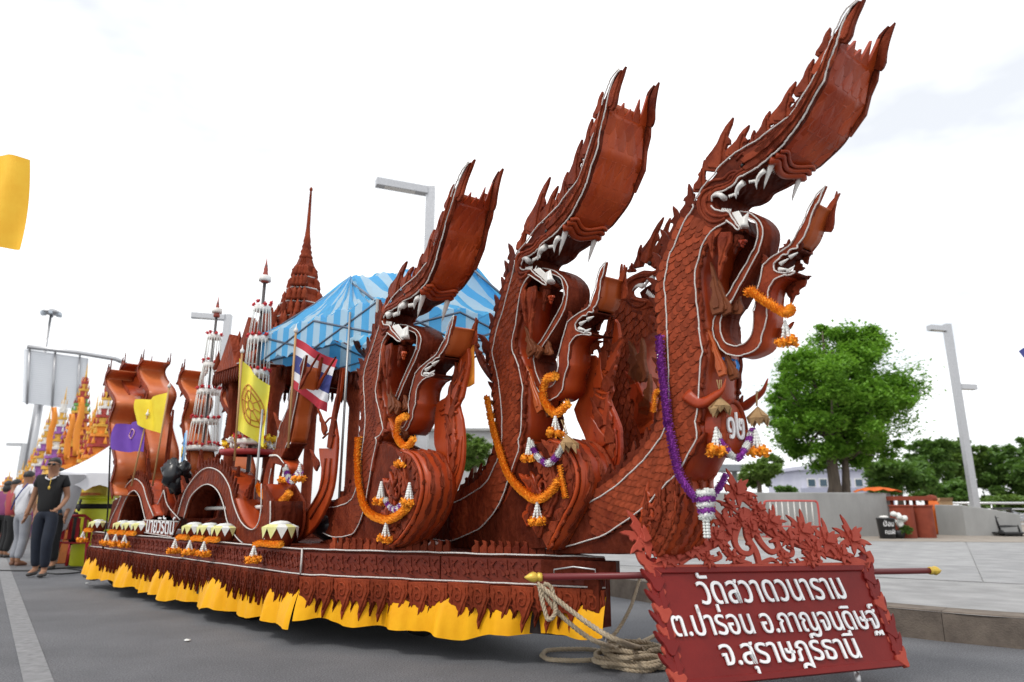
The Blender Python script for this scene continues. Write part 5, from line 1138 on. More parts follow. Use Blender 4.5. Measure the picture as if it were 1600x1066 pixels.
segs('white and purple garland on the small naga by the float corner',on(f4,-.03,z8((168,640),(190,690),(225,650))),.03,32,[(on(f4,-.03,z8((170,625)))[0],.12),(on(f4,-.03,z8((225,620)))[0],.12)])
# ---------------------------------------------------------------- things riding on the float's rear
fB=Frame(-1.55,5.62,45)
g2=lambda *p:V(130,540,.3376,p)
# arched naga bodies along the side
ar_=thing('naga_body_coils',fB.p((-2.5,.69)),'arched naga body coils with white rope edges along the float side','naga figure')
def coil(out,inn,wd,top):
    o_,i_=spline(fB.us(out),4),spline(fB.us(inn),4); MB().plate(o_+i_[::-1],fB.p,.035,0,.005).build('coil_board',WOOD,ar_); MB().plate(o_+i_[::-1],fB.p,wd,wd+.03,.005).build('coil_board',WOOD,ar_)
    for l,m in ((o_,GLOSS),(i_,WOODD)): MB().grid([[fB.p(q,.02+(wd-.02)*g/3) for g in range(4)] for q in l],.01).build('coil_band',m,ar_)
    for l in (o_,i_): MB().tube([fB.p(q,-.012) for q in l],.006,5).build('rope_trim',ROPE,ar_)
    L=arc(o_); n=int(L[-1]/.075)
    for i in range(n):
        t=(i+.5)/n
        if not top[0]<t<top[1]: continue
        a=Vector(along(o_,t,L)); b=Vector(along(o_,min(t+.02,1),L)); d=(b-a).normalized(); nn=Vector((-d.y,d.x)); nn=nn if nn.y>-.3 else -nn; e=a+nn*.11-d*.04
        MB().plate(flame(tuple(a-nn*.02),tuple(e),.085,1),fB.p,.03,.01,.003).build('coil_flame',WOODD,ar_)
coil(g2((440,790),(470,690),(505,630),(548,582),(590,566),(640,588),(680,650),(700,730),(735,815),(780,852),(812,830),(828,760),(830,640)),g2((470,800),(495,715),(530,668),(578,642),(625,670),(655,740),(672,815),(712,885),(760,925),(810,930),(850,890),(870,820),(872,720)),.30,(.0,.62))
coil(g2((120,850),(135,800),(165,735),(200,655),(240,618),(278,645),(300,715),(330,790)),g2((160,830),(180,760),(212,692),(240,672),(264,700),(280,760),(295,820)),.30,(.1,.9))
coil(g2((560,600),(605,540),(650,505),(690,520),(720,600)),g2((590,640),(620,575),(655,545),(685,570),(705,650)),.15,(.1,.9)) if False else None
# flame boards between the coils
for b_,t_,wd in (((370,800),(372,640),.30),((330,800),(300,700),.2),((420,800),(450,690),.2),((540,570),(545,480),.12),((600,560),(640,480),.12),((300,640),(300,520),.12),((255,610),(262,540),.10),((700,640),(720,560),.12),((760,700),(790,620),.12),((470,680),(455,600),.1)):
    a,b=fB.us(g2(b_,t_),.12); MB().plate(flame(a,b,wd,1),fB.p,.14,.11,.005).build('upright_flame',WOODD,ar_); MB().plate(flame(a,tuple(Vector(a).lerp(Vector(b),.7)),wd*.55,-1,notch=False),fB.p,.112,.095,.005).build('upright_flame',WOOD,ar_)
bk=fB.us(g2((100,850),(130,720),(260,640),(330,700),(440,640),(560,560),(700,560),(840,660),(860,850)),.40); MB().plate(bk,fB.p,.46,.42,.006).build('backing_board',WOODD,ar_)
for l in ([(372,670),(340,740),(290,800)],[(372,670),(390,740),(448,808)]): MB().tube([fB.p(q,.08) for q in spline(fB.us(g2(*l),.08),4)],.006,5).build('rope_trim',ROPE,ar_)
MB().tube([fB.p(q,.2) for q in fB.us(g2((555,755),(825,748)),.2)],.02,6).build('white_tube',TOOTH,ar_)
# name plaque
fp=thing('name_plaque',fB.p(fB.us(g2((360,880)),-.05)[0],-.05),'small trapezoid brown plaque with white strokes on the float side','plaque')
Pq=fB.us(g2((280,808),(446,815),(410,886),(284,866)),-.05); MB().plate(Pq,fB.p,-.03,-.05,.004).build('board',WOOD,fp); MB().tube([fB.p(q,-.055) for q in Pq+[Pq[0]]],.006,5).build('border',ROPE,fp)
put_text('letter','นายวิรัตน์',fB.us(g2((292,864)),-.05)[0],fB.us(g2((420,876)),-.05)[0],.13,lambda q,w:fB.p(q,-.052-w),LET,fp,.006,.002)
# offering bowls
def bowl(px,k,label,w=-.06,m=WOOD):
    s=fB.u(px,w); p=fB.p((s[0],ZD+.012),w); t=thing('offering_bowl',tuple(p),label,'bowl','offering bowls along the float side')
    MB().lathe([(.07*k,0),(.085*k,.01),(.105*k,.07*k),(.115*k,.13*k),(.10*k,.135*k),(.08*k,.09*k)],tuple(p),n=18).build('pot',m,t)
    for i in range(11):
        a=2*PI*i/11; d=Vector((math.cos(a),math.sin(a),0)); s_=Vector((-d.y,d.x,0))*.04*k; c0=p+d*.085*k+Vector((0,0,.155*k)); c1=p+d*.125*k+Vector((0,0,.135*k)); e=p+d*.132*k+Vector((0,0,.055*k))
        MB().add([c0-s_*.6,c0+s_*.6,c1+s_,e,c1-s_],[(0,1,2,4),(4,2,3)]).build('leaf_fold',mat('pale_banana_leaf',(.62,.60,.20),.7,(.7,.68,.34),20) if i%3 else JAS,t)
    MB().ball(p+Vector((0,0,.15*k)),.085*k,10,5,(1,1,.35),.08).build('filling',JAS,t); return p
for i,(px,k,lb) in enumerate((((436,845),1.15,'large pleated offering bowl below the small corner naga'),((303,836),.95,'pleated offering bowl beneath the tall coil, nearest the name plaque'),((327,838),.95,'pleated offering bowl beneath the tall coil, middle of its three'),((350,840),.95,'pleated offering bowl beneath the tall coil, nearest the corner naga'),((192,827),.9,'pleated offering bowl beneath the low coil, farthest from the plaque'),((206,828),.9,'pleated offering bowl beneath the low coil, middle of its three'),((221,829),.9,'pleated offering bowl beneath the low coil, next to the plaque'),((153,824),.9,'pleated offering bowl at the rear end of the float'))):
    p=bowl(px,k,lb); dB=Vector((fB.F[0],fB.F[1],0)); oB=Vector((-fB.W[0],-fB.W[1],0)); r_=random.Random(i)
    c=p+oB*.115+Vector((0,0,.02)); ln=.19 if i==0 else .12
    garland('marigold garland laid before '+('the '+lb).replace('the large','the large'),[c-dB*ln+Vector((0,0,-.01)),c-dB*ln*.4+Vector((0,0,.008)),c+dB*ln*.5+Vector((0,0,.004)),c+dB*ln*(1.1 if i else 1.4)+Vector((0,0,.008))],.026,60+i,c-dB*ln*.75+oB*.03+Vector((0,0,-.02)),dl=.09,k=1.25)
# smooth scrolled tail boards at the rear
def tail(u0,v0,k,Y,label,w=.36,m=None):
    m=m or mat('tail_orange',(.46,.105,.030),.36,(.58,.16,.05),2.5,.1,18,spec=.35)
    q=dep(u0,v0,Y); ft_=Frame(q.x,q.y,40); t=thing('naga_tail_board',(q.x,q.y,.7),label,'naga tail','naga tails at the float rear')
    px=[(u0+k*a,v0+k*b) for a,b in ((2,-8),(-4,0),(-6,10),(-2,22),(6,34),(9,46),(4,60),(0,75),(2,95),(6,115),(10,135),(8,155),(3,170),(6,190))]; L=spline(ft_.us(px),3)
    MB().grid([[ft_.p(q_,w*g/3) for g in range(4)] for q_ in L],.012).build('scroll_band',m,t)
    for ww in (-.012,w+.002):
        P=[]; Q=[]
        for i,q_ in enumerate(L):
            a=Vector(L[max(i-1,0)]); b=Vector(L[min(i+1,len(L)-1)]); d=(b-a).normalized(); P.append((q_[0]-d.y*.02,q_[1]+d.x*.02)); Q.append((q_[0]+d.y*.05,q_[1]-d.x*.05))
        MB().plate(P+Q[::-1],ft_.p,ww+.014,ww,.003).build('edge_board',WOOD,t)
        for i in range(2,len(L)-3,4):
            q_=Vector(L[i]); d=(Vector(L[i+1])-q_).normalized(); b=q_+Vector((d.y,-d.x))*.035; MB().plate(flame(tuple(b),tuple(b+Vector((d.y,-d.x))*.08-d*.07),.07,1),ft_.p,ww+.012,ww-.003,.003).build('edge_flame',WOODD,t)
    q_=Vector(L[0]); MB().plate(flame(tuple(q_),(q_.x+.0,q_.y+.16),.06,1),ft_.p,.0,-.012,.003).build('edge_flame',WOODD,t); MB().plate(flame(tuple(q_),(q_.x+.0,q_.y+.16),.06,1),ft_.p,w,w+.012,.003).build('edge_flame',WOODD,t)
    return t
tail(222,570,1.0,10.0,'orange scrolled naga tail board, tallest of the three behind the purple flag'); tail(193,575,1.0,10.35,'orange scrolled naga tail board, middle of the three behind the purple flag',m=GLOSS); tail(171,585,1.0,10.0,'orange scrolled naga tail board at the white tent end of the three'); tail(286,585,.95,9.5,'orange scrolled naga tail board next to the white tiered umbrella',.30); tail(352,612,.9,9.4,'orange scrolled naga tail board behind the white tiered umbrella',.30)
for u,v,Y,hh in ((312,560,9.3,.75),(262,640,9.0,.4)):
    q=dep(u,v+60,Y); a=Frame(q.x,q.y,45); t=thing('flame_board',(q.x,q.y,.7),('tall','short')[hh<.5]+' pointed carved flame board near the tiered umbrellas','flame board'); MB().plate(flame((0,.7),(0,dep(u,v,Y).z),hh*.28,1),a.p,.03,0,.005).build('board',WOOD,t); MB().plate(flame((0,.9),(0,dep(u,v+20,Y).z),hh*.15,-1),a.p,.0,-.02,.005).build('relief',WOOD,t)
# teardrop plaque
q=dep(287,700,8.6); t=thing('teardrop_emblem',tuple(q),'blue teardrop emblem board leaning near the black bag','emblem'); F_=Frame(q.x,q.y,30)
def drop(s): return [(s*(.11*math.sin(a))*(1 if math.cos(a)<0 else (1-.55*math.cos(a)**2)),q.z+s*.22*(-math.cos(a+PI))) for a in [i*2*PI/24 for i in range(24)]]
MB().plate(drop(1.0),F_.p,.02,0,.004).build('rim',mat('silver_blue',(.45,.6,.75),.4),t); MB().plate(drop(.85),F_.p,.0,-.01,.003).build('face',mat('emblem_blue',(.06,.30,.62),.4),t); MB().tube([F_.p((.05*math.cos(a),q.z-.05+.06*math.sin(a)),-.012) for a in [i*PI/8 for i in range(17)]],.010,5).build('ring',GOLD,t); MB().plate(flame((0,q.z-.1),(0,q.z+.03),.06,1),F_.p,-.008,-.016,.003).build('figure',GOLD,t)
# black bag and red chair backs
q=dep(280,742,8.2); t=thing('plastic_bag',tuple(q),'crumpled black plastic bag on the float deck','bag'); m_=MB(); r_=random.Random(9)
for i in range(7): m_.ball((q.x+r_.uniform(-.1,.1),q.y+r_.uniform(-.1,.1),q.z+r_.uniform(-.12,.12)),r_.uniform(.08,.115),9,7,(1,1,1.2),.22)
m_.build('bag',mat('bag_black',(.012,.013,.016),.3),t);
q=dep(540,720,6.6); t=thing('plastic_bag',(q.x,q.y,.72),'dark folded sheet lying on deck behind the small corner naga','sheet'); MB().ball((q.x,q.y,.86),.22,10,6,(1.3,1,.7),.15).build('bag',MATS['bag_black'],t)
# ---------------------------------------------------------------- castle-like spired pavilion
pc=Vector((-2.66,8.3)); pv=thing('spired_pavilion',(pc.x,pc.y,.70),'tall carved red pavilion with tiered roof and needle spire','pavilion'); rz=R(45)
def zpx(v,u=470): return dep(u,v,pc.y).z
def redent(r):   # square plan with stepped corners
    c=[(1,.45),(.8,.45),(.8,.62),(.62,.62),(.62,.8),(.45,.8),(.45,1)]; P=[]
    for k in range(4):
        for x,y in c: a=k*PI/2; P.append((r*(x*math.cos(a)-y*math.sin(a)),r*(x*math.sin(a)+y*math.cos(a))))
    return [(pc.x+x*math.cos(rz)-y*math.sin(rz),pc.y+x*math.sin(rz)+y*math.cos(rz)) for x,y in P]
def tier(name,rz_list,m):
    rows=[[(x,y,z) for x,y in redent(r)] for r,z in rz_list]; b=MB().grid(rows,smooth=False,closed=True); b.add(rows[-1],[tuple(range(len(rows[-1])))]); return b.build(name,m,pv)
tz=[(.86,2.55),(.66,2.84),(.46,3.06),(.32,3.26),(.25,3.46),(.19,3.66),(.145,3.82)]
for sx,sy in ((1,1),(1,-1),(-1,1),(-1,-1)):
    x,y=sx*.52,sy*.52; cxx,cyy=pc.x+x*math.cos(rz)-y*math.sin(rz),pc.y+x*math.sin(rz)+y*math.cos(rz); MB().lathe([(.11,.70),(.11,.85),(.07,.9),(.07,2.2),(.11,2.3),(.12,2.53)],(cxx,cyy,0),n=10).build('column',WOOD,pv)
tier('base',[(.8,.70),(.8,.85),(.7,.9),(.7,1.0)],WOOD)
for i,(r,z) in enumerate(tz):
    z2=tz[i+1][1] if i+1<len(tz) else z+.22; r2=tz[i+1][0] if i+1<len(tz) else r*.7
    o=tier('roof_tier',[(r*.9,z-.05),(r,z),(r,z+.05),(r*.86,z+.07),(r2*.98,z2-.05)],WOOD)
    ring=[Vector((x,y,z+.03)) for x,y in redent(r*1.01)]; MB().tube(ring+[ring[0]],.008,4).build('rope_trim',ROPE,o); 
    for x,y in redent(r*.97)[::(1 if i<3 else 2)]:
        h=.25*(1-.07*i); MB().lathe([(.035,0),(.045,.03),(.03,.09),(.035,.11),(.002,h)],(x,y,z+.04),n=5).build('antefix',WOOD,o)
    if i<3:
        for k in range(4):
            a=k*PI/2+rz; x,y=pc.x+r*1.0*math.cos(a),pc.y+r*1.0*math.sin(a); Fg=Frame(x,y,math.degrees(a)); MB().plate([(-.34*r,z),(.34*r,z),(.2*r,z+.14),(0,z+.42*(1-.1*i)),(-.2*r,z+.14)],lambda p,w,a=a,x=x,y=y:Vector((x-math.sin(a)*p[0]+math.cos(a)*w,y+math.cos(a)*p[0]+math.sin(a)*w,p[1])),-.08,.02,.006).build('gable',WOOD,o)
zs=4.02; ztip=zpx(292,483)
tier('spire_base',[(.11,zs-.1),(.13,zs-.02),(.10,zs+.03),(.08,zs+.10)],WOOD)
MB().lathe([(.08,zs+.1),(.09,zs+.13),(.065,zs+.17),(.075,zs+.20),(.055,zs+.24),(.062,zs+.27),(.045,zs+.32),(.05,zs+.35),(.036,zs+.42),(.026,zs+.55),(.014,ztip-.06),(.022,ztip-.05),(.022,ztip-.03),(.003,ztip)],(pc.x,pc.y,0),n=12).build('spire',WOOD,pv)
# dangling eave fringe on the lowest roof
m_=MB(); ring=redent(.86)
for a,b in zip(ring,ring[1:]+ring[:1]):
    L_=math.dist(a,b); n_=max(1,int(L_/.06))
    for i in range(n_): x,y=a[0]+(b[0]-a[0])*(i+.5)/n_,a[1]+(b[1]-a[1])*(i+.5)/n_; m_.lathe([(.004,-.16),(.022,-.10),(.018,0)],(x,y,2.54),n=4)
m_.build('eave_fringe',WOODD,pv)
# ---------------------------------------------------------------- white string umbrellas
def chat(u,Y,rows,tipv,label,seed):
    r_=random.Random(seed); c=dep(u,rows[0][0],Y); X,Yy=c.x,c.y; z=lambda v,uu=u:dep(uu,v,Y).z; k=Y/FPX
    t=thing('tiered_umbrella',(X,Yy,.7),label,'umbrella','tiered white string umbrellas'); MB().tube([(X,Yy,.7),(X,Yy,z(tipv)-.1)],.018,7).build('pole',mat('dark_pole',(.06,.05,.05),.5),t)
    for i,(v,rp) in enumerate(rows):
        zz,rr=z(v),rp*k*.88; tr=MB().lathe([(rr*.98,-.02),(rr,.0),(rr,.035),(rr*.9,.04),(.03,.05)],(X,Yy,zz),n=24).build('tier',TOOTH,t)
        if i+1<len(rows):
            z2,r2=z(rows[i+1][0]),rows[i+1][1]*k*.88; n=int(12+rr*60)
            if i>0 or len(rows)<6:
                m_=MB()
                for j in range(n): a=2*PI*j/n; m_.tube([(X+rr*math.cos(a),Yy+rr*math.sin(a),zz),(X+r2*.97*math.cos(a),Yy+r2*.97*math.sin(a),z2+.03)],.0042,4)
                m_.build('string_skirt',JAS,tr)
        if i>0:
            m_=MB()
            for j in range(int(rr*85)): a=2*PI*j/int(rr*85); blossom(m_,(X+rr*1.02*math.cos(a),Yy+rr*1.02*math.sin(a),zz+.06+r_.uniform(-.02,.02)),.028,r_,9)
            m_.build('red_flowers',mat('red_flowers',(.42,.012,.02),.7,(.55,.02,.03),40),tr)['kind']='stuff'
    MB().lathe([(.04,0),(.044,.02),(.032,.06),(.036,.08),(.022,.13),(.025,.15),(.011,.22),(.001,.30)],(X,Yy,z(tipv)-.30),n=10).build('finial',mat('terracotta_finial',(.30,.05,.03),.5),t)
chat(339,9.0,[(487,9),(528,12),(572,14),(614,19),(660,22),(702,26)],463,'white string tiered umbrella with red flowers, the shorter one beside the single-arm lamp post',1)
chat(414,7.2,[(437,11),(484,15),(532,20),(585,22),(640,24),(692,26)],402,'taller white string tiered umbrella rising in front of the pavilion roof',2)
# ---------------------------------------------------------------- blue striped canopy
cn=thing('canopy_tent',(-1.4,7.6,.7),'blue and light blue striped pop-up canopy over the float deck','canopy')
B1=mat('canopy_blue',(.11,.46,.80),.5,(.14,.50,.84),4,.1,40,spec=.3); B2=mat('canopy_light_blue',(.52,.70,.82),.5,(.58,.76,.86),4,.1,40,spec=.3)
for m in (B1,B2):
    t_=m.node_tree; out=t_.nodes['Material Output']; tb=t_.nodes.new('ShaderNodeBsdfTranslucent'); tb.inputs['Color'].default_value=(.16,.62,1.0,1) if m is B1 else (.55,.80,.95,1); ms=t_.nodes.new('ShaderNodeMixShader'); ms.inputs[0].default_value=.5
    t_.links.new(t_.nodes['Principled BSDF'].outputs[0],ms.inputs[1]); t_.links.new(tb.outputs[0],ms.inputs[2]); t_.links.new(ms.outputs[0],out.inputs['Surface'])
def dz(u,v,z): r=ray(u,v); t=(z-CAMZ)/r[2]; return Vector((r[0]*t,r[1]*t,z))
cL,cN=dz(408,524,2.85),dz(590,468,2.86); cR=dz(835,500,2.86); cB=cL+(cR-cN); cB.z=2.86; P1=dz(548,434,3.40); P2=dz(738,413,3.40)
def panel4(a,b,c,d,ns,name,sag=.09,seed=0):
    """a-b ridge edge, d-c eave edge, stripes run ridge to eave"""
    nu,nv=ns*3,7; mb=MB(); mi=[]; r_=random.Random(seed)
    rows=[[a.lerp(b,u/nu).lerp(d.lerp(c,u/nu),v/nv)-Vector((0,0,sag*4*(v/nv)*(1-v/nv)*(.4+.6*abs(math.sin(u*.5)))))+Vector((0,0,.02*math.sin(u*.7+v)+.012*math.sin(u*1.9+v*2))) for u in range(nu+1)] for v in range(nv+1)]
    mb.grid(rows); o=mb.build(name,B1,cn); o.data.materials.append(B2)
    for i,p in enumerate(o.data.polygons): p.material_index=((i%nu)//3)%2
    return o
panel4(P1,P2,cR,cN,13,'roof_panel'); panel4(P2,P1,cL,cB,13,'roof_panel'); panel4(P1,P1+Vector((.001,.001,0)),cN,cL,18,'roof_panel',.07); panel4(P2,P2+Vector((.001,0,0)),cB,cR,15,'roof_panel')
for a,b,h,n_ in ((cL,cN,.30,18),(cN,cR,.22,13),(cB,cL,.3,13),(cR,cB,.25,15)):
    panel4(a,b,b-Vector((0,0,h)),a-Vector((0,0,h*1.0)),n_,'valance',-.0)
FR=mat('canopy_frame',(.10,.13,.18),.4,metal=.3)
for c_ in (cL,cN,cR,cB):
    MB().tube([c_,Vector((c_.x,c_.y,.70))],.016,6).build('leg',mat('canopy_leg',(.35,.34,.33),.4,metal=.6),cn)
for a,b in ((cL,cN),(cN,cR),(cR,cB),(cB,cL)):
    m_=a.lerp(b,.5); MB().tube([a-Vector((0,0,.32)),m_-Vector((0,0,.02)),b-Vector((0,0,.32))],.012,5).build('truss',FR,cn); MB().tube([a-Vector((0,0,.02)),m_-Vector((0,0,.32)),b-Vector((0,0,.02))],.012,5).build('truss',FR,cn)
for c_,p_ in ((cL,P1),(cN,P1),(cR,P2),(cB,P2)): MB().tube([c_-Vector((0,0,.03)),p_-Vector((0,0,.05))],.014,5).build('rafter',FR,cn)
hp=dz(738,418,3.5); q=[hp,dz(745,440,3.38),dz(742,478,3.15)]; MB().tube(q,.03,6,.012,flat=.3).build('hanging_flap',B1,cn)
# ---------------------------------------------------------------- flags
def flag(name,label,c4,Y,stripes,pole,seed,amp=.05,nu=16,nv=12,ptop=None):
    a,b,c_,d=[dep(u,v,Y+(o if True else 0)) for (u,v),o in zip(c4,(0,.12,.12,0))]; r_=random.Random(seed); ph=r_.uniform(0,6)
    t=thing('flag',tuple(dep(*pole[1],Y)),label,'flag','flags flying on the float')
    rows=[]
    for j in range(nv+1):
        f=j/nv; row=[]
        for i in range(nu+1):
            g=i/nu; p=a.lerp(b,g).lerp(d.lerp(c_,g),f); wv=amp*(g**.7)*math.sin(g*9+f*2.5+ph); row.append(p+Vector((wv*.25,wv,.35*amp*math.sin(g*7+ph)*g)))
        rows.append(row)
    mb=MB().grid(rows); o=mb.build('cloth',stripes[0][1],t)
    for _,m in stripes[1:]: o.data.materials.append(m)
    for i,p in enumerate(o.data.polygons):
        f=(i//nu+.5)/nv; acc=0
        for k,(hh,m) in enumerate(stripes):
            acc+=hh
            if f<acc: p.material_index=k; break
    P=[dep(*q_,Y) for q_ in pole]; MB().tube(P,.011,7).build('pole',mat('flag_pole',(.45,.25,.10),.5),t); MB().lathe([(.012,0),(.022,.012),(.022,.03),(.008,.05),(.002,.09)],tuple(P[0]),n=8).build('finial',TOOTH,t)
    return t,rows
fr_,fw_,fb_=mat('flag_red',(.50,.03,.05),.7),mat('flag_white',(.78,.78,.80),.7),mat('flag_blue',(.05,.06,.24),.7)
flag('flag','red white and blue striped Thai flag behind the small corner naga',((462,528),(529,566),(512,648),(457,606)),6.35,((1/6,fr_),(1/6,fw_),(1/3,fb_),(1/6,fw_),(1/6,fr_)),((462,520),(450,700)),1,.06)
t,rows=flag('flag','bright yellow flag with round orange wheel emblem',((374,560),(418,602),(416,700),(370,672)),6.9,((1,YFLAG),),((378,552),(366,720)),2,.05)
WH=mat('wheel_orange',(.62,.28,.05),.7); ctr=dep(392,626,7.03)
def onflag(g,f): 
    i=min(max(g,0),.999)*16; j=min(max(f,0),.999)*12; a=rows[int(j)][int(i)].lerp(rows[int(j)][int(i)+1],i%1); b=rows[int(j)+1][int(i)].lerp(rows[int(j)+1][int(i)+1],i%1); return a.lerp(b,j%1)+Vector((0,-.006,0))
for rr in (.36,.26,.09): MB().tube([onflag(.48+rr*math.cos(a),.52+rr*.78*math.sin(a)) for a in [i*PI/12 for i in range(25)]],.007,4).build('wheel_ring',WH,t)
for k_ in range(8): a=k_*PI/4; MB().tube([onflag(.48+.1*math.cos(a),.52+.08*math.sin(a)),onflag(.48+.36*math.cos(a),.52+.28*math.sin(a))],.006,4).build('wheel_spoke',WH,t)
flag('flag','plain yellow flag above the purple flag near the tail boards',((262,613),(216,628),(213,664),(253,678)),8.6,((1,mat('gold_yellow_flag',(.86,.70,.04),.7,(.8,.6,.03),6)),),((264,606),(238,760)),3,.07)
t,rows=flag('flag','purple flag with pale emblem below the yellow flag',((228,655),(186,666),(170,704),(224,706)),8.7,((1,mat('purple_flag',(.17,.06,.42),.7,(.14,.05,.36),6)),),((230,650),(205,760)),4,.07)
MB().tube([onflag(.45+.16*math.cos(a),.38+.15*math.sin(a)) for a in [i*PI/8 for i in range(17)]],.008,4).build('emblem',mat('emblem_pink',(.65,.35,.42),.7),t)
flag('flag','large golden yellow flag hanging from a pole high over the road',((-60,238),(46,247),(28,386),(-62,392)),6.0,((1,mat('roadside_flag_yellow',(.90,.52,.03),.7,(.85,.44,.02),4)),),((-64,225),(-70,800)),5,.05)
for u,v0,v1,Y in ((547,488,765,6.2),(410,640,720,6.9)):
    a=dep(u,v0,Y); t=thing('tent_prop',(a.x,a.y,.7),('thin grey steel prop pole holding the canopy near the Thai flag','thin short grey pole beside the yellow wheel flag')[u<500],'pole'); MB().tube([a,(a.x,a.y,.70)],.013,6).build('tube',MATS['canopy_leg'],t); MB().lathe([(.03,0),(.03,.02),(.015,.03)],(a.x,a.y,.70),n=8).build('foot',MATS['canopy_leg'],t)
# yellow flower tray near the wheel flag
q=dep(392,712,7.3); t=thing('flower_tray',tuple(q),'red tray heaped with yellow and white flowers below the wheel flag','flowers'); MB().lathe([(.2,0),(.3,.05),(.32,.05),(.30,.0)],tuple(q),n=20).build('tray',mat('tray_red',(.35,.03,.03),.5),t); r_=random.Random(6)
for nm,m,n_ in (('yellow_flower',mat('yellow_petals',(.85,.55,.02),.7),16),('white_flower',JAS,12)):
    for _ in range(n_): m_=MB(); blossom(m_,(q.x+r_.uniform(-.25,.25),q.y+r_.uniform(-.2,.2),q.z+.08+r_.uniform(0,.10)),.045,r_,14); m_.build(nm,m,t)
# ---------------------------------------------------------------- people
def skin(name,verts,edges,radii,m,parent,sub=2,rootv=0):
    me=bpy.data.meshes.new(name); me.from_pydata(verts,edges,[]); o=bpy.data.objects.new(name,me); COL.objects.link(o)
    sk=o.modifiers.new('s','SKIN'); sk.use_smooth_shade=True; su_=o.modifiers.new('u','SUBSURF'); su_.levels=sub; su_.render_levels=sub
    for i,r in enumerate(radii): o.data.skin_vertices[0].data[i].radius=r if isinstance(r,tuple) else (r,r)
    o.data.skin_vertices[0].data[rootv].use_root=True
    bpy.context.view_layer.update(); dg=bpy.context.evaluated_depsgraph_get(); m2=bpy.data.meshes.new_from_object(o.evaluated_get(dg)); bpy.data.objects.remove(o); m2.materials.clear(); m2.materials.append(m)
    for p in m2.polygons: p.use_smooth=True; p.material_index=0
    o=bpy.data.objects.new(name,m2); COL.objects.link(o)
    if parent is not None: o.parent=parent
    return o
SKINM=mat('skin_tan',(.30,.15,.085),.55,(.35,.18,.11),6,spec=.3); HAIR=mat('black_hair',(.008,.007,.007),.5,(.018,.016,.015),40)
def person(label,base,rz,shirt,pants,shoe,J=None,h=1.72,glasses=False,sleeve=.5,legskin=False,long=False,seated=False):
    t=thing('person',tuple(base),label,'person','people walking behind the float',rz); k=h/1.72
    D=dict(pel=(0,0,.95),sp1=(0,0,1.12),sp2=(0,.0,1.32),nk=(0,.0,1.47),hd0=(0,-.01,1.54),hd1=(0,-.02,1.62),hd2=(0,-.005,1.69),
      shL=(.17,0,1.42),elL=(.25,.02,1.16),wrL=(.24,-.08,.93),haL=(.235,-.10,.86),shR=(-.17,0,1.42),elR=(-.26,.04,1.16),wrR=(-.28,-.02,.92),haR=(-.28,-.03,.85),
      hpL=(.09,0,.90),knL=(.10,-.04,.50),anL=(.10,.03,.09),toL=(.11,-.13,.035),hpR=(-.09,0,.90),knR=(-.10,-.02,.50),anR=(-.10,.05,.09),toR=(-.12,-.11,.035))
    D.update(J or {}); D={n:(v[0]*k,v[1]*k,v[2]*k) for n,v in D.items()}
    R_=dict(pel=(.09,.06),sp1=(.12,.09),sp2=(.145,.10),nk=(.055,.058),hd0=(.072,.085),hd1=(.090,.112),hd2=(.075,.092),shL=.06,elL=.043,wrL=.030,haL=(.034,.020),shR=.06,elR=.043,wrR=.030,haR=(.034,.020),hpL=.06,knL=.055,anL=.042,toL=.038,hpR=.06,knR=.055,anR=.042,toR=.038)
    N=list(D); ix={n:i for i,n in enumerate(N)}; E_=[('pel','sp1'),('sp1','sp2'),('sp2','nk'),('nk','hd0'),('hd0','hd1'),('hd1','hd2'),('sp2','shL'),('shL','elL'),('elL','wrL'),('wrL','haL'),('sp2','shR'),('shR','elR'),('elR','wrR'),('wrR','haR'),('pel','hpL'),('hpL','knL'),('knL','anL'),('anL','toL'),('pel','hpR'),('hpR','knR'),('knR','anR'),('anR','toR')]
    Vs=[D[n] for n in N]; Es=[(ix[a],ix[b]) for a,b in E_]; Rs=[R_[n] for n in N]
    for s in 'LR':   # five fingers each
        hb=Vector(D['ha'+s]); wr=Vector(D['wr'+s]); d=(hb-wr).normalized(); sd_=Vector((0,1,0)) if abs(d.y)<.8 else Vector((1,0,0)); sd_=(sd_-d*sd_.dot(d)).normalized(); cu=d.cross(sd_)*(1 if s=='L' else -1)
        for f,(o_,l) in enumerate(((-.028,.05),(-.011,.072),(.006,.078),(.022,.070))):
            b=hb+sd_*o_+d*.03; i0=len(Vs); Vs+=[tuple(b),tuple(b+d*l*.5+cu*.006),tuple(b+d*l*.85+cu*.028)]; Rs+=[.010,.009,.007]; Es+=[(ix['ha'+s],i0),(i0,i0+1),(i0+1,i0+2)]
        b=wr+d*.035+sd_*-.032; i0=len(Vs); Vs+=[tuple(b),tuple(b+d*.035-sd_*.02)]; Rs+=[.012,.009]; Es+=[(ix['wr'+s],i0),(i0,i0+1)]
    body=skin('body',Vs,Es,Rs,SKINM,t)
    H=Vector(D['hd1'])
    f=MB(); f.ball(H+Vector((0,-.098,-.012))*k,.014*k,6,5,(.8,1,1.6)); f.build('nose',SKINM,None); o=bpy.data.objects['nose'] if False else None
    nose=[x for x in COL.objects if x.name.startswith('nose') and x.parent is None]
    for x in nose: x.parent=body
    for sx in (-1,1):
        e=MB().ball(H+Vector((sx*.082,.005,-.005))*k,.022*k,6,5,(.5,.8,1.3)).build('ear',SKINM); e.parent=body
        e=MB().ball(H+Vector((sx*.030,-.088,.012))*k,.011*k,6,5,(1.2,.7,.7)).build('eye',MATS['dark_eye']); e.parent=body
    e=MB().ball(H+Vector((0,-.092,-.055))*k,.022*k,8,4,(1.1,.4,.28)).build('mouth',mat('lip',(.22,.08,.06),.5)); e.parent=body
    hm=MB(); Cn=H+Vector((0,.012,.035))*k
    rows=[]
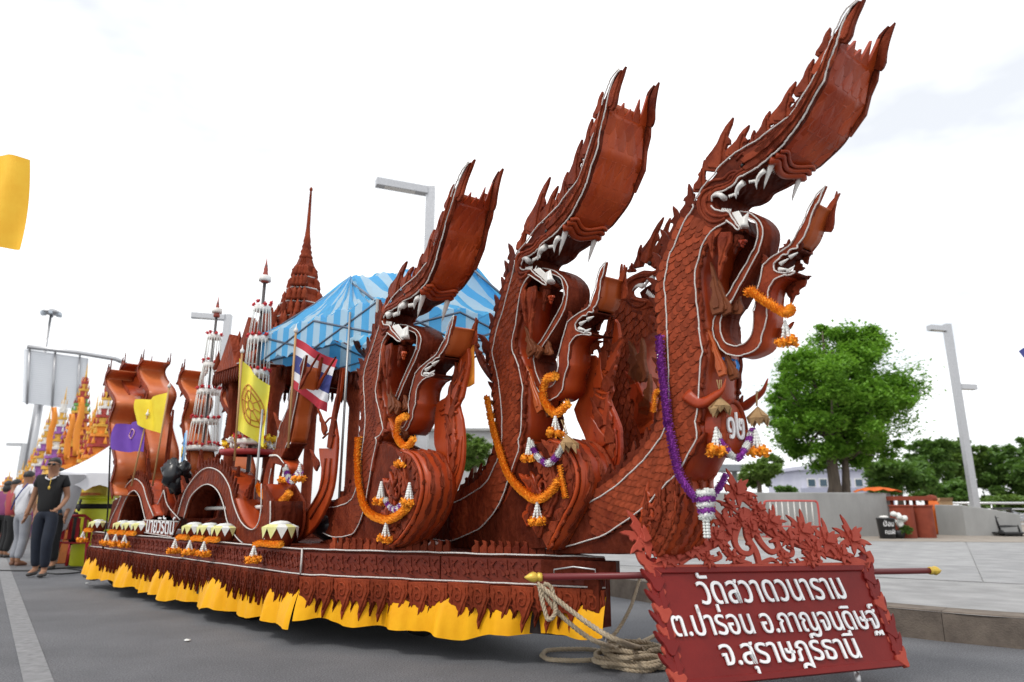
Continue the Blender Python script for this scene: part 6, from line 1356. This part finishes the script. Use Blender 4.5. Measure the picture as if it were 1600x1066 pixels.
    for i in range(7):
        a=i/6*PI*.62; rows.append([Cn+Vector((.088*math.sin(a)*math.cos(b),.106*math.sin(a)*math.sin(b)*(.86 if math.sin(b)<0 else 1)+.006,.088*math.cos(a)+(.030 if (math.sin(b)<-.35 and i>=4) else 0)))*k for b in [j*2*PI/14 for j in range(14)]])
    hm.grid(rows,closed=True); 
    if long: hm.ball(Cn+Vector((0,.06,-.10))*k,.09*k,10,6,(1,.6,1.2),.06)
    hr=hm.build('hair',HAIR); hr.parent=t
    if glasses:
        g=MB()
        for sx in (-1,1): g.ball(H+Vector((sx*.033,-.098,.012))*k,.027*k,8,6,(1,.35,.72))
        g.tube([H+Vector((-.085,-.01,.015))*k,H+Vector((-.07,-.085,.018))*k,H+Vector((0,-.10,.016))*k,H+Vector((.07,-.085,.018))*k,H+Vector((.085,-.01,.015))*k],.004*k,5); o=g.build('sunglasses',mat('sunglass',(.006,.006,.007),.12)); o.parent=t
    # clothes
    def lim(a,b,f_): return tuple(Vector(D[a]).lerp(Vector(D[b]),f_))
    Vt=[tuple(Vector(D['pel'])+Vector((0,0,-.10*k))),D['sp1'],D['sp2'],tuple(Vector(D['nk'])+Vector((0,0,-.03*k))),D['shL'],lim('shL','elL',sleeve*.6),lim('shL','elL',sleeve),D['shR'],lim('shR','elR',sleeve*.6),lim('shR','elR',sleeve)]
    skin('shirt',Vt,[(0,1),(1,2),(2,3),(2,4),(4,5),(5,6),(2,7),(7,8),(8,9)],[(.172,.132),(.162,.124),(.170,.124),(.070,.070),.078,.072,.070,.078,.072,.070],shirt,t)
    b_='an' ; q=.9
    Vt=[tuple(Vector(D['pel'])+Vector((0,0,-.01*k))),D['hpL'],D['knL'],lim('knL','anL',.92),D['hpR'],D['knR'],lim('knR','anR',.92),tuple(Vector(D['pel'])+Vector((0,0,.08*k)))]
    skin('trousers',Vt,[(0,1),(1,2),(2,3),(0,4),(4,5),(5,6),(0,7)],[(.15,.115),.105,.084,.068,.105,.084,.068,(.14,.105)],pants,t)
    for s in 'LR':
        a=Vector(D['an'+s]); to=Vector(D['to'+s]); skin('shoe',[tuple(a+Vector((0,.03,-.04))*k),tuple(a.lerp(to,.5)+Vector((0,0,-.018))*k),tuple(to+Vector((0,-.03,-.003))*k)],[(0,1),(1,2)],[(.05,.045),(.052,.036),(.045,.028)],shoe,t)
    return t,D
BLKC=mat('black_cotton',(.006,.006,.007),.85,(.011,.011,.012),9,.3,60); DENIM=mat('dark_denim',(.010,.014,.026),.85,(.016,.022,.038),14,.3,120); SHOE=mat('dark_shoe',(.03,.026,.024),.6); WSH=mat('white_shirt',(.72,.72,.74),.85,(.64,.64,.67),5,.3,40); GREYT=mat('grey_trousers',(.30,.31,.34),.85,(.24,.25,.28),6,.3,60)
b=gnd(58,902); t,D=person('man in black polo shirt, jeans and sunglasses walking along the road',(b.x,b.y,0),R(12),BLKC,DENIM,SHOE,dict(elL=(.23,.03,1.15),wrL=(.22,-.15,.99),haL=(.19,-.21,.96),elR=(-.235,.05,1.16),wrR=(-.27,.0,.92),haR=(-.275,-.02,.85),knL=(.10,-.12,.50),anL=(.10,-.06,.09),toL=(.12,-.22,.035),knR=(-.09,.02,.50),anR=(-.08,.10,.10),toR=(-.10,-.05,.04)),glasses=True,h=1.76)
o=MB().tube([(0.03,-.135,1.47),(.035,-.15,1.38),(.03,-.15,1.33)],.005,5).build('necklace',GOLD); o.parent=t; o=MB().ball((.03,-.155,1.31),.02,6,5,(1,.5,1.4)).build('pendant',GOLD); o.parent=t
o=MB().tube([(-.085,-.02,1.50),(-.06,-.095,1.46),(0,-.12,1.43),(.06,-.095,1.46),(.085,-.02,1.50)],.012,5).build('collar',WSH); o.parent=t
b=gnd(22,885); t,D=person('person in white shirt and pale trousers with a blue shoulder strap, walking away',(b.x,b.y,0),R(165),WSH,GREYT,mat('brown_sandal',(.16,.07,.04),.7),dict(knL=(.10,-.10,.50),anL=(.10,-.02,.09),toL=(.11,-.17,.035)),h=1.66)
o=MB().tube([(-.12,.10,1.45),(-.05,.145,1.32),(.06,.15,1.15),(.15,.12,.98)],.012,5).build('bag_strap',mat('strap_blue',(.03,.06,.25),.7)); o.parent=t
b=gnd(48,893); person('dark-haired person half hidden behind the man in black',(b.x,b.y+.35,0),R(10),mat('teal_shirt',(.05,.10,.14),.85),BLKC,SHOE,h=1.68,long=True)
for i,(u,v,c_) in enumerate(((6,872,(.35,.05,.06)),(-6,868,(.25,.06,.16)))):
    b=gnd(u,v); person(('person in a dark red top at the roadside crowd edge','person in a plum top at the roadside crowd edge')[i],(b.x,b.y,0),R(150+40*i),mat('crowd_shirt%d'%i,c_,.85),BLKC,SHOE,h=1.6,long=bool(i))
# ---------------------------------------------------------------- red plastic chairs and the seated person
PLR=mat('red_plastic',(.40,.012,.022),.35,(.33,.01,.018),3,spec=.4)
def chair(base,rz,label):
    t=thing('plastic_chair',tuple(base),label,'chair','red plastic chairs by the tent',rz)
    def bl(m_,n): o=m_.build(n,PLR); o.parent=t
    bl(MB().grid([[(x,y,.43-.012*math.sin(PI*(x+.22)/.44)) for x in (-.23,-.1,.1,.23)] for y in (-.22,-.07,.07,.22)],.025),'seat')
    for x in (-.17,-.06,.06,.17): bl(MB().box((x,.25+.03,.66),(.055,.02,.36)),'back_slat')
    bl(MB().tube([(-.24,.22,.45),(-.25,.27,.80),(-.15,.30,.88),(.15,.30,.88),(.25,.27,.80),(.24,.22,.45)],.028,6),'back_frame')
    for sx in (-1,1):
        bl(MB().tube([(sx*.24,.24,.66),(sx*.27,.05,.66),(sx*.26,-.2,.64),(sx*.24,-.22,.44)],.022,6),'armrest')
        for y in (-.22,.22): bl(MB().tube([(sx*.22,y,.44),(sx*.26,y*1.2,0)],.032,6,.024),'leg')
    return t
b=gnd(112,886); chair((b.x,b.y+.1,0),R(190),'red plastic chair with a seated dark-haired person beside the white tent leg')
b=gnd(133,884); chair((b.x,b.y+.15,0),R(175),'red plastic chair next to the float\'s rear end')
b=gnd(114,886); person('dark-haired seated person with back turned in the red chair',(b.x-.05,b.y+.12,-.02),R(190),BLKC,BLKC,SHOE,dict(pel=(0,0,.52),sp1=(0,.0,.68),sp2=(0,0,.88),nk=(0,0,1.02),hd0=(0,-.01,1.09),hd1=(0,-.02,1.17),hd2=(0,-.005,1.24),shL=(.17,0,.98),elL=(.22,-.05,.74),wrL=(.16,-.22,.60),haL=(.12,-.28,.58),shR=(-.17,0,.98),elR=(-.22,-.05,.74),wrR=(-.16,-.22,.60),haR=(-.12,-.28,.58),hpL=(.09,-.04,.50),knL=(.12,-.42,.50),anL=(.12,-.40,.10),toL=(.12,-.54,.045),hpR=(-.09,-.04,.50),knR=(-.12,-.42,.50),anR=(-.12,-.40,.10),toR=(-.12,-.54,.045)),h=1.62,long=True)
# ---------------------------------------------------------------- white tent
WT=mat('white_tarp',(.74,.74,.76),.6,(.66,.66,.69),3,.2,20,spec=.3); Yt_=12.2
tt=thing('white_tent',(dep(150,800,Yt_).x,Yt_,0),'white canopy tent with gathered fabric leg behind the red chairs','tent')
a=dep(92,738,Yt_-.4); b=dep(178,692,Yt_+.6); c_=dep(270,742,Yt_-.4); d_=dep(300,745,Yt_+2.6); e_=dep(150,748,Yt_+2.6)
def tri_(p,q,r,n=6):
    rows=[[p.lerp(q,i/n).lerp(p.lerp(r,i/n),j/n)-Vector((0,0,.10*math.sin(PI*i/n)*(.5+.5*math.sin(PI*j/n)))) for j in range(n+1)] for i in range(n+1)]; MB().grid(rows).build('roof_panel',WT,tt)
tri_(b,a,c_); tri_(b,c_,d_); tri_(b,d_,e_); tri_(b,e_,a)
for p,q in ((a,c_),(e_,a)):
    n=16; MB().grid([[p.lerp(q,i/n)-Vector((0,0,(.30 if j else 0)*(1-.35*abs(math.sin(i*PI/4))))) for i in range(n+1)] for j in (0,1)]).build('valance',WT,tt)
for p in (a,c_,d_,e_): MB().tube([p,(p.x,p.y,0)],.022,6).build('leg',MATS['canopy_leg'],tt)
g0,g1=dep(118,742,Yt_-.45),gnd(80,884); rows=[]
for i in range(9):
    f=i/8; c0=g0.lerp(Vector((g1.x,g1.y,.05)),f); w_=.17*(1-f)+.06*f+.03*math.sin(f*7); rows.append([c0+Vector((w_*math.cos(x),.09*math.sin(x),0)) for x in [j*2*PI/10 for j in range(10)]])
MB().grid(rows,closed=True).build('gathered_side_cloth',WT,tt)
# stall goods under it
q=gnd(147,880); q=Vector((dep(147,800,13).x,13.0,0)); z0,z1=dep(147,822,13).z,dep(147,778,13).z
t=thing('juice_barrel',(q.x,q.y,0),'lime yellow barrel with dark printed band under the white tent','barrel'); LM_=mat('lime_yellow',(.70,.74,.03),.4,(.62,.66,.02),3)
MB().lathe([(.25,0),(.28,.02),(.30,z1-.1),(.28,z1),(.2,z1)],(q.x,q.y,0),n=24).build('shell',LM_,t); MB().lathe([(.301,0),(.308,.005),(.308,.085),(.301,.09)],(q.x,q.y,z1-.20),n=24).build('print_band',BLKC,t); MB().lathe([(.30,0),(.31,.01),(.31,.04),(.15,.06)],(q.x,q.y,z1-.02),n=24).build('lid',LM_,t)
for u,v,Y,c_,lb in ((126,790,13.6,(.62,.18,.03),'orange crate stack beside the lime barrel'),(104,800,14.2,(.12,.22,.08),'green bundle of goods behind the gathered tent leg'),(160,700+52,14,(.72,.62,.08),'yellow box on the stall table under the tent')):
    p=dep(u,v,Y); t=thing('stall_crate',(p.x,Y,0),lb,'crate'); m=mat('crate_%d'%u,c_,.6,(c_[0]*.7,c_[1]*.7,c_[2]*.7),6); z=p.z+.25
    for i in range(3): MB().box((p.x,Y,z*(i+.5)/3),(.55-.02*i,.5,z/3-.02)).build('crate_box',m,t)
# ---------------------------------------------------------------- offering floats far behind
cols=[mat('far_gold',(.72,.42,.04),.5,(.6,.3,.03),6),mat('far_red',(.42,.04,.03),.5,(.3,.03,.02),6),mat('far_white',(.72,.70,.66),.6),mat('far_purple',(.30,.10,.36),.6),mat('far_orange',(.78,.26,.02),.6),mat('far_green',(.12,.32,.08),.6)]
def tower(u,vb,vt,rp,Y,seq,label,n=4,group='offering towers far behind the float'):
    b=dep(u,vb,Y); zt_=dep(u,vt,Y).z; X=b.x; k=Y/FPX; t=thing('offering_tower',(X,Y,0),label,'offering tower',group); N=len(seq); z0=0.0; zb=b.z
    MB().lathe([(rp*k*1.15,0),(rp*k*1.1,zb*.9),(rp*k,zb)],(X,Y,0),n=n).build('plinth',cols[seq[0]],t)
    for i,c_ in enumerate(seq):
        f0,f1=i/N,(i+1)/N; r0=rp*k*(1-f0*.86); za,zc=zb+(zt_-zb)*f0**.85,zb+(zt_-zb)*f1**.85; h_=zc-za
        o=MB().lathe([(r0*.82,0),(r0,.06*h_),(r0,.35*h_),(r0*.72,.42*h_),(r0*.66,h_)],(X,Y,za),n=n*3,smooth=False).build('tier',cols[c_],t)
        for j in range(6 if r0>.12 else 4):
            a=2*PI*j/(6 if r0>.12 else 4)+.4; MB().lathe([(r0*.16,0),(r0*.2,.1*h_),(.004,.75*h_)],(X+r0*.9*math.cos(a),Y+r0*.9*math.sin(a),za+.3*h_),n=4).build('antefix',cols[seq[(i+1)%N]],o)
    MB().lathe([(.05,0),(.03,.2),(.004,.6)],(X,Y,zt_-.1),n=6).build('finial',cols[0],t)
tower(62,745,655,15,26,[3,2,0,3,2,0,2,0],'slim white, gold and purple offering tower left of the far red stair tower')
tower(84,735,625,17,25,[0,3,2,0,3,2,0,2,2],'taller white and gold offering tower below the far billboard')
tower(112,735,590,24,23,[4,1,0,1,4,1,0,5,1,0,1],'red and gold far tower with a striped needle top behind the tent')
tower(150,740,600,22,20,[0,4,1,4,0,1,2,0,1],'gold and red far tower beside the naga tail boards')
tower(135,745,640,18,22,[4,0,4,1,0,4,0],'orange draped gold far tower between the two red towers')
tower(48,760,700,16,30,[0,4,0,0,4,0],'short gold far tower at the roadside')
tower(28,775,735,14,36,[0,2,3,0,2],'small gold and white far tower behind the walking people')
tower(8,780,745,16,40,[3,0,2,4,0],'small pink and gold far tower at the left kerb')
for i,(u,v0,v1,Y) in enumerate(((100,640,712,22),(128,650,720,21),(143,625,715,19.5))):
    p,q=dep(u,v0,Y),dep(u-8,v1,Y); t=thing('cloth_sash',tuple(q),('orange cloth sash on the red and gold tower','orange cloth sash between two far towers','orange cloth sash before the gold far tower')[i],'sash'); MB().grid([[p.lerp(q,j/8)+Vector((+.09*(g-1.5)/1.5+.03*math.sin(j),.05*math.sin(g*2+j*.6)-.5,0)) for g in range(4)] for j in range(9)],.01).build('cloth',cols[4],t)
r_=random.Random(12)
for i,(u,v,c_) in enumerate(((5,800,4),(14,812,0),(30,806,1),(96,846,4),(104,858,0),(88,850,0))):
    p=dep(u,v,24 if i<3 else 14); t=thing('flower_heap',(p.x,p.y,0),('orange','gold','red','deep orange','yellow gold','pale gold')[i]+' heap of flowers and offerings '+('at the far kerb' if i<3 else 'under the white tent'),'flowers')
    for j in range(10): m_=MB(); blossom(m_,(p.x+r_.uniform(-.35,.35),p.y+r_.uniform(-.2,.2),max(.1,p.z+r_.uniform(-.4,.15))),.13,r_,20); m_.build('blossom',cols[c_ if j%3 else 0],t)
    MB().lathe([(.35,0),(.3,max(.1,p.z-.35))],(p.x,p.y,0),n=10).build('base',cols[1],t)
# ---------------------------------------------------------------- billboard seen from behind, and the high mast
Yb=46; c4=[dep(u,v,Yb+o) for u,v,o in ((37,545,0),(135,559,2),(130,640,2),(34,629,0))]; bt=thing('billboard',(c4[3].x+1.2,Yb+.5,0),'back of a white slatted billboard on a gantry pole','billboard')
GS=mat('billboard_slat',(.80,.82,.85),.6)
n=26
for i in range(n):
    f=(i+.5)/n; a,b=c4[0].lerp(c4[3],f),c4[1].lerp(c4[2],f); h_=(c4[0]-c4[3]).length/n*.72; MB().add([a+Vector((0,0,h_/2)),b+Vector((0,0,h_/2)),b-Vector((0,0,h_/2)),a-Vector((0,0,h_/2)),a+Vector((0,.04,h_/2)),b+Vector((0,.04,h_/2)),b+Vector((0,.04,-h_/2)),a+Vector((0,.04,-h_/2))],[(3,2,1,0),(4,5,6,7),(0,1,5,4),(2,3,7,6)]).build('slat',GS,bt)
MB().add([p+Vector((0,.25,0)) for p in c4],[(0,1,2,3)]).build('panel',mat('billboard_panel',(.62,.64,.67),.6),bt)
for f in (.1,.5,.9): a,b=c4[0].lerp(c4[1],f),c4[3].lerp(c4[2],f); MB().tube([a+Vector((0,-.1,.2)),b+Vector((0,-.1,-.1))],.07,5).build('stile',STEEL,bt)
g=[dep(42,542,Yb),dep(120,551,Yb+1.5),dep(180,561,Yb+2.5),dep(194,567,Yb+3)]; MB().tube(g,.16,8).build('gantry_beam',STEEL,bt); p=dep(68,600,Yb+1); MB().tube([p,(p.x,p.y,0)],.2,10).build('post',STEEL,bt); p=g[3]; MB().tube([p,(p.x+.4,p.y,p.z-1),(p.x+.5,p.y,0)],.2,10).build('post',STEEL,bt)
p=dep(80,489,85); t=thing('high_mast_light',(p.x,85,0),'tall high-mast floodlight above the billboard','lamp post'); MB().tube([(p.x,85,0),p],.28,8,.15).build('mast',STEEL,t); MB().lathe([(.3,-.3),(1.1,-.1),(1.15,.15),(.4,.5)],tuple(p),n=12).build('head',STEEL,t)
for j in range(6): a=j*PI/3; MB().box((p.x+1.0*math.cos(a),85+1.0*math.sin(a),p.z-.15),(.55,.4,.35),a).build('floodlight',mat('lamp_glass',(.5,.55,.6),.3),t)
# cables on the road, litter
CB_=mat('cable_black',(.01,.01,.01),.6)
for i,pts in enumerate(([(-30,891),(40,892),(75,890),(110,887),(150,889)],[(60,893),(90,897),(130,893),(100,888),(70,890)],[(130,900),(150,905),(170,880)])):
    tag(MB().tube(spline([gnd(u,v,.012) for u,v in pts],6),.012,5).build('power_cable',CB_),('thin black cable lying across the road behind the man in black','loop of black cable by the tent leg','black cable running to the float\'s rear corner')[i],'cable')
tag(MB().tube(spline([dep(172,700,8.4),dep(168,800,9.1),dep(160,860,9.2),gnd(150,905,.02)],5),.010,5).build('power_cable',CB_),'black cable hanging down the float\'s rear side','cable')
for i,(u,v) in enumerate(((290,1002),(135,912),(1345,960))):
    q=gnd(u,v,.008 if i<2 else PZ+.008); r_=random.Random(i); tag(MB().grid([[(q.x+.04*a/3-.02+.005*r_.random(),q.y+.018*b_,q.z+.012*r_.random()) for a in range(4)] for b_ in range(3)],.002).build('litter_scrap',JAS if i<2 else mat('dry_leaf',(.40,.18,.08),.8)),('white paper scrap on the asphalt before the float','white paper scrap near the float\'s rear corner','brown dry leaf on the plaza')[i],'litter')
# tip of a blue flag at the right-hand plaza
p=dep(1597,548,9); t=thing('flag',(p.x+1.2,9,PZ),'dark blue flag tip over the plaza beside the lamp post','flag'); q2=[dep(1592,549,9),dep(1640,520,9),dep(1650,600,9)]
MB().grid([[q2[0].lerp(q2[1],i/6).lerp(q2[0].lerp(q2[2],i/6),j/4)+Vector((0,.03*math.sin(i*1.5),0)) for j in range(5)] for i in range(7)]).build('cloth',fb_,t); MB().tube([dep(1641,515,9),(dep(1641,515,9).x+.1,9,PZ)],.015,6).build('pole',MATS['flag_pole'],t)
